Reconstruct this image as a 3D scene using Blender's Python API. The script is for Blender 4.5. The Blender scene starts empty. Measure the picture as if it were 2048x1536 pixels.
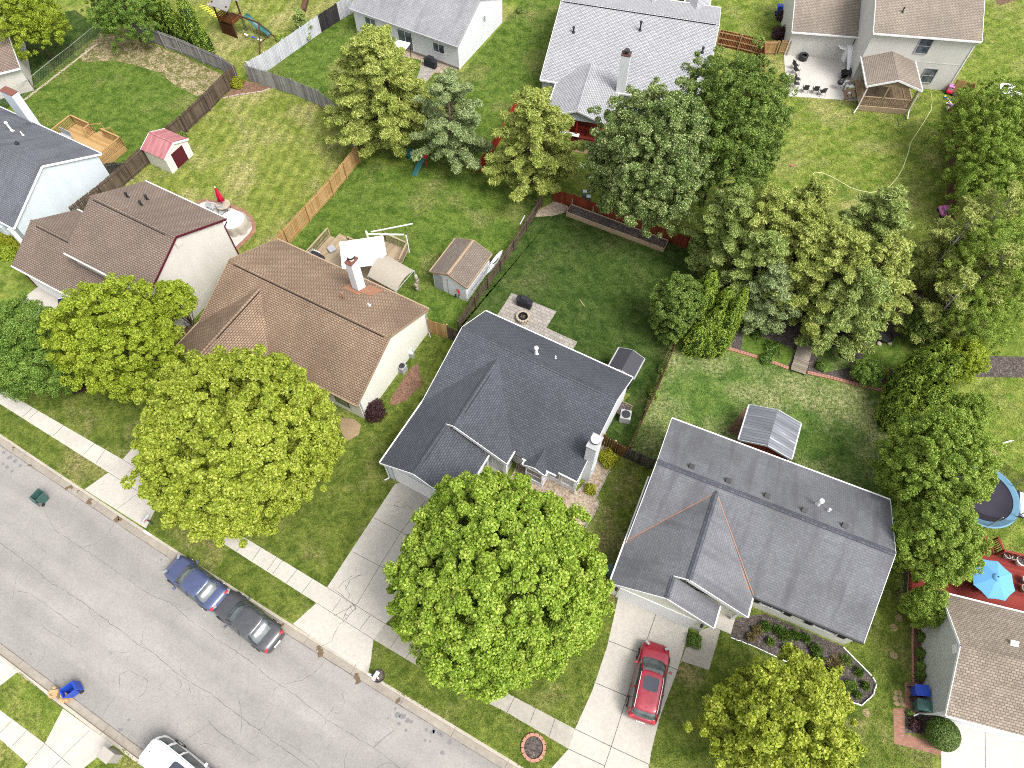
import bpy, math, random
import numpy as np
from mathutils import Vector, Matrix
random.seed(7)
NR = np.random.default_rng(11)
scene = bpy.context.scene
COL = scene.collection

# ------------------------------------------------------------------ camera
F, CX, CY, HC = 1420.0, 1024.0, 768.0, 45.0
_d = np.array([1020.0 - CX, -(1590.0 - CY), -F]); _d /= np.linalg.norm(_d)
_Z = -_d
_f = np.array([0, 0, -1.0]); _Y = _f - _f.dot(_Z) * _Z; _Y /= np.linalg.norm(_Y)
_X = np.cross(_Y, _Z)
RM = np.array([_X, _Y, _Z])
cam = bpy.data.cameras.new("camera"); camo = bpy.data.objects.new("camera", cam); COL.objects.link(camo)
cam.sensor_width = 36.0; cam.lens = 36.0 * F / 2048.0; cam.clip_end = 2000.0; cam.clip_start = 0.5
camo.matrix_world = Matrix.Translation((0, 0, HC)) @ Matrix(RM.tolist()).to_4x4()
scene.camera = camo

# ------------------------------------------------------------------ sky, sun, exposure
SUN_EL, SUN_AZ = math.radians(56), math.radians(128)      # azimuth clockwise from +Y
w = bpy.data.worlds.new("World"); scene.world = w; w.use_nodes = True
nt = w.node_tree; nt.nodes.clear()
sky = nt.nodes.new('ShaderNodeTexSky'); sky.sky_type = 'NISHITA'; sky.sun_disc = False
sky.sun_elevation = SUN_EL; sky.sun_rotation = SUN_AZ
sky.air_density = 1.0; sky.dust_density = 3.0; sky.ozone_density = 1.0
hs = nt.nodes.new('ShaderNodeHueSaturation'); hs.inputs['Saturation'].default_value = 0.14
bg = nt.nodes.new('ShaderNodeBackground'); bg.inputs['Strength'].default_value = 0.15
wo = nt.nodes.new('ShaderNodeOutputWorld')
nt.links.new(sky.outputs[0], hs.inputs['Color']); nt.links.new(hs.outputs[0], bg.inputs[0]); nt.links.new(bg.outputs[0], wo.inputs[0])
sun = bpy.data.lights.new("sun", 'SUN'); sun.energy = 1.5; sun.angle = math.radians(22); sun.color = (1.0, 0.965, 0.91)
suno = bpy.data.objects.new("sun", sun); COL.objects.link(suno)
sd = Vector((math.sin(SUN_AZ) * math.cos(SUN_EL), math.cos(SUN_AZ) * math.cos(SUN_EL), math.sin(SUN_EL)))
suno.rotation_euler = sd.to_track_quat('Z', 'Y').to_euler()
vs = scene.view_settings
vs.view_transform = 'Standard'; vs.look = 'None'; vs.gamma = 1; vs.exposure = 1.4; vs.use_curve_mapping = False
scene.cycles.filter_width = 1.0; scene.cycles.use_denoising = False; scene.cycles.adaptive_threshold = .006

# ------------------------------------------------------------------ helpers
def P(px, py, z=0.0):
    """the place in the world seen at photo pixel (px,py) at height z"""
    c = np.array([px - CX, -(py - CY), -F]); v = RM @ c
    t = (z - HC) / v[2]
    return Vector((v[0] * t, v[1] * t, z))
def PL(pts, z=0.0): return [P(a, b, z) for a, b in pts]
def SC(px, py, z=0.0):
    """photo pixels per metre there"""
    p = P(px, py, z); c = RM.T @ (np.array(p) - np.array([0, 0, HC])); return F / -c[2]

class MB:
    def __init__(s): s.v = []; s.f = []; s.uv = None
    def add(s, vs, fs):
        n = len(s.v); s.v += [tuple(v) for v in vs]; s.f += [tuple(i + n for i in f) for f in fs]; return s
    def box(s, c, d, rz=0.0, rx=0.0, ry=0.0, taper=1.0):
        x, y, z = d[0] / 2, d[1] / 2, d[2] / 2
        m = Matrix.Translation(c) @ Matrix.Rotation(rz, 4, 'Z') @ Matrix.Rotation(ry, 4, 'Y') @ Matrix.Rotation(rx, 4, 'X')
        vs = [m @ Vector((a * x * (taper if k > 0 else 1), b * y * (taper if k > 0 else 1), k * z)) for k in (-1, 1) for b in (-1, 1) for a in (-1, 1)]
        return s.add(vs, [(0, 2, 3, 1), (4, 5, 7, 6), (0, 1, 5, 4), (2, 6, 7, 3), (0, 4, 6, 2), (1, 3, 7, 5)])
    def bar(s, p, q, w, h, up=(0, 0, 1)):
        """square bar from p to q; w across, h along up"""
        p = Vector(p); q = Vector(q); t = (q - p).normalized(); u = Vector(up)
        sx = t.cross(u)
        if sx.length < 1e-4: sx = t.cross(Vector((1, 0, 0)))
        sx.normalize(); sz = sx.cross(t).normalized()
        vs = []
        for e in (p, q):
            for a, b in ((-1, -1), (1, -1), (1, 1), (-1, 1)): vs.append(e + sx * a * w / 2 + sz * b * h / 2)
        return s.add(vs, [(3, 2, 1, 0), (4, 5, 6, 7), (0, 1, 5, 4), (1, 2, 6, 5), (2, 3, 7, 6), (3, 0, 4, 7)])
    def tube(s, pts, r, n=8, r2=None):
        pts = [Vector(p) for p in pts]; k = len(pts); vs = []; fs = []
        prev = None
        for i, p in enumerate(pts):
            t = (pts[min(i + 1, k - 1)] - pts[max(i - 1, 0)]).normalized()
            a = Vector((0, 0, 1)) if abs(t.z) < .9 else Vector((1, 0, 0))
            if prev is not None: a = prev
            x = t.cross(a).normalized(); y = x.cross(t).normalized(); prev = y
            rr = r if r2 is None else r + (r2 - r) * i / max(1, k - 1)
            for j in range(n):
                an = 2 * math.pi * j / n; vs.append(p + x * math.cos(an) * rr + y * math.sin(an) * rr)
        for i in range(k - 1):
            for j in range(n):
                a = i * n + j; b = i * n + (j + 1) % n; fs.append((a, b, b + n, a + n))
        fs.append(tuple(range(n))[::-1]); fs.append(tuple(range((k - 1) * n, k * n)))
        return s.add(vs, fs)
    def lathe(s, prof, c=(0, 0, 0), n=16, sx=1.0, sy=1.0, cap=True):
        c = Vector(c); vs = []; fs = []
        for r, z in prof:
            for j in range(n):
                a = 2 * math.pi * j / n; vs.append(c + Vector((r * math.cos(a) * sx, r * math.sin(a) * sy, z)))
        for i in range(len(prof) - 1):
            for j in range(n):
                a = i * n + j; b = i * n + (j + 1) % n; fs.append((a, b, b + n, a + n))
        if cap:
            fs.append(tuple(range(n))[::-1]); fs.append(tuple(range((len(prof) - 1) * n, len(prof) * n)))
        return s.add(vs, fs)
    def prism(s, poly, z0, z1):
        """upright prism over a ccw or cw polygon of (x,y)"""
        poly = [(p[0], p[1]) for p in poly]
        ar = sum(poly[i][0] * poly[(i + 1) % len(poly)][1] - poly[(i + 1) % len(poly)][0] * poly[i][1] for i in range(len(poly)))
        if ar < 0: poly = poly[::-1]
        n = len(poly); vs = [(x, y, z0) for x, y in poly] + [(x, y, z1) for x, y in poly]
        fs = [tuple(range(n))[::-1], tuple(range(n, 2 * n))] + [(i, (i + 1) % n, (i + 1) % n + n, i + n) for i in range(n)]
        return s.add(vs, fs)
    def sheet(s, poly, z):
        poly = [(p[0], p[1]) for p in poly]
        ar = sum(poly[i][0] * poly[(i + 1) % len(poly)][1] - poly[(i + 1) % len(poly)][0] * poly[i][1] for i in range(len(poly)))
        if ar < 0: poly = poly[::-1]
        return s.add([(x, y, z) for x, y in poly], [tuple(range(len(poly)))])
    def slab(s, top, t):
        """a roof plane: top polygon (3-D) and its copy t lower"""
        n = len(top); top = [Vector(p) for p in top]
        nn = (top[1] - top[0]).cross(top[2] - top[0])
        if nn.z < 0: top = top[::-1]
        vs = top + [p - Vector((0, 0, t)) for p in top]
        fs = [tuple(range(n)), tuple(range(n, 2 * n))[::-1]] + [((i + 1) % n, i, i + n, (i + 1) % n + n) for i in range(n)]
        return s.add(vs, fs)
    def blob(s, c, r, sz=1.0, n=10, m=7, jit=0.15):
        c = Vector(c); vs = []; fs = []
        for i in range(1, m):
            ph = math.pi * i / m
            for j in range(n):
                a = 2 * math.pi * j / n; q = r * (1 + random.uniform(-jit, jit))
                vs.append(c + Vector((q * math.sin(ph) * math.cos(a), q * math.sin(ph) * math.sin(a), q * math.cos(ph) * sz)))
        for i in range(m - 2):
            for j in range(n):
                a = i * n + j; b = i * n + (j + 1) % n; fs.append((a, a + n, b + n, b))
        k = len(vs); vs += [c + Vector((0, 0, r * sz)), c - Vector((0, 0, r * sz))]
        for j in range(n):
            fs.append((k, j, (j + 1) % n)); fs.append((k + 1, (m - 2) * n + (j + 1) % n, (m - 2) * n + j))
        return s.add(vs, fs)
    def build(s, name, mat, parent=None, smooth=False, bevel=0.0, origin=(0, 0, 0)):
        me = bpy.data.meshes.new(name)
        me.from_pydata(s.v, [], s.f); me.update()
        uvl = me.uv_layers.new(name='UVMap').data
        nl = len(me.loops); co = np.empty(len(me.vertices) * 3, dtype=np.float32); me.vertices.foreach_get('co', co); co = co.reshape(-1, 3)
        vi = np.empty(nl, dtype=np.int32); me.loops.foreach_get('vertex_index', vi)
        npoly = len(me.polygons); nrm = np.empty(npoly * 3, dtype=np.float32); me.polygons.foreach_get('normal', nrm); nrm = nrm.reshape(-1, 3)
        lt = np.empty(npoly, dtype=np.int32); me.polygons.foreach_get('loop_total', lt)
        nl_n = np.repeat(nrm, lt, axis=0)
        tx = -nl_n[:, 1]; ty = nl_n[:, 0]; ln = np.hypot(tx, ty); flat = ln < 0.05
        ln[flat] = 1; tx = np.where(flat, 1, tx / ln); ty = np.where(flat, 0, ty / ln)
        bx = -nl_n[:, 2] * ty; by = nl_n[:, 2] * tx; bz = nl_n[:, 0] * ty - nl_n[:, 1] * tx
        bx = np.where(flat, 0, bx); by = np.where(flat, 1, by); bz = np.where(flat, 0, bz)
        c = co[vi]; uv = np.stack([c[:, 0] * tx + c[:, 1] * ty, c[:, 0] * bx + c[:, 1] * by + c[:, 2] * bz], 1)
        uvl.foreach_set('uv', uv.astype(np.float32).ravel())
        me.materials.append(mat)
        if smooth:
            me.polygons.foreach_set('use_smooth', [True] * npoly)
        o = bpy.data.objects.new(name, me); COL.objects.link(o)
        if bevel > 0:
            b = o.modifiers.new('bevel', 'BEVEL'); b.width = bevel; b.segments = 2; b.limit_method = 'ANGLE'; b.angle_limit = 0.6
        if parent is not None: o.parent = parent
        return o

def tag(o, label, cat, group=None):
    o['label'] = label; o['category'] = cat
    if group: o['group'] = group
    return o
def thing(name, label, cat, loc=(0, 0, 0), rz=0.0, group=None):
    o = bpy.data.objects.new(name, None); COL.objects.link(o); o.empty_display_size = 0.3
    o.location = loc; o.rotation_euler = (0, 0, rz)
    return tag(o, label, cat, group)
def struct(o, kind='structure'):
    o['kind'] = kind; return o
def copy_thing(o, loc, rz=None, label=None):
    c = o.copy(); COL.objects.link(c); c.location = loc
    if rz is not None: c.rotation_euler = (0, 0, rz)
    if label: c['label'] = label
    for ch in o.children:
        d = ch.copy(); COL.objects.link(d); d.parent = c
        for g in ch.children:
            e = g.copy(); COL.objects.link(e); e.parent = d
    return c

# ------------------------------------------------------------------ materials
def srgb(r, g, b):
    f = lambda c: (c / 255 / 12.92) if c / 255 <= .04045 else ((c / 255 + .055) / 1.055) ** 2.4
    return (f(r), f(g), f(b), 1)
def L4(c, k=1.0): return (c[0] * k, c[1] * k, c[2] * k, 1)
class NT:
    def __init__(s, name, rough=.8, spec=.3):
        s.m = bpy.data.materials.new(name); s.m.use_nodes = True; s.t = s.m.node_tree; s.n = s.t.nodes
        s.b = s.n['Principled BSDF']; s.b.inputs['Roughness'].default_value = rough
        s.b.inputs['Specular IOR Level'].default_value = spec
    def new(s, k, **kw):
        n = s.n.new(k)
        for a, v in kw.items():
            if a in n.inputs: n.inputs[a].default_value = v
            else: setattr(n, a, v)
        return n
    def link(s, a, b): s.t.links.new(a, b)
    def coord(s, kind='Object', scale=(1, 1, 1), rot=(0, 0, 0)):
        c = s.new('ShaderNodeTexCoord'); m = s.new('ShaderNodeMapping'); m.inputs['Scale'].default_value = scale; m.inputs['Rotation'].default_value = rot
        s.link(c.outputs[kind], m.inputs[0]); return m.outputs[0]
    def pos(s, scale=(1, 1, 1), rot=(0, 0, 0)):
        c = s.new('ShaderNodeNewGeometry'); m = s.new('ShaderNodeMapping'); m.inputs['Scale'].default_value = scale; m.inputs['Rotation'].default_value = rot
        s.link(c.outputs['Position'], m.inputs[0]); return m.outputs[0]
    def along(s, deg, scale):
        a = s.pos((1, 1, 1), (0, 0, math.radians(deg))); m = s.new('ShaderNodeMapping'); m.inputs['Scale'].default_value = scale; s.link(a, m.inputs[0]); return m.outputs[0]
    def noise(s, vec, scale, detail=4, rough=.6, dist=0.0):
        n = s.new('ShaderNodeTexNoise'); n.inputs['Scale'].default_value = scale; n.inputs['Detail'].default_value = detail
        n.inputs['Roughness'].default_value = rough; n.inputs['Distortion'].default_value = dist
        s.link(vec, n.inputs['Vector']); return n.outputs['Fac']
    def ramp(s, fac, stops, interp='LINEAR'):
        r = s.new('ShaderNodeValToRGB'); cr = r.color_ramp; cr.interpolation = interp
        while len(cr.elements) > 1: cr.elements.remove(cr.elements[-1])
        cr.elements[0].position = stops[0][0]; cr.elements[0].color = stops[0][1]
        for p, c in stops[1:]:
            e = cr.elements.new(p); e.color = c
        s.link(fac, r.inputs[0]); return r.outputs[0]
    def mix(s, fac, a, b, mode='MIX'):
        n = s.new('ShaderNodeMix'); n.data_type = 'RGBA'; n.blend_type = mode
        for sock, v in ((n.inputs[0], fac), (n.inputs[6], a), (n.inputs[7], b)):
            if hasattr(v, 'is_linked') or hasattr(v, 'links'): s.link(v, sock)
            else: sock.default_value = v
        return n.outputs[2]
    def math(s, op, a, b=0.0, c=0.0, clamp=False):
        n = s.new('ShaderNodeMath'); n.operation = op; n.use_clamp = clamp
        for sock, v in zip(n.inputs, (a, b, c)):
            if hasattr(v, 'links'): s.link(v, sock)
            else: sock.default_value = v
        return n.outputs[0]
    def bump(s, h, strength=.4, dist=.02):
        b = s.new('ShaderNodeBump'); b.inputs['Strength'].default_value = strength; b.inputs['Distance'].default_value = dist
        s.link(h, b.inputs['Height']); s.link(b.outputs[0], s.b.inputs['Normal'])
    def color(s, c):
        if hasattr(c, 'links'): s.link(c, s.b.inputs['Base Color'])
        else: s.b.inputs['Base Color'].default_value = c
        return s.m
G = lambda v: (v, v, v, 1)

def plain(name, rgb, rough=.6, spec=.3, var=.12, scale=6.0, metal=0.0, bump=0.0):
    t = NT(name, rough, spec); t.b.inputs['Metallic'].default_value = metal
    n = t.noise(t.coord(), scale, 5)
    c = t.ramp(n, [(0.3, L4(rgb, 1 - var)), (0.7, L4(rgb, 1 + var))])
    if bump: t.bump(n, bump, .02)
    return t.color(c)

def shingle(name, ca, cb, cc, blot=.15, streak=None, rows=.15, tabs=.6):
    """asphalt shingles: rows along the eave, pale tabs with dark gaps between, tones varying tab by tab"""
    t = NT(name, .92, .15)
    uv = t.coord('UV')
    br = t.new('ShaderNodeTexBrick'); br.offset = .5; br.inputs['Scale'].default_value = 1
    br.inputs['Brick Width'].default_value = .25; br.inputs['Row Height'].default_value = rows
    br.inputs['Mortar Size'].default_value = .028 * tabs / .6; br.inputs['Mortar Smooth'].default_value = .6; br.inputs['Bias'].default_value = 0
    br.inputs['Color1'].default_value = ca; br.inputs['Color2'].default_value = cb; br.inputs['Mortar'].default_value = cc
    t.link(uv, br.inputs['Vector'])
    c = br.outputs['Color']
    big = t.noise(t.pos(), .35, 5, .6)
    c = t.mix(1.0, c, t.ramp(big, [(.38, G(1 - blot)), (.62, G(1 + blot))]), 'MULTIPLY')
    fine = t.noise(t.pos(), 8, 4, .8)
    c = t.mix(1.0, c, t.ramp(fine, [(.36, G(.88)), (.64, G(1.12))]), 'MULTIPLY')
    if streak:
        st = t.noise(t.coord('UV', (1.1, .14, 1)), 1, 5, .65)
        c = t.mix(t.ramp(st, [(.5, G(0)), (.66, G(.6))]), c, streak)
    t.bump(br.outputs['Fac'], -.3, .02)
    return t.color(c)

def siding(name, rgb, pitch=.13, dirt=.1):
    t = NT(name, .5, .3)
    wv = t.new('ShaderNodeTexWave'); wv.wave_type = 'BANDS'; wv.bands_direction = 'Z'; wv.wave_profile = 'SAW'
    wv.inputs['Scale'].default_value = .31416 / pitch; wv.inputs['Distortion'].default_value = 0
    t.link(t.coord('Object'), wv.inputs['Vector'])
    f = wv.outputs['Fac']
    c = t.ramp(f, [(0.0, L4(rgb, .86)), (.16, L4(rgb, .99)), (1, rgb)])
    d = t.noise(t.coord('Object', (1, 1, .35)), 1.1, 5, .65)
    c = t.mix(1.0, c, t.ramp(d, [(.3, G(1 - dirt)), (.65, G(1))]), 'MULTIPLY')
    t.bump(f, .12, .02)
    return t.color(c)

def boards(name, ca, cb, stain=.3, rough=.85):
    """planks: one tone per board island, grain along the length"""
    t = NT(name, rough, .2)
    g = t.new('ShaderNodeNewGeometry')
    c = t.ramp(g.outputs['Random Per Island'], [(0, ca), (1, cb)])
    n = t.noise(t.pos((9, 9, .9)), 1.3, 5, .7)
    c = t.mix(1.0, c, t.ramp(n, [(.3, G(1 - stain)), (.7, G(1 + stain))]), 'MULTIPLY')
    n2 = t.noise(t.pos(), 1.2, 4, .7)
    c = t.mix(1.0, c, t.ramp(n2, [(.3, G(1 - stain * .6)), (.7, G(1 + stain * .5))]), 'MULTIPLY')
    return t.color(c)

def grass(name, dark, mid, dry, dryness=.3, stripe=None, stripe_amt=.14, bare=0.0):
    t = NT(name, .9, .1)
    p = t.pos()
    n1 = t.noise(p, .22, 5, .62); n2 = t.noise(p, 1.1, 6, .72, .6); n3 = t.noise(p, 4.5, 4, .75); n4 = t.noise(p, 13.0, 3, .8)
    c = t.ramp(n2, [(.36, dark), (.62, mid)])
    lo = .68 - dryness * .45
    dm = t.math('MULTIPLY', t.ramp(n1, [(lo - .1, G(0)), (lo + .12, G(1))]), t.ramp(n3, [(.4, G(.1)), (.62, G(1))]))
    c = t.mix(dm, c, dry)
    if stripe is not None:
        wv = t.new('ShaderNodeTexWave'); wv.wave_type = 'BANDS'; wv.bands_direction = 'X'; wv.inputs['Scale'].default_value = .3
        wv.inputs['Distortion'].default_value = 1.6; wv.inputs['Detail'].default_value = 2; wv.inputs['Detail Scale'].default_value = .6
        t.link(t.pos((1, 1, 1), (0, 0, math.radians(stripe))), wv.inputs['Vector'])
        c = t.mix(1.0, c, t.ramp(wv.outputs['Fac'], [(.2, G(1 - stripe_amt)), (.8, G(1 + stripe_amt))]), 'MULTIPLY')
    c = t.mix(1.0, c, t.ramp(n3, [(.36, G(.8)), (.64, G(1.2))]), 'MULTIPLY')
    c = t.mix(1.0, c, t.ramp(n4, [(.36, G(.74)), (.64, G(1.3))]), 'MULTIPLY')
    if bare > 0:
        nb = t.noise(p, .55, 7, .72, .4)
        c = t.mix(t.ramp(nb, [(.76 - bare * .3, G(0)), (.82 - bare * .3, G(.85))]), c, t.mix(n4, srgb(150, 128, 92), srgb(196, 176, 138)))
    t.bump(t.math('ADD', n3, n4), .7, .06)
    return t.color(c)

def concrete(name, rgb, stain=.14, grit=.08):
    t = NT(name, .85, .2); p = t.pos()
    c = t.ramp(t.noise(p, .5, 6, .7), [(.3, L4(rgb, 1 - stain)), (.7, L4(rgb, 1 + stain * .5))])
    c = t.mix(1.0, c, t.ramp(t.noise(p, 4, 6, .75), [(.28, G(1 - stain * .8)), (.6, G(1.02))]), 'MULTIPLY')
    c = t.mix(1.0, c, t.ramp(t.noise(p, 40, 3, .7), [(.3, G(1 - grit)), (.7, G(1 + grit))]), 'MULTIPLY')
    t.bump(t.noise(p, 60, 2), .15, .01)
    return t.color(c)

def leafmat(name, cols, trans=.35, rough=.55):
    """leaf tones vary leaf by leaf and bough by bough"""
    t = NT(name, rough, .35)
    g = t.new('ShaderNodeNewGeometry')
    n = t.noise(t.pos(), .55, 3, .6)
    f = t.math('ADD', t.math('MULTIPLY', g.outputs['Random Per Island'], .8), t.math('MULTIPLY', n, .55), clamp=True)
    f = t.math('SUBTRACT', f, .16, clamp=True)
    k = len(cols)
    c = t.ramp(f, [(.08 + .84 * i / max(1, k - 1), col) for i, col in enumerate(cols)])
    t.color(c)
    tr = t.new('ShaderNodeBsdfTranslucent'); t.link(c, tr.inputs['Color'])
    mx = t.new('ShaderNodeMixShader'); mx.inputs[0].default_value = trans
    out = t.n['Material Output']
    t.link(t.b.outputs[0], mx.inputs[1]); t.link(tr.outputs[0], mx.inputs[2]); t.link(mx.outputs[0], out.inputs[0])
    return t.m

def carpaint(name, rgb, rough=.28):
    t = NT(name, rough, .5); t.b.inputs['Coat Weight'].default_value = .7; t.b.inputs['Coat Roughness'].default_value = .08
    t.b.inputs['Metallic'].default_value = .25
    n = t.noise(t.coord(), 3, 5, .7)
    c = t.ramp(n, [(.3, L4(rgb, .88)), (.7, L4(rgb, 1.1))])
    rr = t.ramp(t.noise(t.coord(), 6, 5, .7), [(.3, G(rough * .8)), (.7, G(min(1, rough * 1.6)))])
    t.link(rr, t.b.inputs['Roughness'])
    return t.color(c)

def speckle(name, cols, scale=14.0, bump=.6, rough=.9):
    """gravel, mulch, pebbles: cells of several tones"""
    t = NT(name, rough, .2); p = t.pos()
    v = t.new('ShaderNodeTexVoronoi'); v.inputs['Scale'].default_value = scale; t.link(p, v.inputs['Vector'])
    sp = t.new('ShaderNodeSeparateColor'); t.link(v.outputs['Color'], sp.inputs[0])
    c = t.ramp(sp.outputs[0], [(i / max(1, len(cols) - 1), q) for i, q in enumerate(cols)])
    c = t.mix(1.0, c, t.ramp(t.noise(p, 1.2, 5, .7), [(.3, G(.75)), (.7, G(1.15))]), 'MULTIPLY')
    t.bump(v.outputs['Distance'], -bump, .05)
    return t.color(c)

def brickmat(name, ca, cb, mortar, bw=.2, bh=.1, ms=.008, coord='UV', rot=0.0, bump=.3, off=.5):
    t = NT(name, .85, .2)
    br = t.new('ShaderNodeTexBrick'); br.offset = off; br.inputs['Scale'].default_value = 1
    br.inputs['Brick Width'].default_value = bw; br.inputs['Row Height'].default_value = bh
    br.inputs['Mortar Size'].default_value = ms; br.inputs['Color1'].default_value = ca; br.inputs['Color2'].default_value = cb
    br.inputs['Mortar'].default_value = mortar
    t.link(t.coord(coord, (1, 1, 1), (0, 0, rot)), br.inputs['Vector'])
    c = t.mix(1.0, br.outputs['Color'], t.ramp(t.noise(t.pos(), 2, 6, .7), [(.3, G(.8)), (.7, G(1.15))]), 'MULTIPLY')
    t.bump(br.outputs['Fac'], -bump, .01)
    return t.color(c)

K = .5     # photo tone -> surface tone
def tone(r, g, b, k=K): return L4(srgb(r, g, b), k)
M = {}
M['sh_grey'] = shingle('dark_grey_shingles', tone(108, 111, 118), tone(94, 97, 105), tone(72, 75, 82), .08)
M['sh_slate'] = shingle('slate_grey_shingles', tone(128, 129, 134), tone(138, 139, 144), tone(112, 113, 118), .12, tone(98, 98, 104), tabs=.4)
M['sh_slatecap'] = shingle('dark_ridge_shingles', tone(92, 94, 102), tone(112, 114, 122), tone(80, 82, 90), .1)
M['sh_tan'] = shingle('tan_shingles', tone(184, 160, 137), tone(168, 145, 123), tone(114, 93, 77), .15, tone(142, 118, 100), tabs=.8)
M['sh_brown'] = shingle('brown_shingles', tone(164, 147, 134), tone(150, 133, 121), tone(106, 90, 81), .08, tabs=.7)
M['sh_pale'] = shingle('pale_grey_shingles', tone(214, 214, 216), tone(192, 193, 197), tone(122, 123, 130), .04, tabs=.6)
M['sh_white'] = shingle('weathered_light_grey_shingles', tone(184, 184, 186), tone(168, 168, 172), tone(136, 136, 144), .1, tone(138, 138, 142), tabs=.4)
M['sh_taupe'] = shingle('taupe_shingles', tone(178, 166, 152), tone(162, 150, 138), tone(122, 110, 100), .1, tone(140, 128, 120))
M['sh_mixed'] = shingle('mixed_tan_shingles', tone(184, 171, 154), tone(158, 145, 130), tone(124, 110, 102), .12)
M['sh_h1'] = shingle('blue_grey_shingles', tone(134, 136, 144), tone(122, 124, 132), tone(92, 94, 102), .1, tone(88, 90, 98))
M['sh_shed'] = shingle('shed_taupe_shingles', tone(150, 138, 126), tone(134, 122, 112), tone(112, 100, 92), .12)
M['flash'] = plain('rusty_flashing', tone(180, 128, 98), .6, .4, .2)
M['white'] = plain('white_trim', (.62, .62, .62, 1), .45, .3, .04)
M['sd_white'] = siding('white_siding', (.58, .59, .61, 1))
M['sd_cool'] = siding('cool_white_siding', (.52, .57, .61, 1))
M['sd_cream'] = siding('cream_siding', (.60, .59, .52, 1), .2, .06)
M['sd_beige'] = siding('beige_siding', (.50, .475, .43, 1))
M['sd_grey'] = siding('pale_grey_siding', (.40, .41, .40, 1))
M['sd_greige'] = siding('greige_siding', (.48, .47, .44, 1), .25)
M['sd_bluegrey'] = siding('blue_grey_siding', (.46, .50, .54, 1))
M['maroon'] = plain('maroon_trim', tone(100, 24, 44), .5, .4, .1)
M['metalw'] = plain('galvanised_metal', (.55, .56, .57, 1), .35, .5, .1, metal=.6)
M['pvc'] = plain('white_pipe', (.78, .78, .77, 1), .4, .4, .03)
M['black'] = plain('black_plastic', (.018, .018, .02, 1), .45, .4, .3)
M['blackcloth'] = plain('black_cover_cloth', (.02, .021, .026, 1), .7, .2, .4, 4, bump=.5)
M['dark'] = plain('dark_void', (.015, .015, .016, 1), .8, .1, .2)
M['glass'] = (lambda t: t.color(t.ramp(t.noise(t.coord(), 1.5, 3), [(.35, (.035, .045, .055, 1)), (.7, (.14, .16, .19, 1))])))(NT('window_glass', .06, .8))
M['winpale'] = plain('drawn_blind_glass', (.35, .37, .40, 1), .15, .6, .1)
M['found'] = concrete('foundation', tone(168, 160, 148))
M['brickcap'] = plain('copper_cap', tone(140, 84, 68), .5, .4, .2)
M['conc'] = concrete('driveway_concrete', tone(226, 219, 208), .12)
M['conc2'] = concrete('sidewalk_concrete', tone(230, 224, 212), .14)
M['conc3'] = concrete('aged_sidewalk_concrete', tone(206, 199, 186), .18, .12)
M['concw'] = concrete('white_patio_concrete', tone(232, 226, 218), .08)
M['gutter'] = concrete('gutter_concrete', tone(190, 180, 166), .2, .12)
M['kerb'] = concrete('kerb_concrete', tone(214, 204, 188), .14)
M['mulch'] = speckle('dark_mulch', [tone(62, 55, 52), tone(116, 105, 100), tone(78, 69, 65), tone(152, 142, 134)], 16)
M['redmulch'] = speckle('red_mulch', [tone(128, 94, 76), tone(172, 136, 114), tone(106, 76, 60)], 14)
M['brownmulch'] = speckle('brown_mulch', [tone(104, 80, 62), tone(150, 122, 98), tone(84, 62, 50)], 12)
M['gravel'] = speckle('pebble_gravel', [tone(196, 172, 144), tone(226, 210, 188), tone(164, 138, 116), tone(210, 196, 180)], 11)
M['dirt'] = (lambda t: (t.bump(t.noise(t.pos(), 8, 4, .8), .8, .06), t.color(t.mix(t.ramp(t.noise(t.pos(), 1.6, 8, .8, .8), [(.44, G(0)), (.54, G(1))]), t.mix(t.ramp(t.noise(t.pos(), 5, 5, .85), [(.4, G(0)), (.58, G(1))]), tone(128, 108, 80), tone(224, 206, 168)), t.mix(t.ramp(t.noise(t.pos(), 5, 5, .85), [(.4, G(0)), (.6, G(1))]), tone(84, 96, 44), tone(150, 142, 92)))))[1])(NT('patchy_dirt', .95, .1))
M['baredirt'] = concrete('bare_soil', tone(190, 164, 130), .22, .2)
M['paver'] = brickmat('grey_pavers', tone(196, 188, 178), tone(176, 168, 160), tone(140, 132, 122), .42, .3, .018)
M['redbrick'] = brickmat('red_brick_pavers', tone(196, 140, 118), tone(172, 112, 96), tone(150, 132, 112), .22, .11, .014)
M['edgebrick'] = plain('pink_edging_brick', tone(206, 152, 132), .85, .2, .14)
M['stone'] = plain('pale_stone', tone(206, 190, 168), .85, .2, .2, bump=.4)
M['bark'] = plain('bark', (.10, .075, .055, 1), .95, .1, .35, 8, bump=.6)
M['palebark'] = plain('pale_bark', (.30, .28, .25, 1), .95, .1, .3, 8, bump=.4)
M['wood_new'] = boards('cedar_boards', tone(222, 184, 128), tone(196, 154, 98), .14)
M['wood_pale'] = boards('pale_deck_boards', tone(206, 186, 156), tone(180, 158, 128), .14)
M['wood_tan'] = boards('tan_porch_boards', tone(204, 180, 150), tone(178, 152, 122), .16)
M['wood_grey'] = boards('weathered_grey_boards', tone(196, 193, 190), tone(148, 144, 142), .24)
M['wood_white'] = boards('peeling_white_boards', tone(238, 240, 246), tone(214, 216, 224), .16)
M['wood_char'] = boards('dark_weathered_boards', tone(74, 70, 74), tone(50, 46, 50), .3)
M['wood_brown'] = boards('dark_brown_boards', tone(130, 112, 96), tone(90, 76, 64), .3)
M['wood_red'] = boards('red_stained_boards', tone(158, 72, 46), tone(122, 50, 34), .18)
M['wood_redgrey'] = boards('brown_red_boards', tone(128, 92, 72), tone(92, 64, 50), .25)
M['wood_gate'] = boards('brown_stained_boards', tone(140, 86, 40), tone(88, 52, 28), .3)
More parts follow.
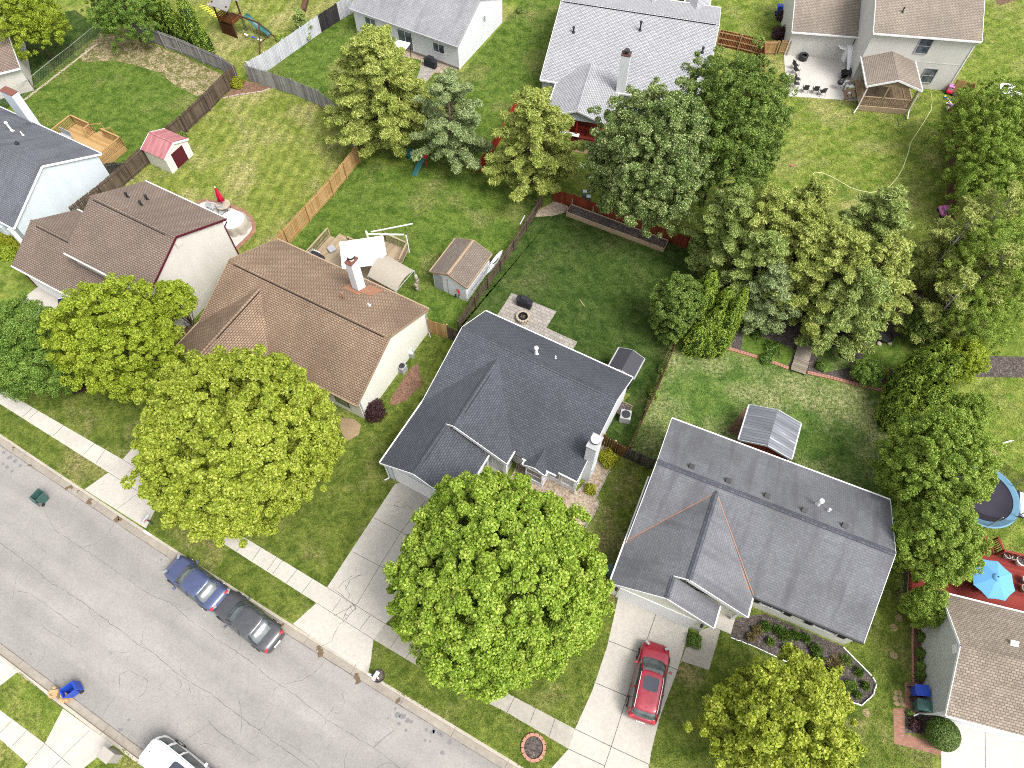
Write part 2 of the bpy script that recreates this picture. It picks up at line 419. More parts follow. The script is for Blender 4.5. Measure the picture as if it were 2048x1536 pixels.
M['wood_dkgrey'] = boards('dark_grey_boards', tone(110, 104, 100), tone(74, 68, 64), .3)
M['wood_post'] = boards('light_posts', tone(222, 190, 146), tone(196, 160, 116), .12)
M['reddeck'] = boards('red_deck_boards', tone(170, 74, 64), tone(146, 56, 50), .14)
M['redrail'] = boards('bright_red_rails', tone(196, 66, 44), tone(160, 48, 34), .12)
M['chain'] = plain('chain_link_rails', tone(190, 190, 186), .4, .5, .1, metal=.4)
GRD, GRM, GRY = tone(58, 82, 16), tone(112, 138, 40), tone(166, 158, 86)
M['g_front'] = grass('front_lawn_grass', tone(84, 106, 37), tone(137, 150, 67), tone(206, 177, 139), 0.16, None, .1, .06)
M['g_deep'] = grass('deep_green_grass', tone(54, 81, 28), tone(93, 114, 54), tone(133, 135, 88), .14, -28.5, .05)
M['g_mid'] = grass('mid_green_grass', tone(78, 109, 37), tone(128, 150, 65), tone(182, 170, 116), 0.14)
M['g_light'] = grass('light_green_grass', tone(110, 131, 47), tone(165, 172, 85), tone(212, 194, 144), 0.24, 12, .1)
M['g_bright'] = grass('bright_green_grass', tone(104, 134, 44), tone(162, 173, 83), tone(209, 192, 139), 0.2, 60, .08)
M['g_patchy'] = grass('patchy_green_grass', tone(77, 111, 45), tone(129, 155, 76), tone(202, 196, 144), .3, None, .1, .03)
M['g_base'] = grass('ground_grass', tone(89, 115, 37), tone(146, 162, 71), tone(201, 181, 122), 0.16)
M['rubber'] = plain('tyre_rubber', (.022, .022, .023, 1), .8, .3, .2)
M['rim'] = plain('alloy_rim', (.45, .45, .47, 1), .3, .5, .1, metal=.8)
M['carglass'] = (lambda t: t.color(t.ramp(t.noise(t.coord(), 2.2, 4), [(.3, (.02, .027, .028, 1)), (.75, (.09, .11, .11, 1))])))(NT('car_glass', .05, .9))
M['redlamp'] = plain('tail_lamp', (.42, .015, .02, 1), .2, .6, .1)
M['headlamp'] = plain('head_lamp', (.2, .21, .22, 1), .12, .7, .05)
M['plate'] = plain('number_plate', (.7, .7, .72, 1), .4, .4, .05)
M['blue'] = plain('blue_bin_plastic', (.015, .055, .36, 1), .45, .4, .12)
M['green'] = plain('green_bin_plastic', (.035, .085, .075, 1), .5, .4, .15)
M['yellow'] = plain('yellow_plastic', (.85, .78, .06, 1), .4, .4, .05)
M['pink'] = plain('pink_plastic', (.60, .18, .45, 1), .4, .4, .1)
M['redp'] = plain('red_plastic', (.55, .02, .05, 1), .35, .4, .1)
M['tealp'] = plain('teal_plastic', (.012, .085, .08, 1), .35, .5, .15)
M['limep'] = plain('lime_plastic', (.42, .62, .10, 1), .4, .4, .1)
M['whitep'] = plain('white_plastic', (.78, .79, .80, 1), .35, .4, .04)
M['greyp'] = plain('grey_plastic', (.28, .28, .29, 1), .5, .4, .1)
M['cloth_red'] = plain('crimson_canvas', tone(214, 32, 70, .6), .8, .2, .15)
M['cloth_blue'] = plain('sky_blue_canvas', tone(118, 186, 240, .55), .8, .2, .05)
M['cloth_white'] = plain('white_canvas', (.80, .80, .79, 1), .8, .2, .04)
M['cloth_beige'] = plain('beige_canvas', tone(196, 186, 170), .85, .2, .08)
M['tramp_blue'] = plain('pale_blue_pad', tone(138, 190, 222), .7, .3, .12)
M['tramp_mat'] = plain('trampoline_mat', tone(70, 66, 82, .4), .7, .2, .1)
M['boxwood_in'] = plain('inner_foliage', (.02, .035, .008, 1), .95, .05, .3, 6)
M['yarn'] = plain('cream_hose', tone(214, 216, 160, .7), .6, .3, .05)
M['utilgreen'] = plain('utility_green', tone(150, 176, 158), .5, .4, .06)
M['shedgrey'] = plain('resin_grey', tone(84, 84, 92, .36), .6, .3, .08)
M['flagblue'] = plain('flag_blue', tone(50, 66, 110), .8, .2, .1)
M['navy'] = plain('navy_plastic', tone(30, 50, 84), .5, .4, .1)
M['navyp'] = plain('navy_mat', tone(62, 62, 110), .35, .4, .15)
M['paperbag'] = plain('brown_paper', tone(214, 180, 136), .85, .2, .12)
M['beigep'] = plain('beige_plastic', tone(196, 188, 178), .6, .3, .06)
M['wood_pale2'] = boards('weathered_pale_boards', tone(182, 172, 154), tone(150, 138, 122), .2)
M['capbrown'] = plain('brown_cap', tone(96, 66, 58), .6, .3, .15)
# ================================================================== ground, road, kerbs
KN = PL([(0, 869), (169, 979), (289, 1056), (443, 1160), (500, 1193), (586, 1248), (738, 1350), (838, 1412), (1018, 1512)])
KS = PL([(0, 1313), (39, 1344), (125, 1417), (227, 1490), (276, 1534)])
def smooth_line(pts, ext0, ext1):
    a = (pts[0] - pts[2]).normalized(); b = (pts[-1] - pts[-3]).normalized()
    return [pts[0] + a * ext0] + pts + [pts[-1] + b * ext1]
# one straight-fit street with the slight bend the kerb shows
def fit(pts, deg=2):
    x = np.array([p[0] for p in pts]); y = np.array([p[1] for p in pts]); return np.polyfit(x, y, deg)
cN = fit(KN, 2); cS = fit(KS, 1)
def north(x):
    x0, x1 = KN[0][0], KN[-1][0]; q = min(max(x, x0), x1); y = np.polyval(cN, q)
    return y + (x - q) * np.polyval(np.polyder(cN), q)
def off(x, d):
    """point at distance d to the street side of the north kerb's back edge"""
    s = (north(x + .5) - north(x - .5)); n = Vector((s, -1, 0)).normalized()
    return Vector((x, north(x), 0)) + n * d
XS = [-260, -160, -100, -70, -55] + [-48 + 2 * i for i in range(32)] + [20, 30, 45, 70, 110, 170, 260]
RW = float(np.mean([abs((Vector((p[0], p[1], 0)) - off(p[0], 0)).dot((off(p[0], 1) - off(p[0], 0)))) for p in KS]))   # kerb to kerb
RW = np.mean([min((Vector((p[0], p[1], 0)) - off(x, 0)).length for x in np.linspace(-60, 10, 400)) for p in KS])
RZ = -.13
def band(mb, d0, d1, z0, z1=None):
    z1 = z0 if z1 is None else z1
    a = [off(x, d0) for x in XS]; b = [off(x, d1) for x in XS]; vs = []
    for p, q in zip(a, b): vs += [(p.x, p.y, z0), (q.x, q.y, z1)]
    return mb.add(vs, [(2 * i, 2 * i + 1, 2 * i + 3, 2 * i + 2) for i in range(len(XS) - 1)])
gr = MB()
n = len(XS)
vs = []
for x in XS: p = off(x, 0.1); vs += [(p.x, p.y, 0), (p.x + 180, p.y + 330, 0)]
gr.add(vs, [(2 * i, 2 * i + 2, 2 * i + 3, 2 * i + 1) for i in range(n - 1)])
vs = []
for x in XS: p = off(x, RW - .1); vs += [(p.x, p.y, 0), (p.x - 100, p.y - 220, 0)]
gr.add(vs, [(2 * i + 1, 2 * i + 3, 2 * i + 2, 2 * i) for i in range(n - 1)])
band(gr, .1, .1001, 0, -.3); band(gr, .1, RW - .1, -.3); band(gr, RW - .1001, RW - .1, -.3, 0)
struct(gr.build('ground', M['g_base']))

# asphalt with worn tones and hairline cracks
t = NT('asphalt', .9, .2); p = t.pos()
c = t.ramp(t.noise(p, .45, 5, .6), [(.3, tone(172, 167, 163)), (.7, tone(187, 182, 177))])
rot = t.pos((1, 1, 1), (0, 0, math.radians(29)))
sx = t.new('ShaderNodeSeparateXYZ'); t.link(rot, sx.inputs[0])
c = t.mix(1.0, c, t.ramp(t.noise(t.along(29, (.05, .55, 1)), 1, 3, .5), [(.42, G(.88)), (.58, G(1.04))]), 'MULTIPLY')
c = t.mix(1.0, c, t.ramp(t.noise(p, 12, 4, .8), [(.36, G(.93)), (.64, G(1.07))]), 'MULTIPLY')
c = t.mix(1.0, c, t.ramp(t.noise(p, 6, 6, .75), [(.3, G(.9)), (.6, G(1.04))]), 'MULTIPLY')
vv = t.new('ShaderNodeTexVoronoi'); vv.feature = 'DISTANCE_TO_EDGE'; vv.inputs['Scale'].default_value = .55
wn = t.new('ShaderNodeTexNoise'); wn.inputs['Scale'].default_value = 1.6; wn.inputs['Detail'].default_value = 6; t.link(p, wn.inputs['Vector'])
add = t.new('ShaderNodeVectorMath'); add.operation = 'MULTIPLY_ADD'; t.link(wn.outputs['Color'], add.inputs[0]); add.inputs[1].default_value = (1.3, 1.3, 0); t.link(p, add.inputs[2]); t.link(add.outputs[0], vv.inputs['Vector'])
ck = t.math('MULTIPLY', t.ramp(vv.outputs['Distance'], [(.003, G(1)), (.009, G(0))]), t.ramp(t.noise(p, .7, 5, .7), [(.54, G(0)), (.66, G(.35))]))
c = t.mix(ck, c, tone(110, 108, 110))
t.bump(t.noise(p, 70, 2), .35, .01); M['asphalt'] = t.color(c)
rd = MB(); band(rd, .6, RW - .6, RZ); struct(rd.build('road', M['asphalt']))
for nm, d0, d1 in (('gutter_pan', .16, .6), ('gutter_pan', RW - .6, RW - .16)):
    g = MB(); band(g, d0, d1, RZ + (.015 if d0 < 1 else .004), RZ + (.004 if d0 < 1 else .015)); struct(g.build(nm, M['gutter']))
for d0 in (0, RW - .17):
    k = MB()
    a = 0.0 if d0 == 0 else .03; b = .14 if d0 == 0 else .17
    band(k, d0, d0 + .17, .012); 
    if d0 == 0: band(k, .17, .19, .012, -.125); band(k, -.001, 0, -.05, .012)
    else: band(k, d0 - .02, d0, -.125, .012); band(k, d0 + .17, d0 + .171, .012, -.05)
    struct(k.build('kerb', M['kerb']))
# cracks and seams traced on the road, joints of the kerb, tar seam along the gutter
t = NT('crack', .95, .1); M['crack'] = t.color(t.ramp(t.noise(t.pos(), 8, 3), [(.35, tone(104, 100, 100)), (.65, tone(156, 152, 150))]))
def strip(mb, pts, wd, z, jit=0.0, sub=.35):
    pts = [Vector((p[0], p[1], 0)) for p in pts]; out = [pts[0]]
    for a, b in zip(pts[:-1], pts[1:]):
        k = max(1, int((b - a).length / sub)) if jit else 1
        for i in range(1, k + 1):
            q = a.lerp(b, i / k)
            if jit: q = q + Vector((random.gauss(0, jit), random.gauss(0, jit), 0))
            out.append(q)
    vs = []
    for i, p in enumerate(out):
        d = (out[min(i + 1, len(out) - 1)] - out[max(0, i - 1)]); d = d.normalized() if d.length > 0 else Vector((1, 0, 0))
        s = Vector((-d.y, d.x, 0)) * wd / 2 * (random.uniform(.4, 1.6) if jit else 1)
        vs += [(p.x + s.x, p.y + s.y, z), (p.x - s.x, p.y - s.y, z)]
    return mb.add(vs, [(2 * i, 2 * i + 1, 2 * i + 3, 2 * i + 2) for i in range(len(out) - 1)])
ck = MB()
for pl, wd in (([(0, 1086), (60, 1130), (100, 1165), (132, 1182), (178, 1214), (240, 1260), (270, 1285), (305, 1305), (352, 1345), (380, 1365), (422, 1388), (460, 1418), (520, 1462), (570, 1500), (620, 1536)], .035),
               ([(90, 1025), (110, 1060), (160, 1094), (200, 1120), (250, 1155), (300, 1190), (340, 1205), (390, 1248), (440, 1284), (490, 1315), (540, 1356), (598, 1395), (640, 1430), (705, 1470), (748, 1495), (800, 1536)], .032),
               ([(0, 1190), (30, 1182), (55, 1185), (85, 1205), (110, 1222), (158, 1258)], .03), ([(45, 1224), (70, 1238), (98, 1262), (145, 1292)], .022),
               ([(229, 1043), (215, 1070), (190, 1090), (160, 1094)], .028), ([(650, 1322), (630, 1345), (606, 1360), (562, 1368), (545, 1384)], .024),
               ([(199, 1440), (215, 1414), (237, 1385), (240, 1350), (260, 1340), (296, 1362), (290, 1385), (262, 1405), (240, 1392)], .024),
               ([(70, 1336), (88, 1312), (92, 1292)], .02), ([(748, 1495), (768, 1476), (790, 1460)], .045), ([(310, 1536), (340, 1500), (420, 1448), (455, 1480), (480, 1498)], .022),
               ([(415, 1440), (440, 1465), (470, 1486), (520, 1520)], .028), ([(180, 978), (150, 1012), (135, 1050), (110, 1060)], .016), ([(380, 1175), (350, 1170), (330, 1168), (318, 1175)], .018),
               ([(400, 1206), (360, 1225), (340, 1250)], .018), ([(178, 1214), (182, 1232), (195, 1240), (200, 1256)], .02), ([(352, 1345), (364, 1370), (352, 1395)], .018),
               ([(478, 1400), (484, 1430), (482, 1462)], .028), ([(24, 1200), (34, 1150), (60, 1120)], .015), ([(430, 1190), (438, 1240)], .014), ([(545, 1500), (560, 1480), (600, 1500), (640, 1536)], .018)):
    strip(ck, PL(pl, RZ), wd * .62, RZ + .004, .022, .25)
for _ in range(16):
    x = random.uniform(-40, -2); q = off(x, random.uniform(1.5, RW - 1.5)); a = random.uniform(0, 6.28); pts = [q]
    for i in range(random.randint(3, 7)): a += random.gauss(0, .6); pts.append(pts[-1] + Vector((math.cos(a), math.sin(a), 0)) * random.uniform(.2, .5))
    strip(ck, pts, .014, RZ + .004, .012, .2)
struct(ck.build('road_cracks', M['crack']))
sm = MB(); strip(sm, [off(x, .61) for x in np.linspace(-60, 25, 160)], .03, RZ + .022, .006, 9); strip(sm, [off(x, RW - .61) for x in np.linspace(-60, 25, 160)], .03, RZ + .022, .006, 9)
for x in np.arange(-58, 22, 3.05):
    strip(sm, [off(x, .0), off(x, .18)], .022, .016); strip(sm, [off(x, .2), off(x, .6)], .018, RZ + .02)
    strip(sm, [off(x, RW - .17), off(x, RW)], .022, .016); strip(sm, [off(x, RW - .6), off(x, RW - .19)], .018, RZ + .02)
struct(sm.build('kerb_joints', M['crack']))
# dark spots and patches of wet leaves on the road and gutter
t = NT('oil_spots', .8, .2); M['spot'] = t.color(tone(150, 147, 148)); t = NT('leaf_litter', .95, .1); M['litter'] = t.color(t.ramp(t.noise(t.pos(), 30, 3), [(.3, tone(96, 78, 60)), (.7, tone(160, 138, 112))]))
sp = MB()
def disc(mb, c, r, z, n=9, j=.35):
    mb.sheet([(c[0] + r * math.cos(6.283 * i / n) * random.uniform(1 - j, 1 + j), c[1] + r * math.sin(6.283 * i / n) * random.uniform(1 - j, 1 + j)) for i in range(n)], z)
for a, b, r in ((853, 1460, .1), (866, 1464, .14), (795, 1430, .15), (806, 1433, .18), (815, 1441, .14), (823, 1444, .1), (791, 1418, .07), (900, 1484, .14), (885, 1505, .13), (868, 1462, .12), (878, 1467, .12), (883, 1471, .1), (798, 1447, .1), (812, 1461, .08), (776, 1437, .06), (860, 1483, .07), (850, 1481, .08),
                 (8, 905, .14), (20, 915, .16), (30, 922, .14), (40, 931, .12), (6, 928, .12), (14, 934, .14), (24, 942, .1), (242, 1459, .13), (111, 1361, .09), (127, 1359, .07), (62, 1308, .06), (258, 1440, .08), (332, 1112, .07), (322, 1120, .06), (341, 1122, .05)):
    disc(sp, P(a, b, RZ), r, RZ + .006)
struct(sp.build('road_stains', M['spot']))
sp = MB()
for a, b, r in ((235, 1040, .3), (238, 1034, .2), (180, 1002, .28), (637, 1302, .34), (715, 1357, .35), (795, 1404, .2), (140, 974, .25), (158, 982, .12), (60, 930, .16), (562, 1252, .2), (26, 897, .15)):
    for k in range(5):
        c = P(a, b, RZ) + Vector((random.gauss(0, r * .4), random.gauss(0, r * .4), 0)); disc(sp, c, r * .4, RZ + .03 + k * .002, 8, .6)
struct(sp.build('leaf_litter', M['litter']))

# ------------------------------------------------------------------ lawns, walks, drives (sheets)
LAWNS, BLOCKS = [], []
def area(name, mat, px, z, kind='structure', world=False):
    pts = px if world else PL(px)
    (LAWNS if name in ('lawn', 'verge') else BLOCKS).append((mat, [(p[0], p[1]) for p in pts], z))
    m = MB(); m.sheet(pts, z); return struct(m.build(name, mat), kind)
area('lawn', M['g_front'], [(-60, 700), (165, 640), (350, 700), (705, 840), (860, 664), (895, 676), (760, 935), (800, 975), (1155, 980), (1205, 880), (1300, 935), (1224, 1190), (1400, 1270), (1480, 1240), (1690, 1300), (1790, 1150), (1880, 1185), (1858, 1430), (1870, 1580), (1130, 1580), (640, 1225), (-60, 825)], .004)
area('verge', M['g_front'], [(-60, 770), (250, 944), (640, 1206), (800, 1310), (1150, 1510), (1090, 1580), (1016, 1511), (840, 1411), (740, 1350), (590, 1248), (445, 1160), (290, 1055), (170, 978), (-60, 830)], .0045)
area('lawn', M['g_deep'], [(1068, 428), (1130, 405), (1370, 490), (1400, 560), (1340, 690), (1303, 785), (1252, 905), (1208, 886), (1190, 850), (1262, 790), (930, 640), (912, 668), (1038, 475)], .005)
area('lawn', M['g_mid'], [(722, 322), (960, 350), (1090, 400), (1058, 440), (911, 668), (855, 668), (820, 640), (556, 500), (580, 490), (665, 392)], .0055)
area('lawn', M['g_light'], [(480, 165), (540, 176), (648, 215), (742, 260), (722, 322), (580, 490), (520, 520), (460, 520), (300, 400), (250, 370), (375, 265), (460, 182)], .006)
area('lawn', M['g_mid'], [(205, 60), (260, 72), (365, 108), (450, 147), (478, 165), (375, 262), (262, 360), (200, 330), (75, 250), (20, 215)], .0065)
area('lawn', M['g_deep'], [(-80, 60), (150, 20), (205, 60), (20, 212), (-80, 300)], .007)
area('lawn', M['g_light'], [(300, -60), (720, -60), (700, 30), (505, 150), (245, 70), (210, 30)], .0075)
area('lawn', M['g_mid'], [(510, 150), (705, 24), (730, 80), (925, 145), (1080, -40), (1150, -40), (1080, 200), (1010, 240), (965, 300), (900, 350), (740, 310), (650, 215)], .008)
area('lawn', M['g_bright'], [(1440, -40), (2120, -40), (2120, 150), (1915, 190), (1915, 350), (1890, 640), (1560, 620), (1380, 480), (1420, 130)], .0085)
area('lawn', M['g_patchy'], [(1340, 700), (1450, 700), (1600, 745), (1770, 790), (1800, 1150), (1340, 850), (1310, 930), (1255, 905), (1305, 785)], .009)
area('lawn', M['g_bright'], [(1930, 740), (2120, 740), (2120, 1130), (1880, 1130), (1800, 1020), (1780, 880)], .0095)
area('lawn', M['g_base'], [(0, 1345), (40, 1345), (126, 1417), (90, 1486), (-20, 1400), (-40, 1370)], .0045)
area('lawn', M['g_base'], [(170, 1536), (215, 1500), (250, 1498), (300, 1545), (280, 1600), (150, 1600)], .0045)
area('lawn', M['g_base'], [(-60, 1440), (0, 1478), (58, 1530), (40, 1600), (-60, 1600)], .0045)
# bare mulch ground under the big pines and garden bed behind the brick edging
area('garden_bed', M['mulch'], [(1450, 640), (1530, 600), (1880, 600), (1880, 640), (1860, 700), (1780, 790), (1600, 740), (1455, 700)], .0115)
area('lawn', M['g_mid'], [(1735, 690), (1800, 672), (1850, 690), (1810, 742), (1720, 728)], .0145)
area('lawn', M['g_mid'], [(1488, 662), (1560, 685), (1592, 702), (1574, 733), (1525, 716), (1482, 698)], .0145)
area('lawn', M['g_patchy'], [(1640, 700), (1690, 690), (1700, 735), (1650, 745), (1632, 735)], .0146)
area('soil', M['brownmulch'], [(1800, 575), (1888, 590), (1880, 650), (1820, 640), (1780, 610)], .0155)
area('soil', M['mulch'], [(1965, 712), (2080, 714), (2080, 756), (1950, 754), (1930, 730)], .0155)
area('garden_bed', M['redmulch'], [(478, 158), (545, 176), (524, 184), (446, 197), (462, 180)], .0115)
area('dirt_patch', M['dirt'], [(200, 66), (262, 74), (366, 112), (446, 150), (430, 180), (394, 192), (352, 172), (320, 146), (270, 130), (232, 122), (165, 124), (160, 112)], .0115)
area('gravel_bed', M['gravel'], [(1110, 402), (1135, 412), (1130, 425), (1105, 432), (1070, 434), (1075, 422)], .0115)
area('gravel_bed', M['gravel'], [(1035, 925), (1060, 930), (1120, 960), (1150, 985), (1180, 955), (1205, 880), (1232, 912), (1217, 945), (1193, 995), (1197, 1010), (1186, 1032), (1160, 1062), (1120, 1060), (1000, 1000)], .0115)
area('mulch_bed', M['redmulch'], [(780, 800), (822, 735), (838, 728), (842, 770), (815, 800), (785, 812)], .0115)
area('soil', M['baredirt'], [(676, 835), (708, 838), (722, 850), (718, 870), (695, 882), (684, 868)], .0115)
area('soil', M['brownmulch'], [(395, 620), (500, 520), (470, 500), (360, 665), (352, 690), (320, 720), (320, 740), (350, 745), (362, 706)], .0115)
bedP = [(1470, 1240), (1490, 1232), (1530, 1228), (1684, 1292), (1700, 1308), (1742, 1352), (1752, 1368), (1745, 1390), (1722, 1410), (1702, 1404), (1670, 1375), (1580, 1325), (1505, 1290), (1460, 1274)]
area('mulch_bed', M['mulch'], bedP, .0115)
area('mulch_bed', M['brownmulch'], [(1826, 1240), (1856, 1235), (1858, 1440), (1826, 1430), (1828, 1365)], .0115)
area('soil', M['mulch'], [(1808, 1420), (1860, 1420), (1862, 1466), (1808, 1466)], .0155)
area('soil', M['brownmulch'], [(1455, 860), (1490, 815), (1498, 820), (1480, 880)], .0115)
area('soil', M['brownmulch'], [(1300, 955), (1335, 880), (1325, 935), (1310, 960)], .0115)
area('soil', M['baredirt'], [(1140, 285), (1210, 292), (1200, 312), (1140, 302)], .0115)
area('soil', M['brownmulch'], [(1990, 0), (2060, -30), (2060, -10), (2000, 12)], .0115)
# walks, joints
jn = MB()
def joints(pts_a, pts_b, nlist, wd=.03, z=.022):
    for f in nlist: strip(jn, [pts_a[0].lerp(pts_a[1], f), pts_b[0].lerp(pts_b[1], f)], wd, z)
area('sidewalk', M['conc2'], [(-80, 735), (0, 777), (245, 919), (217, 945), (0, 808), (-80, 765)], .012)
area('sidewalk', M['conc2'], [(341, 985), (654, 1175), (633, 1206), (341, 1020), (300, 993)], .012)
area('sidewalk', M['conc3'], [(771, 1248), (860, 1295), (958, 1355), (1029, 1394), (1150, 1458), (1137, 1498), (1014, 1425), (940, 1389), (840, 1335), (747, 1279)], .012)
for a, b in (((67, 814), (31, 847)), ((78, 820), (58, 838)), ((128, 850), (107, 872)), ((190, 886), (165, 912)), ((211, 899), (193, 925)), ((492, 1075), (472, 1104)), ((555, 1112), (535, 1140)), ((523, 1094), (504, 1122)), ((0, 777), (-16, 800)), ((595, 1138), (573, 1166)), ((565, 1121), (545, 1148)), ((625, 1158), (604, 1186)),
             ((798, 1270), (781, 1296)), ((823, 1300), (808, 1322)), ((890, 1322), (874, 1352)), ((922, 1340), (908, 1370)), ((956, 1355), (940, 1389)), ((990, 1373), (975, 1406)), ((1030, 1393), (1014, 1425)), ((1071, 1416), (1060, 1446)), ((1110, 1437), (1098, 1474))):
    strip(jn, PL([a, b]), .03, .018)
area('driveway', M['conc'], [(275, 885), (420, 940), (470, 990), (341, 1020), (315, 1003), (313, 1015), (292, 1057), (169, 979), (217, 945), (245, 919)], .016)
for q in ([(245, 919), (315, 962)], [(217, 945), (313, 1006)], [(313, 960), (232, 1020)], [(267, 935), (244, 958)], [(330, 965), (292, 990)]): strip(jn, PL(q), .025, .02)
area('driveway', M['conc'], [(790, 968), (800, 965), (1010, 1010), (771, 1248), (747, 1279), (742, 1320), (736, 1349), (586, 1248), (633, 1206), (654, 1175)], .016)
for q in ([(654, 1175), (771, 1248)], [(633, 1206), (747, 1279)], [(706, 1104), (880, 1195)], [(749, 1036), (850, 1090)], [(850, 1003), (802, 1064), (758, 1134), (715, 1207), (668, 1232)], [(682, 1197), (665, 1222)], [(740, 1232), (720, 1258)]): strip(jn, PL(q), .028, .02)
area('driveway', M['conc'], [(1236, 1196), (1378, 1250), (1370, 1290), (1355, 1340), (1320, 1434), (1303, 1500), (1290, 1580), (1070, 1580), (1095, 1545), (1137, 1498), (1150, 1458), (1185, 1380), (1215, 1290)], .016)
for q in ([(1150, 1458), (1228, 1496), (1300, 1530)], [(1137, 1498), (1210, 1532)], [(1187, 1364), (1255, 1393), (1330, 1428)], [(1218, 1282), (1283, 1308), (1357, 1341)], [(1312, 1228), (1290, 1290), (1255, 1390), (1222, 1495), (1205, 1545)]): strip(jn, PL(q), .04, .02)
area('path', M['conc3'], [(1398, 1262), (1425, 1252), (1440, 1220), (1446, 1238), (1441, 1260), (1418, 1340), (1362, 1322), (1372, 1295), (1396, 1290)], .0125)
area('driveway', M['concw'], [(1882, 1494), (1905, 1430), (2060, 1478), (2100, 1600), (1883, 1600)], .016)
for q in ([(1970, 1460), (1971, 1536)],): strip(jn, PL(q), .025, .02)
area('driveway', M['conc'], [(55, 590), (78, 572), (165, 612), (200, 640), (120, 680), (30, 640)], .016)
area('driveway', M['conc'], [(-20, 1296), (0, 1313), (36, 1344), (0, 1372), (-60, 1400), (-60, 1290)], .016)
area('driveway', M['conc'], [(126, 1417), (227, 1490), (216, 1497), (168, 1536), (110, 1600), (-10, 1600), (50, 1535), (90, 1487)], .016)
area('sidewalk', M['conc'], [(0, 1420), (90, 1487), (58, 1530), (0, 1478), (-60, 1440), (-60, 1385)], .012)
for q in ([(25, 1440), (0, 1466)], [(55, 1460), (25, 1492)], [(90, 1487), (50, 1535)], [(180, 1460), (135, 1504), (105, 1536)], [(90, 1487), (140, 1530)], [(125, 1417), (40, 1345)]): strip(jn, PL(q), .025, .02)
struct(jn.build('paving_joints', M['crack']))
# crazed cracks in the middle driveway
ck = MB()
for pl in ([(702, 1212), (693, 1222), (688, 1235), (678, 1252), (668, 1270), (664, 1282), (650, 1290), (640, 1295)], [(712, 1215), (700, 1228), (690, 1240), (684, 1248)], [(670, 1180), (690, 1195), (712, 1215)], [(690, 1180), (700, 1160), (715, 1152), (722, 1150)], [(690, 1170), (700, 1190), (692, 1205)], [(676, 1176), (686, 1165), (705, 1152)], [(706, 1208), (712, 1218), (704, 1222), (700, 1212), (706, 1208)], [(786, 1010), (800, 1015), (815, 1012), (830, 1022)], [(697, 1232), (688, 1228), (694, 1240)]):
    strip(ck, PL(pl), .022, .0205, .02, .2)
struct(ck.build('driveway_cracks', M['crack']))
# paver patios
def local_area(name, mat, O, th, uvs, z):
    """a paved sheet in the frame of a house, so the paving follows its walls"""
    a_ = math.radians(th); BLOCKS.append((mat, [(O[0] + u * math.cos(a_) + v * math.sin(a_), O[1] + u * math.sin(a_) - v * math.cos(a_)) for u, v in uvs], z))
    m = MB(); m.sheet([(u, -v) for u, v in uvs], 0); o = m.build(name, mat); o.location = (O[0], O[1], z); o.rotation_euler = (0, 0, math.radians(th)); return struct(o)
# ================================================================== houses
ZERO = (0, 0, 0)
def pt(axis, a, b, z): return Vector((a, -b, z)) if axis == 'u' else Vector((b, -a, z))
def edge(mb, p, q, h=.17, w=.035, out=None):
    p = Vector(p); q = Vector(q)
    o = Vector(out) * (w / 2 + .003) if out is not None else Vector((0, 0, 0))
    mb.bar(p + o - Vector((0, 0, h / 2 - .012)), q + o - Vector((0, 0, h / 2 - .012)), w, h)
def gable(R, T, W, axis, a0, a1, b0, br, b1, z0, zr, z1, t=.09, oa=.14, ob=.3, ends=(1, 1), eaves=(1, 1), base=0.0, gut=None, wall=True):
    """gable block: ridge along the axis; W walls, R roof slabs, T trim"""
    f = lambda a, b, z: pt(axis, a, b, z)
    R.slab([f(a0, br, zr), f(a1, br, zr), f(a1, b0, z0), f(a0, b0, z0)], t)
    R.slab([f(a0, br, zr), f(a1, br, zr), f(a1, b1, z1), f(a0, b1, z1)], t)
    da = f(1, 0, 0) - f(0, 0, 0); db = f(0, 1, 0) - f(0, 0, 0)
    for k, (a, s) in enumerate(((a0, -1), (a1, 1))):
        if ends[k]:
            if ends[k] == 1: edge(T, f(a, b0, z0), f(a, br, zr), out=da * s)
            edge(T, f(a, br, zr), f(a, b1, z1), out=da * s, h=.34 if ends[k] == 2 else .17)
    if eaves[0]: edge(gut or T, f(a0, b0, z0), f(a1, b0, z0), .14, .09, out=-db)
    if eaves[1]: edge(gut or T, f(a0, b1, z1), f(a1, b1, z1), .14, .09, out=db)
    if wall:
        s0 = (zr - z0) / (br - b0); s1 = (zr - z1) / (b1 - br); k = t + .015
        A0, A1 = a0 + oa, a1 - oa
        prof = [(b0 + ob, base), (b1 - ob, base), (b1 - ob, z1 + s1 * ob - k), (br, zr - k), (b0 + ob, z0 + s0 * ob - k)]
        n = 5; vs = [f(A0, b, z) for b, z in prof] + [f(A1, b, z) for b, z in prof]
        fs = [tuple(range(n)), tuple(range(n, 2 * n))[::-1]] + [((i + 1) % n, i, i + n, (i + 1) % n + n) for i in range(n)]
        if axis == 'v': fs = [q[::-1] for q in fs]
        W.add(vs, fs)
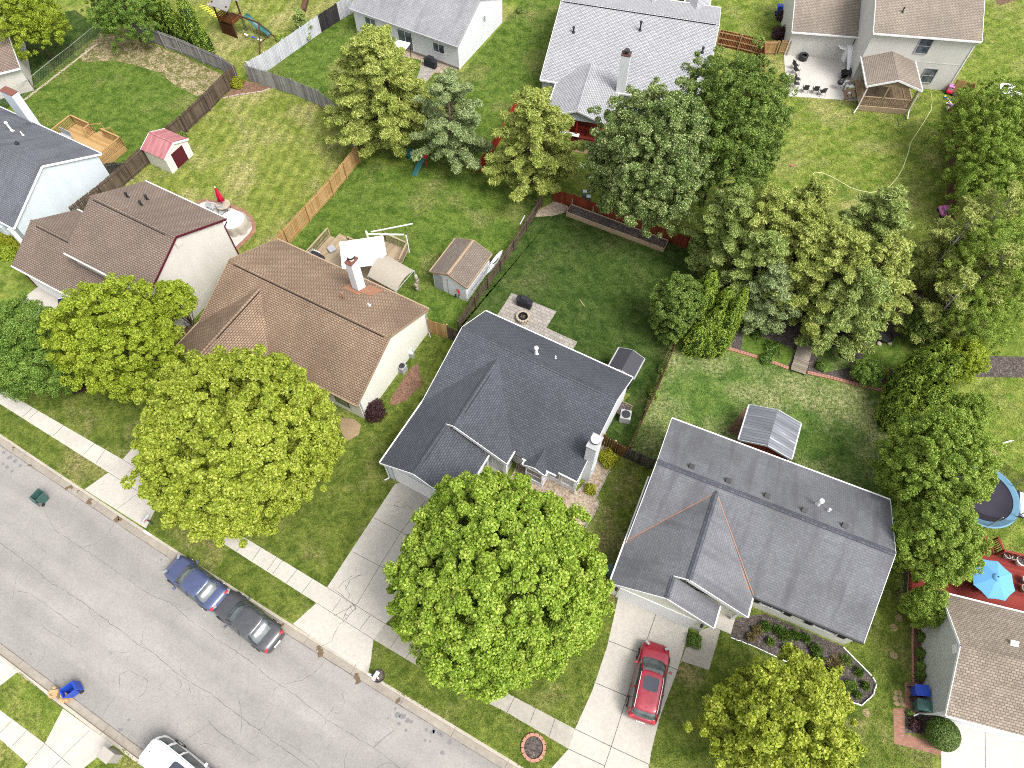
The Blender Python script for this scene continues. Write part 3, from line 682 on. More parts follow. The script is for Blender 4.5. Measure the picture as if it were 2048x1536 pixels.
def window(parent, c, w, h, face, frame='white', glass='glass', mull='v', dep=.07, name='window'):
    """frame and pane on a wall; c centre, face = outward direction (unit, in the house frame)"""
    c = Vector(c); nrm = Vector(face).normalized(); s = Vector((-nrm.y, nrm.x, 0)); up = Vector((0, 0, 1))
    m = MB(); k = .07
    for e in (-1, 1):
        m.bar(c + s * e * (w / 2) - up * h / 2 + nrm * dep / 2, c + s * e * (w / 2) + up * h / 2 + nrm * dep / 2, k, dep, nrm)
        m.bar(c + up * e * (h / 2) - s * (w / 2 - k / 2 - .002) + nrm * dep / 2, c + up * e * (h / 2) + s * (w / 2 - k / 2 - .002) + nrm * dep / 2, dep - .006, k)
    if mull in ('v', 'x'): m.bar(c - up * (h / 2 - k / 2) + nrm * .025, c + up * (h / 2 - k / 2) + nrm * .025, .05, .03, nrm)
    if mull in ('h', 'x'): m.bar(c - s * (w / 2 - k / 2) + nrm * .025, c + s * (w / 2 - k / 2) + nrm * .025, .032, .05)
    o = m.build(name, M[frame], parent)
    g = MB(); g.bar(c - s * (w / 2 - .02) + nrm * .012, c + s * (w / 2 - .02) + nrm * .012, .016, h - .04); g.build('pane', M[glass], o)
    return o
def ridge_vent(mb, axis, a0, a1, br, zr, s, wd=.15, off=0.0):
    """raised vent strips either side of a ridge"""
    for e in (-1, 1):
        p = pt(axis, a0, br + e * wd + off, zr - s * wd + .015); q = pt(axis, a1, br + e * wd + off, zr - s * wd + .015); mb.bar(p, q, .045, .035)
def ridgecap(mb, axis, a0, a1, br, zr, s, wd=.15):
    for e in (-1, 1):
        top = [pt(axis, a0, br, zr + .022), pt(axis, a1, br, zr + .022), pt(axis, a1, br + e * wd, zr - s * wd + .022), pt(axis, a0, br + e * wd, zr - s * wd + .022)]
        mb.slab(top, .03)
def pipe(parent, p, h, r, mat, name='vent_pipe', cap=True):
    m = MB(); m.tube([Vector(p), Vector(p) + Vector((0, 0, h))], r, 10)
    if cap: m.lathe([(r * 1.5, h - .05), (r * 1.7, h), (r * 1.4, h + .1), (.02, h + .12)], p, 12)
    m.lathe([(r * 2.4, -.08), (r * 1.3, .1)], p, 10, cap=False)
    return m.build(name, M[mat], parent, smooth=False)
def boxvent(parent, p, sl, mat='black', name='roof_vent'):
    m = MB(); m.box(Vector(p) + Vector((0, 0, .06)), (.36, .36, .12), rx=sl); m.box(Vector(p) + Vector((0, 0, .14)), (.3, .3, .05), rx=sl)
    return m.build(name, M[mat], parent, bevel=.01)
def downspout(mb, pts, r=.05):
    for a, b in zip(pts[:-1], pts[1:]): mb.bar(a, b, r * 1.6, r * 1.4, (1, 0, 0.01))
def house(name, label, O, th, Wm, Rm, Tm):
    """returns (root, walls, roof, trim, finish)"""
    root = thing(name, label, 'house', (O[0], O[1], 0), math.radians(th))
    W, R, T = MB(), MB(), MB()
    def fin(caps=None, trimname='fascia'):
        w_ = W.build('wall', M[Wm], root); r_ = R.build('roof', M[Rm], root); T.build(trimname, M[Tm], r_)
        if caps: caps.build('ridge_cap', M[Rm], r_)
        return w_, r_
    return root, W, R, T, fin

# ---- C: dark grey roofed white house in the middle
OC = (-1.97, 30.65); TH = -28.5
root, W, R, T, fin = house('house', 'white house with a charcoal shingle roof, behind the lime-green maple', OC, TH, 'sd_white', 'sh_grey', 'white')
gable(R, T, W, 'u', 0, 11.75, 0, 3.1, 8.75, 2.7, 4.55, 2.65, ends=(1, 1), eaves=(1, 0))
gable(R, T, W, 'v', 3.6, 9.8, 0.02, 3.3, 7.2, 2.68, 4.28, 2.55, ends=(0, 2), eaves=(1, 0), oa=.35)
gable(R, T, W, 'v', 9.804, 13.75, .02, 2.75, 5.85, 2.68, 4.005, 2.5, ends=(0, 1), eaves=(1, 1), oa=.3)
T.bar((2.75, -9.82, 3.95), (3.3, -9.82, 4.22), .035, .17); W.box((4.2, -9.72, 1.5), (3.0, .2, 2.0))
R.slab([(7.4, -8.7, 2.668), (10.4, -8.7, 2.668), (10.4, -8.98, 2.58), (7.4, -8.98, 2.58)], .09)
edge(T, (7.9, -8.98, 2.58), (10.4, -8.98, 2.58), .14, .08, out=(0, -1, 0)); edge(T, (10.45, -8.75, 2.65), (11.75, -8.75, 2.65), .14, .08, out=(0, -1, 0))
edge(T, (7.2, -9.8, 2.55), (7.2, -8.6, 2.55), .14, .08, out=(1, 0, 0))
# window gable over the bay
gable(R, T, W, 'v', 7.6, 9.35, 8.15, 8.95, 9.75, 2.56, 2.95, 2.56, oa=.12, ob=.15, ends=(0, 1), eaves=(1, 1), t=.07)
caps = MB(); ridge_vent(caps, 'u', 2.1, 10.6, 3.1, 4.55, .5); ridge_vent(caps, 'v', 5.3, 8.6, 3.3, 4.28, .46); ridge_vent(caps, 'v', 10.5, 12.7, 2.75, 4.005, .48)
w_, r_ = fin()
caps.build('ridge_vent', M['black'], r_)
cp = MB(); ridgecap(cp, 'u', 0, 11.75, 3.1, 4.55, .5, .13); ridgecap(cp, 'v', 4.4, 9.8, 3.3, 4.28, .46, .13); ridgecap(cp, 'v', 9.9, 13.75, 2.75, 4.005, .46, .13); cp.build('ridge_cap', M['sh_grey'], r_)
pipe(root, (5.35, -2.3, 4.05), .75, .09, 'pvc'); pipe(root, (6.6, -1.8, 3.75), .3, .045, 'pvc', cap=False)
ch = MB(); ch.box((11.83, -6.85, 2.5), (.64, 1.0, 5.0)); c_ = ch.build('chimney', M['sd_white'], root)
ch = MB(); ch.box((11.83, -6.85, 5.05), (.74, 1.1, .1)); ch.build('chimney_cap', M['greyp'], c_)
ch = MB(); ch.lathe([(.2, 5.1), (.2, 5.3), (.3, 5.3), (.3, 5.42), (.12, 5.46)], (11.83, -6.8, 0), 18); ch.build('flue', M['pvc'], c_)
ch = MB(); ch.lathe([(.2, 5.2), (.31, 5.2), (.31, 5.3), (.2, 5.3)], (11.83, -6.8, 0), 18, cap=False); ch.build('flue_band', M['black'], c_)
ch = MB(); ch.box((12.16, -6.85, 3.6), (.02, .8, 1.9)); ch.box((12.16, -6.85, 1.1), (.02, .8, 1.5)); ch.build('access_panel', M['sd_cool'], c_)
f = MB(); f.box((2.85, -13.5, 1.05), (4.3, .06, 2.1))
f.build('garage_door', M['white'], root)
f = MB(); f.box((.45, -13.5, 1.2), (.34, .1, 2.3)); f.box((5.35, -13.5, 1.2), (.3, .1, 2.3)); f.build('shutter', M['sd_bluegrey'], root)
window(root, (8.95, -9.235, 1.45), 1.15, 1.5, (0, -1, 0), mull='h'); window(root, (11.05, -8.46, 1.4), .9, 1.4, (0, -1, 0), glass='winpale', mull='h')
window(root, (10.1, -8.46, 1.45), .7, 1.3, (0, -1, 0), mull='h')
f = MB(); f.box((7.0, -9.62, 1.22), (.2, .2, 2.45)); f.build('porch_post', M['white'], root)
f = MB(); f.box((6.1, -9.3, .05), (1.8, 1.4, .1)); f.build('porch_slab', M['conc'], root)
f = MB(); downspout(f, [(11.9, -8.75, 2.5), (11.72, -8.6, 2.3), (11.72, -8.6, .1)]); downspout(f, [(.02, -13.7, 2.5), (.2, -13.6, 2.2), (.2, -13.6, .1), (.0, -13.9, .05)]); f.build('downspout', M['white'], root)
local_area('patio', M['paver'], OC, TH, [(0, .5), (-.1, -4.2), (3.83, -4.28), (3.85, -2.53), (6.5, -2.52), (6.5, .5)], .0125)

# ---- H3: tan roofed cream house
O3 = (-18.08, 37.3)
root, W, R, T, fin = house('house', 'cream house with patchy tan shingle roof and white chimney, behind the yellow-green maple', O3, TH, 'sd_cream', 'sh_tan', 'wood_tan')
gable(R, T, W, 'u', -.35, 13.6, 0, 4.5, 9.15, 2.7, 4.95, 2.65)
gable(R, T, W, 'v', 5.2, 11.85, -.37, 2.95, 6.2, 2.66, 4.6, 2.62, oa=.3, ends=(0, 1))
w_, r_ = fin()
cp = MB(); ridgecap(cp, 'u', -.35, 13.6, 4.5, 4.97, .5, .18); ridgecap(cp, 'v', 5.4, 11.85, 2.95, 4.62, .6, .16); cp.build('ridge_cap', M['sh_tan'], r_)
cp = MB(); cp.bar(pt('u', .2, 4.72, 4.9), pt('u', 13.2, 4.72, 4.9), .04, .05); cp.bar(pt('v', 5.6, 3.15, 4.55), pt('v', 10.2, 3.15, 4.55), .04, .05); cp.build('ridge_vent', M['dark'], r_)
ch = MB(); ch.box((8.35, -1.15, 3.7), (.55, .78, 5.2)); c_ = ch.build('chimney', M['sd_white'], root)
ch = MB(); ch.box((8.35, -1.15, 6.33), (.64, .88, .07)); ch.build('chimney_cap', M['brickcap'], c_)
ch = MB(); ch.lathe([(.17, 6.36), (.17, 6.75), (.26, 6.78), (.26, 6.92), (.18, 7.0), (.05, 7.02)], (8.35, -1.1, 0), 16); ch.build('flue', M['pvc'], c_)
ch = MB(); ch.lathe([(.18, 6.6), (.275, 6.62), (.275, 6.76), (.18, 6.78)], (8.35, -1.1, 0), 16, cap=False); ch.build('flue_band', M['black'], c_)
f = MB(); f.slab([(7.6, -1.65, 3.555), (9.0, -1.62, 3.54), (9.0, -2.0, 3.73), (7.6, -2.0, 3.73)], .012); f.slab([(7.55, -1.0, 3.23), (8.02, -1.0, 3.23), (8.02, -1.66, 3.56), (7.55, -1.66, 3.56)], .012); f.slab([(8.68, -.35, 2.905), (9.9, -.3, 2.88), (9.6, -1.5, 3.48), (8.68, -1.6, 3.53)], .012); f.build('rust_flashing', M['flash'], r_)
pipe(root, (8.55, -3.05, 4.15), .7, .06, 'flash'); 
f = MB(); f.box((10.3, -2.55, 3.99), (.35, .3, .04), rx=.46); f.lathe([(.05, 3.95), (.05, 4.25)], (10.3, -2.55, 0), 8); f.build('vent_pipe', M['metalw'], root)
f = MB(); f.box((11.8, -8.82, 1.2), (1.2, .1, 1.1)); o_ = f.build('window', M['wood_brown'], root); g = MB(); g.box((11.8, -8.885, 1.2), (1.0, .02, .9)); g.build('pane', M['glass'], o_)
f = MB(); downspout(f, [(13.62, -8.95, 2.5), (13.5, -8.75, 2.3), (13.5, -8.75, .1)]); downspout(f, [(13.62, -.2, 2.5), (13.5, -.35, 2.3), (13.5, -.35, .1), (13.9, -.7, .06)]); f.build('downspout', M['greyp'], root)
f = MB(); f.box((2.9, -11.58, 1.05), (4.6, .06, 2.1)); f.build('garage_door', M['white'], root)

# ---- H2: brown roofed beige two-storey house with maroon trim
O2 = (-28.51, 41.05)
root, W, R, T, fin = house('house', 'tall beige house with brown shingle roof and maroon trim', O2, TH, 'sd_beige', 'sh_brown', 'maroon')
gut = MB()
gable(R, T, W, 'u', 0, 8.05, 0, 4.2, 8.25, 5.2, 7.35, 5.25, oa=.16, ob=.25, ends=(0, 1), gut=gut)
k = (4.55 - 2.65) / (10.15 - 6.9)
gable(R, T, W, 'u', -5.45, -.02, 3.55, 6.9, 10.15, 2.6, 4.5, 2.65, oa=.14, ob=.28, ends=(0, 0), gut=gut)
R.slab([(-.018, -6.9, 4.5), (.14, -6.9, 4.5), (.14, -10.15, 2.65), (-.018, -10.15, 2.65)], .09)
zj = 4.5 - k * (8.0 - 6.9)
R.slab([(.14, -7.95, 3.92), (7.95, -7.95, 3.92), (7.95, -10.15, 2.65), (.14, -10.15, 2.65)], .09)
edge(gut, (0, -10.15, 2.65), (7.95, -10.15, 2.65), .14, .09, out=(0, -1, 0)); edge(T, (7.95, -7.95, 3.9), (7.95, -10.15, 2.65), out=(1, 0, 0))
W.prism([(.3, -7.8), (5.2, -7.8), (5.2, -9.85), (.3, -9.85)], 0, 2.55)
w_, r_ = fin(); gut.build('gutter', M['white'], r_)
cp = MB(); ridgecap(cp, 'u', 0, 8.05, 4.2, 7.37, .5, .15); ridgecap(cp, 'u', -5.45, -.1, 6.9, 4.52, .6, .14); cp.build('ridge_cap', M['sh_brown'], r_)
cp = MB(); cp.bar((.4, -4.42, 7.28), (7.2, -4.42, 7.28), .04, .05); cp.bar((-4.7, -7.1, 4.42), (-1.4, -7.1, 4.42), .04, .05); cp.build('ridge_vent', M['dark'], r_)
for q in ((1.55, -2.6, 6.5), (3.1, -2.75, 6.55), (2.6, -1.9, 6.15)): pipe(root, q, .4, .07, 'black', 'vent_pipe')
window(root, (3.2, -8.02, 4.65), 1.7, .8, (0, -1, 0), glass='glass')
f = MB(); f.box((-3.0, -9.9, 1.05), (4.4, .06, 2.1)); f.build('garage_door', M['white'], root)
f = MB(); f.box((-5.1, -9.9, 1.2), (.3, .12, 2.3)); f.box((7.6, -9.9, 1.25), (.16, .16, 2.5)); f.build('porch_post', M['maroon'], root)
f = MB(); downspout(f, [(8.1, -.1, 5.0), (7.95, -.35, 4.6), (7.95, -.35, .1)]); f.build('downspout', M['maroon'], root)
f = MB(); f.box((7.93, -4.2, 6.55), (.05, .5, .45)); f.build('gable_vent', M['sd_beige'], root)
f = MB(); f.box((8.05, -7.0, .45), (.2, .35, .5)); f.build('meter_box', M['greyp'], root)

# ---- H1: pale house at the left edge
O1 = (-34.87, 46.82)
root, W, R, T, fin = house('house', 'pale white house with grey roof and wide white chimney, cut by left edge', O1, TH, 'sd_cool', 'sh_h1', 'white')
gable(R, T, W, 'u', -15, 0, 0, 4.7, 9.45, 2.7, 5.15, 2.6)
w_, r_ = fin()
cp = MB(); ridgecap(cp, 'u', -15, 0, 4.7, 5.17, .5, .15); cp.build('ridge_cap', M['sh_h1'], r_)
ch = MB(); ch.box((-8.75, .12, 2.75), (1.45, .66, 5.5)); c_ = ch.build('chimney', M['sd_cool'], root)
ch = MB(); ch.box((-8.75, .12, 5.53), (1.47, .68, .06)); ch.build('chimney_cap', M['brickcap'], c_)
ch = MB(); ch.slab([(-9.6, -.2, 2.96), (-7.9, -.2, 2.96), (-7.9, -.9, 3.2), (-9.6, -.9, 3.2)], .1); ch.build('cricket', M['sh_h1'], r_)
pipe(root, (-7.05, -2.3, 3.9), .8, .08, 'pvc'); pipe(root, (-5.9, -2.2, 3.85), .35, .05, 'pvc', cap=False)
boxvent(root, (-7.2, -3.6, 4.6), .47); boxvent(root, (-4.4, -3.6, 4.6), .47)
f = MB(); f.box((-.3, -9.6, 1.3), (.3, .3, 2.5)); f.build('porch_post', M['white'], root)
f = MB(); f.box((-3, -9.3, .9), (2.2, .6, 1.8)); f.build('front_bay', M['sd_cool'], root)

# ---- H6: white house at the top, rear wall facing us
O6 = (-16.29, 67.4)
root, W, R, T, fin = house('house', 'white house with weathered light grey roof and a patio door, top edge', O6, TH, 'sd_white', 'sh_white', 'greyp')
gable(R, T, W, 'u', 0, 12.45, -9.3, -4.6, 0, 2.7, 5.0, 2.7)
w_, r_ = fin()
window(root, (2.15, .3, 1.75), 1.3, 1.0, (0, -1, 0), glass='glass')
window(root, (6.2, .3, 1.15), 1.7, 2.05, (0, -1, 0), glass='glass', name='patio_door'); window(root, (10.1, .3, 1.6), 1.3, 1.0, (0, -1, 0), glass='glass')
window(root, (12.31, 5.3, 2.4), .45, .8, (1, 0, 0), glass='glass')
f = MB(); f.box((6.2, 4.6, .12), (12.2, 8.75, .24)); f.build('foundation', M['found'], root)

# ---- H7: pale grey roof, top centre-right
O7 = (4.8, 65.16)
root, W, R, T, fin = house('house', 'large house with pale grey speckled roof and red stained porch', O7, -14, 'sd_bluegrey', 'sh_pale', 'white')
gable(R, T, W, 'u', -.3, 14.6, -5.4, 0, 8.55, 3.3, 5, 2.55)
gable(R, T, W, 'v', 6.4, 13.1, 1.25, 4.05, 7.0, 2.5, 3.55, 2.5, ends=(0, 1), wall=False)
W.prism([(1.6, -8.0), (6.8, -8.0), (6.8, -8.9), (1.6, -8.9)], 0, 2.45)
for u in (8.0, 12.3):
    gable(R, T, W, 'v', -13, -3.6, u - 1.2, u, u + 1.2, 2.9, 3.9, 2.9, ends=(0, 0))
m = MB(); m.add([(1.45, -12.9, 2.34), (6.85, -12.9, 2.34), (4.07, -12.9, 3.42), (1.45, -12.8, 2.34), (6.85, -12.8, 2.34), (4.07, -12.8, 3.42)], [(0, 1, 2), (5, 4, 3), (0, 3, 4, 1), (1, 4, 5, 2), (2, 5, 3, 0)]); m.build('gable_end', M['sd_bluegrey'], root)
w_, r_ = fin()
cp = MB(); ridgecap(cp, 'u', -.3, 14.6, 0, 5.02, .25, .16); ridgecap(cp, 'v', 6.6, 13.1, 4.05, 3.57, .36, .14); cp.build('ridge_cap', M['sh_pale'], r_)
cp = MB(); cp.bar((-.1, -.2, 5.0), (14.3, -.2, 5.0), .05, .06)
for u in (8.0, 12.3): ridge_vent(cp, 'v', -12, -6, u, 3.9, .8, .12)
cp.build('ridge_vent', M['dark'], r_)
ch = MB(); ch.box((7.15, -8.2, 3.1), (.8, .75, 6.2)); c_ = ch.build('chimney', M['sd_white'], root)
ch = MB(); ch.box((7.15, -8.2, 6.23), (.84, .78, .06)); ch.build('chimney_cap', M['capbrown'], c_)
ch = MB(); ch.lathe([(.15, 6.26), (.15, 6.45), (.25, 6.48), (.25, 6.6)], (7.15, -8.2, 0), 14); ch.build('flue', M['black'], c_)
for q, h in (((7.6, -1.9, 4.45), .8), ((1.6, -3.2, 4.1), .45), ((13.6, -3.2, 4.1), .45)): pipe(root, q, h, .08, 'black')
m = MB()
for u in (1.6, 4.1, 6.7): m.box((u, -12.75, 1.5), (.14, .14, 1.8))
m.build('porch_post', M['redrail'], root)
m = MB(); m.box((4.1, -10.9, .42), (5.6, 3.9, .12)); m.box((4.1, -12.95, .2), (5.4, .05, .4)); m.build('porch_deck', M['reddeck'], root)

# ---- H8: two-storey house, top right
O8 = (32.55, 59.8)
root, W, R, T, fin = house('house', 'two-storey pale house with taupe roof and gabled back porch, top right', O8, -7, 'sd_greige', 'sh_taupe', 'white')
gable(R, T, W, 'u', 0, 9.5, -9.5, -4.7, 0, 5.4, 7.6, 5.4, oa=.15, ob=.3)
gable(R, T, W, 'u', -6.1, .2, -11, -7.2, -3.5, 2.7, 4.6, 2.7, oa=.15, ob=.3)
w_, r_ = fin()
window(root, (5.0, .3, 4.35), 1.15, 1.5, (0, -1, 0), frame='greyp', glass='glass', mull='h'); window(root, (6.85, .3, 1.45), 1.1, 1.5, (0, -1, 0), frame='greyp', glass='glass', mull='h')
f = MB(); f.box((6.7, .295, 2.75), (5.2, .02, .08)); f.build('band_board', M['sd_greige'], root)
pipe(root, (2.4, 2.0, 6.35), .35, .05, 'black')
f = MB(); downspout(f, [(9.4, .1, 5.2), (9.25, .28, 4.8), (9.25, .28, .1)]); f.build('downspout', M['white'], root)

# ---- H4: slate roofed house, right of the middle
O4 = (10.73, 21.88); T4 = -23.5
root, W, R, T, fin = house('house', 'house with a large slate grey roof edged in orange valleys, above the parked red car', O4, T4, 'sd_cream', 'sh_slate', 'white')
dk = MB()
gable(R, T, W, 'u', 0, 14.3, 0, 4.45, 9.35, 2.7, 4.9, 2.65, eaves=(1, 0))
gable(R, T, W, 'v', 4.6, 10.62, -.08, 3.9, 7.87, 2.66, 4.72, 2.62, ends=(0, 2), oa=.45)
gable(R, T, W, 'v', 10.624, 12.0, -.08, 3.1, 6.25, 2.66, 4.306, 2.6, ends=(0, 1), oa=.16, ob=.28)
T.bar((3.1, -10.64, 4.27), (3.9, -10.64, 4.66), .035, .17); W.box((3.1, -10.6, 1.4), (5.6, .6, 2.2))
edge(dk, (7.9, -9.35, 2.65), (14.3, -9.35, 2.65), .13, .1, out=(0, -1, 0))
w_, r_ = fin(); dk.build('gutter', M['black'], r_)
cp = MB(); ridgecap(cp, 'u', 0, 14.3, 4.45, 4.92, .47, .17); ridgecap(cp, 'v', 4.7, 10.62, 3.9, 4.74, .5, .16); ridgecap(cp, 'v', 10.7, 12.0, 3.1, 4.32, .5, .14); cp.build('ridge_cap', M['sh_slatecap'], r_)
vl = MB()
def onmain(v): return 4.9 - (4.9 - 2.65) / 4.9 * (v - 4.45)
vt = 4.45 + (4.9 - 4.72) / ((4.9 - 2.65) / 4.9)
for (u, v) in ((-.05, 9.3), (7.8, 9.3)):
    a = Vector((3.9, -vt - .15, onmain(vt + .15) + .03)); b = Vector((u, -v, onmain(v) + .03)); s = Vector((.07 if u > 3 else -.07, .04, 0))
    vl.bar(a - s, b - s, .05, .03); vl.bar(a + s * .9, b + s * .9, .05, .03)
vl.build('valley_flashing', M['flash'], r_)
for u in (2.05, 4.36, 6.75, 9.0, 11.37): boxvent(root, (u, -3.87, 4.62), .46)
pipe(root, (9.8, -2.95, 4.1), .75, .09, 'pvc'); pipe(root, (10.45, -3.1, 4.2), .25, .05, 'pvc')
for u in (9.35, 12.55):
    window(root, (u, -9.05, 1.65), 1.35, 1.0, (0, -1, 0), mull='x')
    f = MB()
    for e in (-1, 1): f.box((u + e * .98, -9.08, 1.65), (.42, .05, 1.1))
    f.build('shutter', M['black'], root)
f = MB(); f.box((2.95, -11.8, 1.05), (4.75, .2, 2.1))
f.build('garage_door', M['white'], root)
for u in (.42, 5.72):
    f = MB(); f.box((u, -11.95, 1.75), (.14, .14, .28)); f.lathe([(.09, 1.9), (.03, 1.98)], (u, -11.95, 0), 8); f.build('wall_lantern', M['black'], root)
f = MB(); f.box((7.55, -10.3, 1.25), (.16, .16, 2.5)); f.build('porch_post', M['white'], root)
f = MB(); f.box((7.0, -10.4, .04), (1.5, 1.6, .08)); f.build('porch_slab', M['conc'], root)

# ---- H5: bottom right
O5 = (25.34, 10.43)
root, W, R, T, fin = house('house', 'pale grey house with a mixed tan roof, bottom right corner beside the bins', O5, -14.5, 'sd_grey', 'sh_mixed', 'white')
gable(R, T, W, 'u', 0, 12, 0, 3.4, 6.8, 2.7, 4.5, 2.7)
w_, r_ = fin()
cp = MB(); ridgecap(cp, 'u', 0, 12, 3.4, 4.52, .5, .14); cp.build('ridge_cap', M['sh_mixed'], r_)
f = MB(); f.box((.13, -3.4, 3.7), (.06, .5, .5)); f.build('gable_vent', M['white'], root)
f = MB(); f.box((3.1, -2.4, 4.05), (.42, .35, .12), rx=.48); f.build('roof_vent', M['whitep'], root, bevel=.02)
f = MB(); f.box((3.0, -6.52, 1.05), (4.8, .05, 2.1)); f.build('garage_door', M['white'], root)
f = MB(); downspout(f, [(-.02, -6.8, 2.6), (-.1, -6.75, 2.2), (-.15, -6.5, .1), (-.7, -6.9, .08)]); f.build('downspout', M['white'], root)
f = MB(); downspout(f, [(.05, -.1, 2.6), (.12, -.35, 2.2), (.12, -.35, .1)]); f.build('downspout', M['white'], root)

# ---- H0: corner of a brown-roofed house top left
o0 = P(24, 47, 2.6)
root, W, R, T, fin = house('house', 'brown-roofed house of which only a roof corner shows at the far top left', (o0.x, o0.y), 25, 'sd_beige', 'sh_brown', 'white')
gable(R, T, W, 'u', -14, 0, -1, 3.2, 7.4, 2.6, 4.3, 2.6)
fin()

HOUSEBOX = [(OC, TH, [(.2, 11.6, .3, 8.6), (.2, 5.6, 8.5, 13.6), (5.5, 7.1, 8.5, 9.6), (11.4, 12.3, 6.2, 7.5)]), (O3, TH, [(-.1, 13.4, .3, 9), (0, 6, 8, 11.6)]), (O2, TH, [(.2, 7.9, .3, 9.9), (-5.3, .3, 3.8, 9.9)]), (O1, TH, [(-15, -.2, .3, 9.2)]), (O6, TH, [(.2, 12.3, -9, -.3)]),
            (O7, -14, [(0, 14.3, -5, 8.3), (1.5, 6.8, 8, 13)]), (O8, -7, [(.1, 9.4, -9.2, -.3), (-6, .2, -10.8, -3.8)]), (O4, T4, [(.15, 14.1, .3, 9.05), (.1, 6.1, 8, 11.8)]), (O5, -14.5, [(0, 12, .3, 6.5)])]
# ================================================================== fences
def picket_fence(name, label, pts, h, mat, post_mat=None, board=.14, gap=.012, side=1, rails=2, postgap=2.4, topcap=False, lean=.01, group=None, sagv=.0, postup=.05):
    """boards on one side (side=+1 left of the walking direction), rails and posts on the other"""
    pts = [Vector((p[0], p[1], 0)) for p in pts]
    root = thing(name, label, 'fence', pts[0], 0, group); o = pts[0]
    B, Rl = MB(), MB(); posts = []
    for a, b in zip(pts[:-1], pts[1:]):
        d = b - a; Ln = d.length; t = d.normalized(); nrm = Vector((-t.y, t.x, 0)) * side; ang = math.atan2(t.y, t.x)
        k = max(1, int(Ln / (board + gap)))
        for i in range(k):
            c = a + t * (i + .5) * Ln / k - o + nrm * .03
            hh = h * random.uniform(1 - lean * 2, 1 + lean); B.box(c + Vector((0, 0, hh / 2 + .03)), (board, .018, hh), rz=ang + random.gauss(0, lean), ry=random.gauss(0, lean))
        for r in range(rails):
            z = .3 + (h - .5) * r / max(1, rails - 1)
            Rl.bar(a - o + Vector((0, 0, z)) - nrm * .005, b - o + Vector((0, 0, z)) - nrm * .005, .045, .09)
        if topcap: Rl.bar(a - o + Vector((0, 0, h + .06)), b - o + Vector((0, 0, h + .06)), .13, .035)
        m = max(1, round(Ln / postgap))
        for i in range(m + 1):
            q = a + t * Ln * i / m
            if not any((q - p).length < .4 for p in posts): posts.append(q); pm = MB(); pm.box(q - o - nrm * .06 + Vector((0, 0, (h + postup) / 2)), (.1, .1, h + postup), rz=ang); pm.build('post', M[post_mat or mat], root)
    B.build('board_panel', M[mat], root); Rl.build('rail', M[post_mat or mat], root)
    return root
def px(*pts): return PL(pts)
picket_fence('fence', 'weathered silver-grey plank fence below the columnar evergreens, top left', px((255, 64), (300, 84), (365, 108), (453, 146), (478, 164)), 1.75, 'wood_grey', side=1)
picket_fence('fence', 'long dark brown plank fence running beside the pink roofed shed', px((478, 164), (458, 182), (420, 222), (375, 264), (320, 308), (266, 357)), 1.8, 'wood_brown', side=-1)
picket_fence('fence', 'short dark brown fence return between the pale house and the beige house', px((266, 357), (215, 402), (160, 445)), 1.75, 'wood_brown', side=-1)
picket_fence('fence', 'peeling white plank fence with a dark repaired stretch, top centre-left', px((505, 158), (539, 139), (643, 65)), 1.85, 'wood_white', side=-1)
picket_fence('fence', 'charcoal stretch of planks let into the white fence', px((643, 65), (680, 41)), 1.85, 'wood_char', side=-1)
picket_fence('fence', 'white plank fence end beside the corner of the white house', px((680, 41), (708, 24)), 1.9, 'wood_white', side=-1)
picket_fence('fence', 'curving silver-grey plank fence ending under the big pine', px((500, 162), (539, 174), (590, 190), (643, 212), (690, 250), (716, 315)), 1.75, 'wood_grey', side=-1)
picket_fence('fence', 'new honey-coloured cedar fence between the two back yards', px((719, 324), (667, 391), (620, 443), (578, 489), (556, 512)), 1.8, 'wood_new', side=-1, topcap=False)
picket_fence('fence', 'low dark picket fence beside the tan garden shed', px((1082, 414), (1052, 462), (1000, 541), (950, 612), (917, 661)), 1.25, 'wood_brown', 'wood_brown', board=.1, gap=.06, side=-1)
picket_fence('gate', 'honey-coloured gate joining the cream house to the brown fence', px((859, 665), (897, 677)), 1.75, 'wood_new', side=-1)
picket_fence('fence', 'short brown fence between the cedar gate and the charcoal roof', px((897, 677), (925, 690)), 1.7, 'wood_brown', side=-1)
picket_fence('fence', 'rusty red plank fence behind the long timber planter', px((1106, 402), (1146, 413), (1195, 432), (1260, 456), (1330, 482), (1372, 497)), 1.35, 'wood_red', side=-1)
picket_fence('fence', 'brown picket fence edge-on between the charcoal and the slate roofed houses', px((1345, 703), (1318, 770), (1285, 840), (1255, 912)), 1.5, 'wood_redgrey', 'wood_redgrey', board=.1, gap=.05, side=1)
picket_fence('fence', 'stained brown plank fence section behind the yellow bush', px((1203, 889), (1225, 903), (1248, 915)), 1.6, 'wood_gate', 'wood_post', side=-1)
picket_fence('fence', 'dark grey plank fence section meeting the slate roofed house', px((1248, 915), (1275, 927), (1302, 938)), 1.6, 'wood_dkgrey', side=-1)
picket_fence('fence', 'tall red-brown fence running up the right side past the toy car', px((1905, 215), (1900, 300), (1893, 400), (1882, 500), (1872, 640)), 1.75, 'wood_redgrey', 'wood_redgrey', side=-1, rails=3)
picket_fence('fence', 'red fence with pale rails, right of the pale grey roof', px((1432, 92), (1475, 101), (1519, 113)), 1.7, 'wood_red', 'wood_post', side=1, rails=3)
picket_fence('fence', 'red-brown fence running down behind the big green trees', px((1519, 113), (1518, 190), (1516, 270)), 1.6, 'wood_red', side=1)
picket_fence('gate', 'cedar gate beside the maroon shrubs, top right', px((1522, 110), (1550, 110)), 1.5, 'wood_new', 'wood_post', side=1)
picket_fence('fence', 'short cedar fence against the two-storey house, left of its patio', px((1556, 108), (1573, 110)), 1.5, 'wood_new', 'wood_post', side=1)
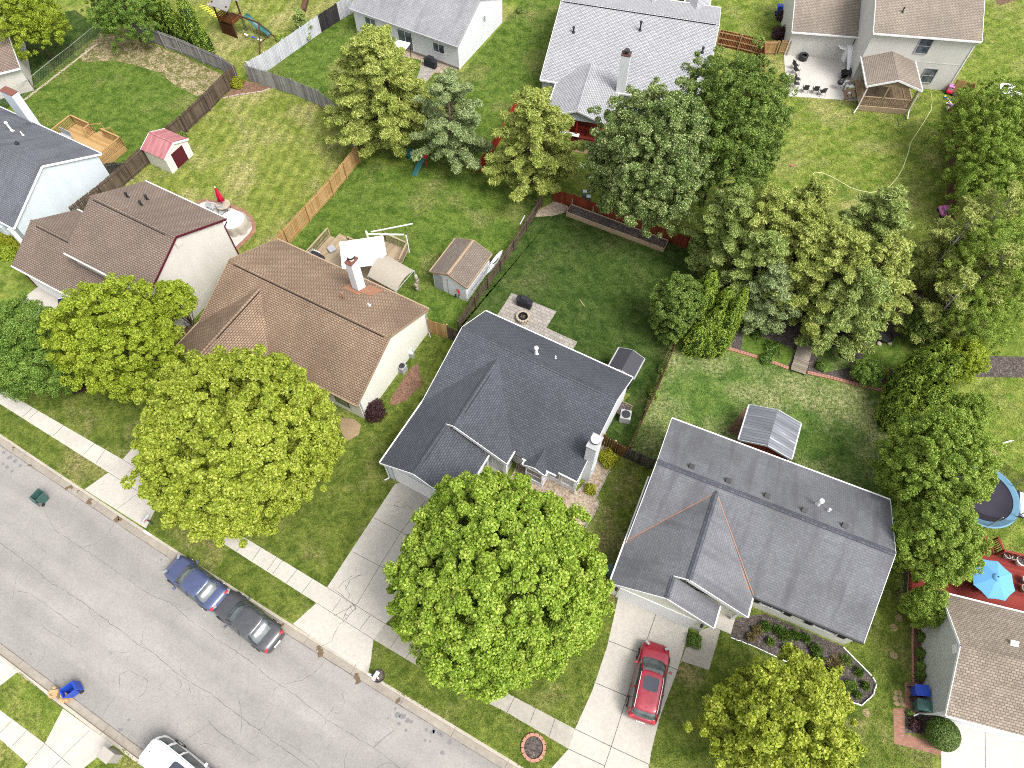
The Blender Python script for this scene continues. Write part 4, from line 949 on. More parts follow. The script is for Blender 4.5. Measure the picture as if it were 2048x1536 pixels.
picket_fence('fence', 'red stained fence left of the red porch', px((1080, 228), (1032, 222), (1012, 262), (978, 318), (960, 345)), 1.35, 'redrail', side=1, rails=3)
picket_fence('fence', 'short cedar fence beside the pile of toys', px((1900, 187), (1934, 193), (1928, 240)), 1.5, 'wood_new', 'wood_new', side=-1, rails=2)
picket_fence('gate', 'grey plank gate between the brown fence and the pale house', px((222, 356), (240, 352), (258, 352)), 1.5, 'wood_dkgrey', side=1)
def chain_fence(label, pts, h=1.2, gap=3.0):
    pts = [Vector((p[0], p[1], 0)) for p in pts]; o = pts[0]; root = thing('chain_link_fence', label, 'fence', o)
    rl, ms = MB(), MB()
    for a, b in zip(pts[:-1], pts[1:]):
        rl.tube([a - o + Vector((0, 0, h)), b - o + Vector((0, 0, h))], .028, 6); Ln = (b - a).length; m = max(1, round(Ln / gap))
        for i in range(m + 1):
            q = a.lerp(b, i / m) - o; pm = MB(); pm.tube([q, q + Vector((0, 0, h + .05))], .03, 6); pm.build('post', M['chain'], root)
        k = int(Ln / .22); t = (b - a).normalized()
        for i in range(k):
            p0 = a - o + t * i * .22
            for z0, z1 in ((.05, h - .02),):
                e = min(Ln, (i + 4) * .22)
                ms.bar(p0 + Vector((0, 0, z0)), a - o + t * e + Vector((0, 0, z0 + (z1 - z0) * (e - i * .22) / .88)), .006, .006)
                ms.bar(p0 + Vector((0, 0, z1)), a - o + t * e + Vector((0, 0, z1 - (z1 - z0) * (e - i * .22) / .88)), .006, .006)
    rl.build('top_rail', M['chain'], root); ms.build('wire_mesh', M['chain'], root)
chain_fence('galvanised chain link fence across the upper left lawn', px((0, 222), (70, 180), (112, 145), (150, 116), (205, 70)))
chain_fence('galvanised chain link fence beside the slate roofed house, near the red deck', px((1800, 1150), (1796, 1226), (1830, 1234)), 1.15, 2)
r = MB(); a_, b_ = P(50, 200), P(195, 88)
for i in range(26):
    q = a_.lerp(b_, i / 26 + random.uniform(-.008, .008)); r.box((q.x, q.y, .04), (random.uniform(.3, .75), .16, .08), rz=.95 + random.gauss(0, .1))
tag(r.build('stone_edging', M['stone'], bevel=.02), 'broken line of pale edging stones beside the chain link fence, top left', 'edging')

# ================================================================== sheds, decks, patios
def tilt(root): return root
def shed(name, label, corner_uv, O, th, L_, D_, ze, zr, wall, roof, trim, axis='v', rough_off=.12):
    """gabled shed; near-left corner at local (0,0), v away from the viewer"""
    root = thing(name, label, 'shed', (O[0], O[1], 0), math.radians(th)); W, R, T = MB(), MB(), MB()
    if axis == 'v': gable(R, T, W, 'v', -D_, 0, 0, L_ / 2, L_, ze, zr, ze, oa=rough_off, ob=rough_off + .03, t=.06)
    else: gable(R, T, W, 'u', 0, L_, -D_, -D_ / 2, 0, ze, zr, ze, oa=rough_off, ob=rough_off + .03, t=.06)
    w_ = W.build('wall', M[wall], root); r_ = R.build('roof', M[roof], root); T.build('fascia', M[trim], r_)
    return root, r_
# tan shed
OT = P(860, 543, 2.0)
root, r_ = shed('garden_shed', 'white garden shed with taupe shingle roof and a ladder on its side', 0, OT, TH, 3.27, 3.85, 2.0, 2.65, 'sd_white', 'sh_shed', 'wood_tan')
f = MB(); ridgecap(f, 'v', -3.85, 0, 1.635, 2.67, .3, .1); f.build('ridge_cap', M['wood_tan'], r_)
f = MB(); f.box((.65, .11, .95), (.75, .04, 1.85)); f.box((1.45, .12, .95), (.06, .03, 1.85)); f.build('door', M['greyp'], root)
t = NT('pink_tin', .5, .5); nz = t.noise(t.coord('UV', (3.2, .35, 1)), 1, 4, .7); M['pinkroof'] = t.color(t.ramp(nz, [(.35, tone(176, 96, 102)), (.65, tone(216, 150, 152))]))
OP = P(303, 328, 0)
root = thing('garden_shed', 'small cream shed with a faded pink roof and maroon doors', 'shed', (OP.x, OP.y, 0), math.radians(-28.5))
W, R, T = MB(), MB(), MB(); gable(R, T, W, 'u', -.1, 2.6, -2.85, -1.35, .15, 1.75, 2.45, 1.75, oa=.1, ob=.12, t=.05, eaves=(0, 0))
# the shed's gable end with the doors faces right
w_ = W.build('wall', M['sd_cream'], root); r_ = R.build('roof', M['pinkroof'], root); T.build('fascia', M['white'], r_)
f = MB(); f.box((2.53, 1.35, .85), (.05, 1.35, 1.55)); f.build('door', M['maroon'], root)
f = MB(); f.bar((-.1, 1.35, 2.475), (2.6, 1.35, 2.475), .16, .03); f.build('ridge_cap', M['pinkroof'], r_)
f = MB(); f.box((2.53, .62, .85), (.04, .06, 1.6)); f.box((2.53, 2.08, .85), (.04, .06, 1.6)); f.build('door_trim', M['white'], root)
# grey resin shed
OG = P(1217, 733, 2.0)
root, r_ = shed('resin_shed', 'dark grey resin shed tucked behind the charcoal roofed house', 0, OG, TH, 1.95, 1.9, 1.9, 2.3, 'greyp', 'greyp', 'greyp')
for c in list(root.children): c.data.materials[0] = M['shedgrey'] if 'shedgrey' in M else M['greyp']
# metal roofed wood shed
t = NT('tin_roof', .35, .5); t.b.inputs['Metallic'].default_value = .5
nz = t.noise(t.coord('UV', (2.2, .22, 1)), 1, 4, .6); M['tin'] = t.color(t.ramp(nz, [(.35, tone(132, 134, 142)), (.62, tone(170, 172, 180)), (.72, tone(226, 228, 236))]))
OM = Vector((0, 0, 0)); t4 = math.radians(T4)
U4 = Vector((math.cos(t4), math.sin(t4), 0)); V4 = Vector((math.sin(t4), -math.cos(t4), 0)); B4 = Vector((O4[0], O4[1], 0))
q = B4 + U4 * 4.62 + V4 * -.78
root, r_ = shed('garden_shed', 'red-brown wooden shed with a corrugated metal roof behind the slate roofed house', 0, q, T4, 3.54, 2.9, 1.85, 2.45, 'wood_red', 'tin', 'metalw')
f = MB()
for i in range(14):
    y = .1 + i * .21
    for e in (0, 1): f.bar((1.77, y, 2.455), (3.52 if e else .02, y, 1.86), .03, .03)
f.build('rib', M['tin'], r_)

def railing(R, pts, h=.95, z=0.0, sp=.14, post=1.6, bw=.045):
    """top rail, bottom rail, balusters, posts along a polyline"""
    for a, b in zip(pts[:-1], pts[1:]):
        a = Vector(a); b = Vector(b); Ln = (b - a).length; d = (b - a).normalized()
        R.bar(a + Vector((0, 0, h)), b + Vector((0, 0, h)), .13, .04); R.bar(a + Vector((0, 0, .12)), b + Vector((0, 0, .12)), .05, .05)
        for i in range(1, int(Ln / sp)): q = a + d * i * sp; R.bar(q + Vector((0, 0, .1)), q + Vector((0, 0, h)), bw, bw, (d.x, d.y, .01))
        for q in (a, b): R.bar(q - Vector((0, 0, .05)), q + Vector((0, 0, h + .02)), .09, .09, (1, 0, .01))
def planks(B, u0, u1, v0, v1, z, w=.14, along='u', th=.035):
    if along == 'u':
        k = int(round((v1 - v0) / w))
        for i in range(k): v = v0 + (i + .5) * (v1 - v0) / k; B.box(((u0 + u1) / 2, -v, z - th / 2), (u1 - u0, (v1 - v0) / k - .008, th))
    else:
        k = int(round((u1 - u0) / w))
        for i in range(k): u = u0 + (i + .5) * (u1 - u0) / k; B.box((u, -(v0 + v1) / 2, z - th / 2), ((u1 - u0) / k - .008, v1 - v0, th))
# deck behind H1
root = thing('deck', 'raised honey-coloured wooden deck with railings behind the pale house', 'deck', (O1[0], O1[1], 0), math.radians(TH))
B, R = MB(), MB(); z = .55; planks(B, -7.6, -1.6, -3.0, -.02, z, .14); B.box((-4.6, 3.02, .28), (6.0, .04, .5)); B.box((-1.58, 1.5, .28), (.04, 3.0, .5))
railing(R, [(-7.6, 0.3, z), (-7.6, 3.0, z), (-5.2, 3.0, z)], .95); railing(R, [(-3.9, 3.0, z), (-1.6, 3.0, z), (-1.6, .2, z)], .95); railing(R, [(-5.2, 3.0, z), (-5.2, 2.2, z)], .95)
S = MB()
for i in range(3): S.box((-4.55, 3.2 + i * .28, .42 - i * .17), (1.2, .28, .05))
S.bar((-5.15, 3.0, z + .9), (-5.15, 3.9, .9), .08, .05); S.bar((-3.95, 3.0, z + .9), (-3.95, 3.9, .9), .08, .05); S.bar((-5.15, 3.9, 0), (-5.15, 3.9, .95), .08, .08, (1, 0, 0)); S.bar((-3.95, 3.9, 0), (-3.95, 3.9, .95), .08, .08, (1, 0, 0))
B.build('decking', M['wood_new'], root); R.build('railing', M['wood_new'], root); S.build('steps', M['wood_new'], root)
def local(O, th, u, v, z=0.0):
    a = math.radians(th); return Vector((O[0] + u * math.cos(a) + v * math.sin(a), O[1] + u * math.sin(a) - v * math.cos(a), z))
def grill(label, loc, rz, mat='blackcloth', group=None, s=1.0):
    root = thing('barbecue_grill', label, 'grill', loc, rz, group)
    b = MB(); b.box((0, 0, .42 * s), (1.25 * s, .55 * s, .84 * s)); b.box((0, 0, .95 * s), (.8 * s, .5 * s, .3 * s), taper=.8)
    b.build('cover', M[mat], root, bevel=.07); 
    f = MB()
    for e in (-1, 1): f.box((e * .62 * s, 0, .72 * s), (.2 * s, .45 * s, .05))
    f.build('side_shelf', M[mat], root, bevel=.02)
    f = MB()
    for e in (-1, 1): f.tube([(e * .5 * s, -.2, .06), (e * .5 * s, .2, .06)], .06, 8)
    f.build('wheel', M['rubber'], root)
    return root
q = local(O1, TH, -6.6, -1.1, .55)
r_ = thing('patio_bench', 'grey metal bench standing on the honey-coloured deck', 'bench', q, math.radians(TH))
f = MB(); f.box((0, 0, .42), (1.3, .45, .04)); f.build('seat', M['greyp'], r_); f = MB(); f.box((0, .25, .72), (1.3, .05, .45), rx=-.15); f.build('backrest', M['greyp'], r_)
f = MB(); [f.box((x, y, .21), (.05, .05, .42)) for x in (-.6, .6) for y in (-.18, .18)]; f.build('leg', M['greyp'], r_)

# deck, sail and awning behind H3
root = thing('deck', 'pale wooden deck behind the cream house, beside the white sail', 'deck', (O3[0], O3[1], 0), math.radians(TH))
B, R = MB(), MB(); z = .5
planks(B, 1.5, 8.4, -3.6, .2, z, .14, 'v'); B.box((4.95, 3.62, .25), (6.9, .04, .46))
planks(B, 1.9, 3.2, -4.3, -3.6, z - .15, .14)
B.build('decking', M['wood_pale'], root)
railing(R, [(1.5, .4, z), (1.5, 3.6, z)]); railing(R, [(3.4, 3.6, z), (5.8, 3.6, z)], .95); railing(R, [(5.8, 3.6, z), (5.8, 5.4, z), (8.0, 5.4, z), (8.4, 3.6, z), (8.4, 1.8, z)], .95); R.build('railing', M['wood_pale'], root)
B = MB(); planks(B, 5.8, 8.0, -5.4, -3.62, z - .004, .14, 'v'); B.build('lower_decking', M['wood_pale'], root)
B = MB(); B.box((4.7, 3.35, z + .22), (1.9, .35, .06)); B.box((4.0, 3.35, z + .1), (.1, .3, .2)); B.box((5.4, 3.35, z + .1), (.1, .3, .2)); B.build('bench_plank', M['wood_new'], root)
B = MB(); B.box((5.75, 3.55, 1.7), (.11, .11, 3.4)); B.box((8.05, 5.4, 1.3), (.09, .09, 2.0)); B.bar((5.75, 3.6, 3.0), (8.2, 5.0, 2.9), .06, .12); B.bar((5.6, 4.2, 2.6), (8.0, 6.5, 2.6), .05, .1); B.build('pergola_post', M['white'], root)
s0, s1, s2, s3, s4 = [P(*q) for q in ((679, 484, 2.9), (766, 471, 2.9), (773, 508, 2.7), (751, 530, 2.6), (684, 538, 2.8))]
m = MB(); n_ = 1
so = s0.copy(); so.z = 0
vs = [v - so for v in (s0, s1, s2, s3, s4)]; c = sum(vs, Vector()) / 5 - Vector((0, 0, .15))
m.add([tuple(v) for v in vs] + [tuple(c)] + [tuple(v - Vector((0, 0, .02))) for v in vs] + [tuple(c - Vector((0, 0, .02)))], [(i, (i + 1) % 5, 5) for i in range(5)] + [((i + 1) % 5 + 6, i + 6, 11) for i in range(5)] + [(i + 6, (i + 1) % 5 + 6, (i + 1) % 5, i) for i in range(5)])
o_ = m.build('shade_sail', M['cloth_white'], smooth=False); o_.location = so; tag(o_, 'white shade sail stretched over the deck behind the chimney', 'shade sail')
aw = [P(*q) for q in ((766, 507, 2.5), (828, 541, 2.5), (792, 583, 2.2), (735, 552, 2.2))]
root = thing('awning', 'arched beige awning over the patio beside the white sail', 'awning', (aw[0].x, aw[0].y, 0)); o_ = Vector((aw[0].x, aw[0].y, 0))
m = MB(); K_ = 9; vs = []
for e in (0, 1):
    for i in range(K_):
        f_ = i / (K_ - 1); p0 = aw[0].lerp(aw[3], f_); p1 = aw[1].lerp(aw[2], f_); hz = .35 * math.sin(math.pi * f_)
        for p in (p0, p1): vs.append(p - o_ + Vector((0, 0, hz - .03 * e)))
m.add(vs, [(2 * i, 2 * i + 1, 2 * i + 3, 2 * i + 2) for i in range(K_ - 1)] + [(2 * K_ + 2 * i + 2, 2 * K_ + 2 * i + 3, 2 * K_ + 2 * i + 1, 2 * K_ + 2 * i) for i in range(K_ - 1)])
m.build('canopy', M['cloth_beige'], root, smooth=False)
m = MB()
for p in aw: m.tube([Vector((p.x, p.y, 0)) - o_, p - o_], .045, 8)
m.bar(aw[1] - o_, aw[2] - o_, .05, .05); m.build('pole', M['greyp'], root)
m = MB(); 
for p in (aw[1],):
    for k in range(4): m.blob(Vector((p.x, p.y, 0)) - o_ + Vector((random.gauss(0, .05), random.gauss(0, .05), .35 + .45 * k)), .17, 2.0)
m.build('gathered_curtain', M['cloth_beige'], root, smooth=True)
grill('covered black grill on the pale deck behind the cream house', local(O3, TH, 2.3, -1.0, .5), math.radians(TH), s=.9)
r_ = thing('patio_ottoman', 'small dark cushion lying on the pale deck', 'cushion', P(664, 500, .5)); m = MB(); m.box((0, 0, .12), (.62, .62, .24), rz=.6); m.build('cushion', M['greyp'], r_, bevel=.07)
r_ = thing('storage_box', 'white framed box lying at the edge of the pale deck', 'box', P(630, 509, .5), math.radians(TH)); m = MB(); m.box((0, 0, .15), (.9, .45, .3)); m.build('box', M['whitep'], r_, bevel=.02); m = MB(); m.box((0, 0, .31), (.72, .3, .02)); m.build('panel', M['greyp'], r_)
# ladder, boat and wheelbarrow by the tan shed
r_ = thing('ladder', 'extension ladder hung along the side of the tan roofed shed', 'ladder', local(OT, TH, 3.3, -.3), math.radians(TH + 90)); m = MB(); m.bar((0, -.08, .9), (3.3, -.08, .9), .03, .08); m.bar((0, -.08, 1.35), (3.3, -.08, 1.35), .03, .08); m.build('rail', M['metalw'], r_)
m = MB(); [m.tube([(x * .26 + .1, -.08, .9), (x * .26 + .1, -.08, 1.35)], .018, 6) for x in range(13)]; m.build('rung', M['metalw'], r_)
r_ = thing('kayak', 'white and black kayak leaning behind the tan roofed shed', 'kayak', P(989, 524, .3), math.radians(60)); m = MB()
m.lathe([(.03, -1.3), (.2, -1.0), (.34, -.5), (.38, 0), (.34, .5), (.2, 1.0), (.03, 1.3)], n=12, sx=1, sy=.6); o_ = m.build('hull', M['whitep'], r_, smooth=True); o_.rotation_euler = (0, 1.45, 0); m = MB(); m.lathe([(.02, 0), (.22, .02), (.24, .06)], (0, 0, .22), 12, sx=2.2); m.build('cockpit', M['black'], r_)
r_ = thing('wheelbarrow', 'red wheelbarrow propped against the tan roofed shed', 'wheelbarrow', P(918, 592), math.radians(-70)); m = MB(); m.box((0, 0, .75), (.62, .25, .8), rx=.25, taper=.75); m.build('tray', M['redp'], r_, bevel=.05); m = MB(); [m.bar((e * .25, -.12, .1), (e * .28, .1, 1.5), .04, .04) for e in (-1, 1)]; m.build('handle', M['black'], r_); m = MB(); m.tube([(-.05, -.15, .2), (.05, -.15, .2)], .19, 14); m.build('wheel', M['rubber'], r_)
# fire pit and grill on the paver patio
grill('black covered grill on the grey paver patio', P(1049, 611), math.radians(-25), s=.95)
r_ = thing('fire_pit', 'round stone fire pit on the grey paver patio', 'fire pit', P(1046, 638)); m = MB(); prof = []
for k in range(14):
    for lv in range(2):
        a = 6.283 * (k + .5 * lv) / 14; m.box((.45 * math.cos(a), .45 * math.sin(a), .09 + .19 * lv), (.2, .185, .18), rz=a)
m.build('stone_ring', M['stone'], r_, bevel=.015); m = MB(); m.lathe([(.01, .26), (.2, .27), (.33, .24), (.33, .4), (.37, .41), (.38, .36)], (0, 0, 0), 20, cap=False); m.build('fire_bowl', M['dark'], r_); m = MB(); [m.tube([(random.uniform(-.2, .2), random.uniform(-.2, .2), .3), (random.uniform(-.2, .2), random.uniform(-.2, .2), .36)], .04, 6) for _ in range(6)]; m.build('log', M['bark'], r_)
# timber planter at the red fence
pa, pb = P(1132, 432), P(1326, 505); d = (pb - pa); ang = math.atan2(d.y, d.x); Ln = d.length
r_ = thing('raised_planter', 'long raised timber planter in front of the rusty red fence', 'planter', pa, ang); m = MB()
for z_ in (.1, .27, .44): m.box((Ln / 2, 0, z_), (Ln, .05, .155)); m.box((Ln / 2, 1.0, z_), (Ln, .05, .155)); m.box((0, .5, z_), (.05, .95, .155)); m.box((Ln, .5, z_), (.05, .95, .155))
m.build('timber_side', M['wood_tan'], r_); m = MB(); m.box((Ln / 2, .5, .22), (Ln - .1, .94, .4)); m.build('soil', M['mulch'], r_)
for x_, y_ in ((0, 0), (0, 1), (Ln * .22, 1)): m = MB(); m.box((x_ + .06, y_, .55), (.08, .08, 1.1)); m.build('stake', M['wood_tan'], r_)
for k, (a_, b_, h_) in enumerate(((1168, 396, .75), (1176, 401, .45))):
    r_ = thing('utility_box', ('taller' if k == 0 else 'shorter') + ' pale green utility pedestal behind the rusty red fence', 'utility box', P(a_, b_)); m = MB(); m.box((0, 0, h_ / 2), (.32, .32, h_)); m.build('cabinet', M['utilgreen'] if 'utilgreen' in M else M['sd_bluegrey'], r_, bevel=.02); m = MB(); m.box((0, 0, h_ + .03), (.36, .36, .07)); m.build('lid', M['sd_bluegrey'], r_, bevel=.02)
# white downspout extension lying by the fence
m = MB(); m.bar((0, 0, .05), (1.1, .05, .05), .09, .07); o_ = m.build('drain_pipe', M['white']); o_.location = P(1040, 450); o_.rotation_euler = (0, 0, math.radians(65)); tag(o_, 'white drain pipe lying by the low picket fence', 'pipe')
# H2 patio
O2v = Vector((O2[0], O2[1], 0))
ctr = P(455, 446); 
def ell(c, a, b, rot, n=40): return [(c[0] + a * math.cos(6.283 * i / n) * math.cos(rot) - b * math.sin(6.283 * i / n) * math.sin(rot), c[1] + a * math.cos(6.283 * i / n) * math.sin(rot) + b * math.sin(6.283 * i / n) * math.cos(rot)) for i in range(n)]
pp = PL([(395, 412), (402, 406), (414, 403), (428, 405), (445, 410), (465, 417), (482, 425), (495, 435), (503, 447), (504, 458), (498, 468), (484, 482), (470, 495), (440, 470)])
cm = sum(pp, Vector()) / len(pp)
area('brick_border', M['redbrick'], [cm + (p - cm) * 1.0 + (p - cm).normalized() * .42 for p in pp], .0125, world=True)
area('patio', M['concw'], pp, .0165, world=True)
r_ = thing('closed_umbrella', 'closed crimson patio umbrella in a round white table', 'umbrella', P(452, 420)); m = MB(); m.tube([(0, 0, 0), (0, 0, 2.6)], .025, 8); m.build('pole', M['greyp'], r_)
m = MB(); prof = [(.05, 2.55), (.12, 2.2), (.2, 1.6), (.26, 1.15), (.2, 1.12)]; N_ = 20; vs = []
for r0, z0 in prof:
    for j in range(N_): a = 6.283 * j / N_; rr = r0 * (1 + .28 * math.cos(5 * a)); vs.append((rr * math.cos(a), rr * math.sin(a), z0))
m.add(vs, [(i * N_ + (j + 1) % N_, i * N_ + j, (i + 1) * N_ + j, (i + 1) * N_ + (j + 1) % N_) for i in range(4) for j in range(N_)]); m.build('furled_canopy', M['cloth_red'], r_, smooth=True); m = MB(); m.lathe([(.05, 2.6), (.03, 2.72)], n=8); m.build('finial', M['whitep'], r_)
r_ = thing('patio_table', 'round pale patio table around the crimson umbrella', 'table', P(452, 421)); m = MB(); m.lathe([(.58, .68), (.6, .7), (.6, .73), (.05, .735)], n=24); m.build('table_top', M['stone'], r_); m = MB(); [m.tube([(.45 * math.cos(a), .45 * math.sin(a), 0), (.4 * math.cos(a), .4 * math.sin(a), .7)], .03, 6) for a in (.7, 2.3, 3.9, 5.5)]; m.build('leg', M['black'], r_)
def pchair(label, loc, rz, mat, group, fab=None):
    r_ = thing('patio_chair', label, 'chair', loc, rz, group); m = MB(); m.box((0, 0, .42), (.46, .46, .04)); m.build('seat', M[fab or mat], r_, bevel=.01)
    m = MB(); m.box((0, .24, .72), (.46, .04, .5), rx=-.2); m.build('backrest', M[fab or mat], r_, bevel=.01)
    m = MB()
    for e in (-1, 1): m.tube([(e * .25, -.22, 0), (e * .25, -.22, .62), (e * .25, .2, .62), (e * .25, .26, 0)], .016, 5)
    m.build('frame', M[mat], r_); return r_
pchair('dark patio chair on the white patio, left of the crimson umbrella', P(427, 422), 1.2, 'black', None, 'greyp')
pchair('grey patio chair between the umbrella table and the covered hot tub', P(447, 432), .2, 'black', None, 'greyp')
r_ = thing('covered_table', 'large round table under a draped beige cover by the beige house', 'covered table', P(470, 452)); m = MB(); vs = []; N_ = 40
for r0, z0, f_ in ((0, .78, 0), (.8, .78, 0), (1.02, .74, 0), (1.08, .55, .02), (1.14, .25, .05), (1.2, .03, .08)):
    for j in range(N_): a = 6.283 * j / N_; rr = r0 * (1 + f_ * math.cos(9 * a)) * (1.12 if abs(math.cos(a)) > .5 else 1); vs.append((rr * math.cos(a), rr * math.sin(a), z0))
m.add(vs, [(i * N_ + j, i * N_ + (j + 1) % N_, (i + 1) * N_ + (j + 1) % N_, (i + 1) * N_ + j)[::-1] for i in range(5) for j in range(N_)]); m.build('draped_cover', M['cloth_beige'], r_, smooth=True); m = MB(); m.lathe([(.01, .785), (.98, .785), (1.0, .76)], n=36, cap=False); m.build('table_top', M['cloth_white'], r_)
# flag on the beige house
q = P(140, 592, 2.4); r_ = thing('flag', 'small flag with stripes and a blue corner hanging from the beige house porch', 'flag', (q.x, q.y, 0), math.radians(-20)); m = MB(); m.tube([(.5, .3, 2.3), (-.5, -.6, 2.6)], .02, 6); m.build('pole', M['white'], r_)
st_, wh, bl = MB(), MB(), MB()
for i in range(7): (st_ if i % 2 == 0 else wh).slab([(-.5 + .13 * i, -.6 + .1 * i, 2.56 - .03 * i), (-.5 + .13 * (i + 1), -.6 + .1 * (i + 1), 2.53 - .03 * i), (-.75 + .13 * (i + 1), -.9 + .1 * (i + 1), 1.75), (-.75 + .13 * i, -.9 + .1 * i, 1.78)], .01)
for i in range(4): bl.slab([(-.51 + .13 * i, -.61 + .1 * i, 2.575 - .03 * i), (-.51 + .13 * (i + 1), -.61 + .1 * (i + 1), 2.545 - .03 * i), (-.63 + .13 * (i + 1), -.76 + .1 * (i + 1), 2.18), (-.63 + .13 * i, -.76 + .1 * i, 2.2)], .012)
st_.build('red_stripes', M['redp'], r_); wh.build('white_stripes', M['whitep'], r_); bl.build('blue_canton', M['flagblue'] if 'flagblue' in M else M['blue'], r_)

# ---- porch on the two-storey house
t8 = -7
root = thing('back_porch', 'tan wooden porch with a gabled shingle roof on the back of the two-storey house', 'porch', (32.81, 59.98, 0), math.radians(t8))
R, T, W = MB(), MB(), MB(); gable(R, T, W, 'v', -.35, 4.05, -.15, 2.3, 4.75, 2.75, 3.6, 2.75, wall=False, ends=(0, 1), t=.07)
r_ = R.build('roof', M['sh_taupe'], root); T.build('gutter', M['white'], r_)
m = MB(); m.add([(.0, -3.85, 2.7), (4.6, -3.85, 2.7), (2.3, -3.85, 3.46), (.0, -3.78, 2.7), (4.6, -3.78, 2.7), (2.3, -3.78, 3.46)], [(0, 1, 2), (5, 4, 3), (0, 3, 4, 1), (1, 4, 5, 2), (2, 5, 3, 0)]); m.build('gable_end', M['wood_pale'], root)
B = MB(); planks(B, .05, 4.6, .25, 3.9, .55, .14, 'v'); B.box((2.3, -3.93, .3), (4.6, .05, .5)); B.build('decking', M['wood_tan'], root)
for x_, y_ in ((.12, -3.82), (1.9, -3.82), (4.5, -3.82), (.12, -1.5), (4.5, -.2)): m = MB(); m.box((x_, y_, 1.6), (.12, .12, 2.15)); m.build('post', M['wood_tan'], root)
R = MB(); railing(R, [(.12, -3.82, .55), (2.0, -3.82, .55), (4.5, -3.82, .55)], .95, sp=.2, bw=.07); railing(R, [(4.5, -3.82, .55), (4.5, -.3, .55)], .95, sp=.15); railing(R, [(.12, -2.6, .55), (.12, -3.82, .55)], .95, sp=.15); R.build('railing', M['wood_tan'], root)
m = MB()
for i in range(3): m.box((-.2 - .28 * i, -1.9, .42 - .17 * i), (.28, 1.3, .05))
m.bar((0, -2.55, 1.4), (-.95, -2.55, .95), .06, .09); m.bar((0, -1.25, 1.4), (-.95, -1.25, .95), .06, .09); m.bar((-.95, -2.55, 0), (-.95, -2.55, 1), .08, .08, (1, 0, 0)); m.bar((-.95, -1.25, 0), (-.95, -1.25, 1), .08, .08, (1, 0, 0)); m.build('steps', M['wood_tan'], root)
m = MB(); downspout(m, [(-.1, -4.1, 2.65), (.02, -3.95, 2.4), (.02, -3.95, .5), (-.3, -4.5, .1)], .055); downspout(m, [(4.75, -4.1, 2.65), (4.66, -3.95, 2.4), (4.66, -3.95, .5), (4.6, -4.7, .1)], .055); m.build('downspout', M['white'], root)
local_area('patio', M['concw'], (27.32, 64.38), -7, [(-.2, -.6), (6.1, -.4), (6.3, 6.25), (-.35, 6.4)], .0125)
# things on that patio
C8 = [(1588, 137, 2.0), (1590, 147, 1.9), (1592, 165, 1.7), (1590, 174, 1.6), (1608, 184, 3.0), (1628, 186, 3.0), (1642, 190, 3.3)]
lb8 = ['uppermost black folding chair along the left edge of the white patio', 'second black folding chair from the top along the left edge of the white patio', 'third black folding chair from the top on the left edge of the white patio', 'lowest black folding chair on the left edge of the white patio', 'leftmost black chair along the front edge of the white patio', 'middle black chair along the front edge of the white patio', 'rightmost black chair along the front edge of the white patio']
for (a_, b_, r0), lb in zip(C8, lb8): pchair(lb, P(a_, b_), r0, 'black', 'black chairs around the white patio', 'black')
q = P(1605, 119); r_ = thing('tyre_planter', 'black ring-shaped tub near the wall of the two-storey house', 'tub', q); m = MB(); m.lathe([(.25, .5), (.32, .55), (.42, .55), (.45, .5), (.42, .05), (.3, .02)], n=22, cap=False); m.build('tub', M['black'], r_, smooth=True); m = MB(); m.lathe([(.01, .3), (.3, .32)], n=16, cap=False); m.build('hollow', M['dark'], r_)
q = P(1690, 125); r_ = thing('play_slide', 'large white plastic play slide standing on the patio against the grey wall', 'slide', q, .2); m = MB(); m.box((.1, .3, .8), (.7, .7, 1.6)); m.build('platform', M['whitep'], r_, bevel=.06); m = MB(); m.slab([(-.35, 0, 1.5), (.45, 0, 1.5), (.3, -1.5, .15), (-.5, -1.5, .15)], .1); m.build('chute', M['whitep'], r_, bevel=.04); m = MB(); m.box((-.75, .35, 1.5), (.8, .6, .1), ry=.3); m.build('table_flap', M['whitep'], r_, bevel=.03)
q = P(1699, 131); r_ = thing('kids_bucket', 'bright blue round tub beside the white slide', 'tub', q); m = MB(); m.lathe([(.22, 0), (.3, .5), (.34, .52), (.28, .5), (.05, .42)], n=18); m.build('tub', M['blue'], r_); m = MB(); m.tube([(-.3, 0, .5), (0, 0, .68), (.3, 0, .5)], .015, 6); m.build('handle', M['metalw'], r_)
def kettle(label, q, s=1):
    r_ = thing('kettle_grill', label, 'grill', q); m = MB(); m.lathe([(.05, .5), (.26, .62), (.3, .75), (.3, .78), (.24, .92), (.06, 1.0)], n=18); m.build('bowl', M['black'], r_, smooth=True)
    m = MB(); [m.tube([(.2 * math.cos(a), .2 * math.sin(a), .6), (.36 * math.cos(a), .36 * math.sin(a), 0)], .018, 6) for a in (.5, 2.6, 4.7)]; m.build('leg', M['metalw'], r_); m = MB(); m.tube([(-.08, 0, 1.02), (.08, 0, 1.02)], .02, 6); m.build('handle', M['wood_tan'], r_)
kettle('black kettle grill on three thin legs near the front of the white patio', P(1675, 178))
grill('black gas grill with a silver lid beside the porch stairs', P(1702, 152), 1.5, 'black', s=.85)
q = P(1702, 150); r_ = thing('grill_lid', 'shiny silver hood on top of the black gas grill', 'hood', (q.x, q.y, 0)); m = MB(); m.tube([(-.3, 0, 1.0), (.3, 0, 1.0)], .2, 12); m.build('hood', M['metalw'], r_)
for k, (a_, b_, rz_, lb) in enumerate(((1683, 148, .3, 'toppled dark metal chair, uppermost in the heap beside the gas grill'), (1679, 155, 1.9, 'toppled dark metal chair, lowest left in the heap beside the gas grill'), (1690, 158, 2.8, 'toppled dark metal chair nearest the kettle grill'))):
    r_ = pchair(lb, P(a_, b_, .25), rz_, 'black', None, 'dark'); r_.rotation_euler = (1.3, .4 * k, rz_)
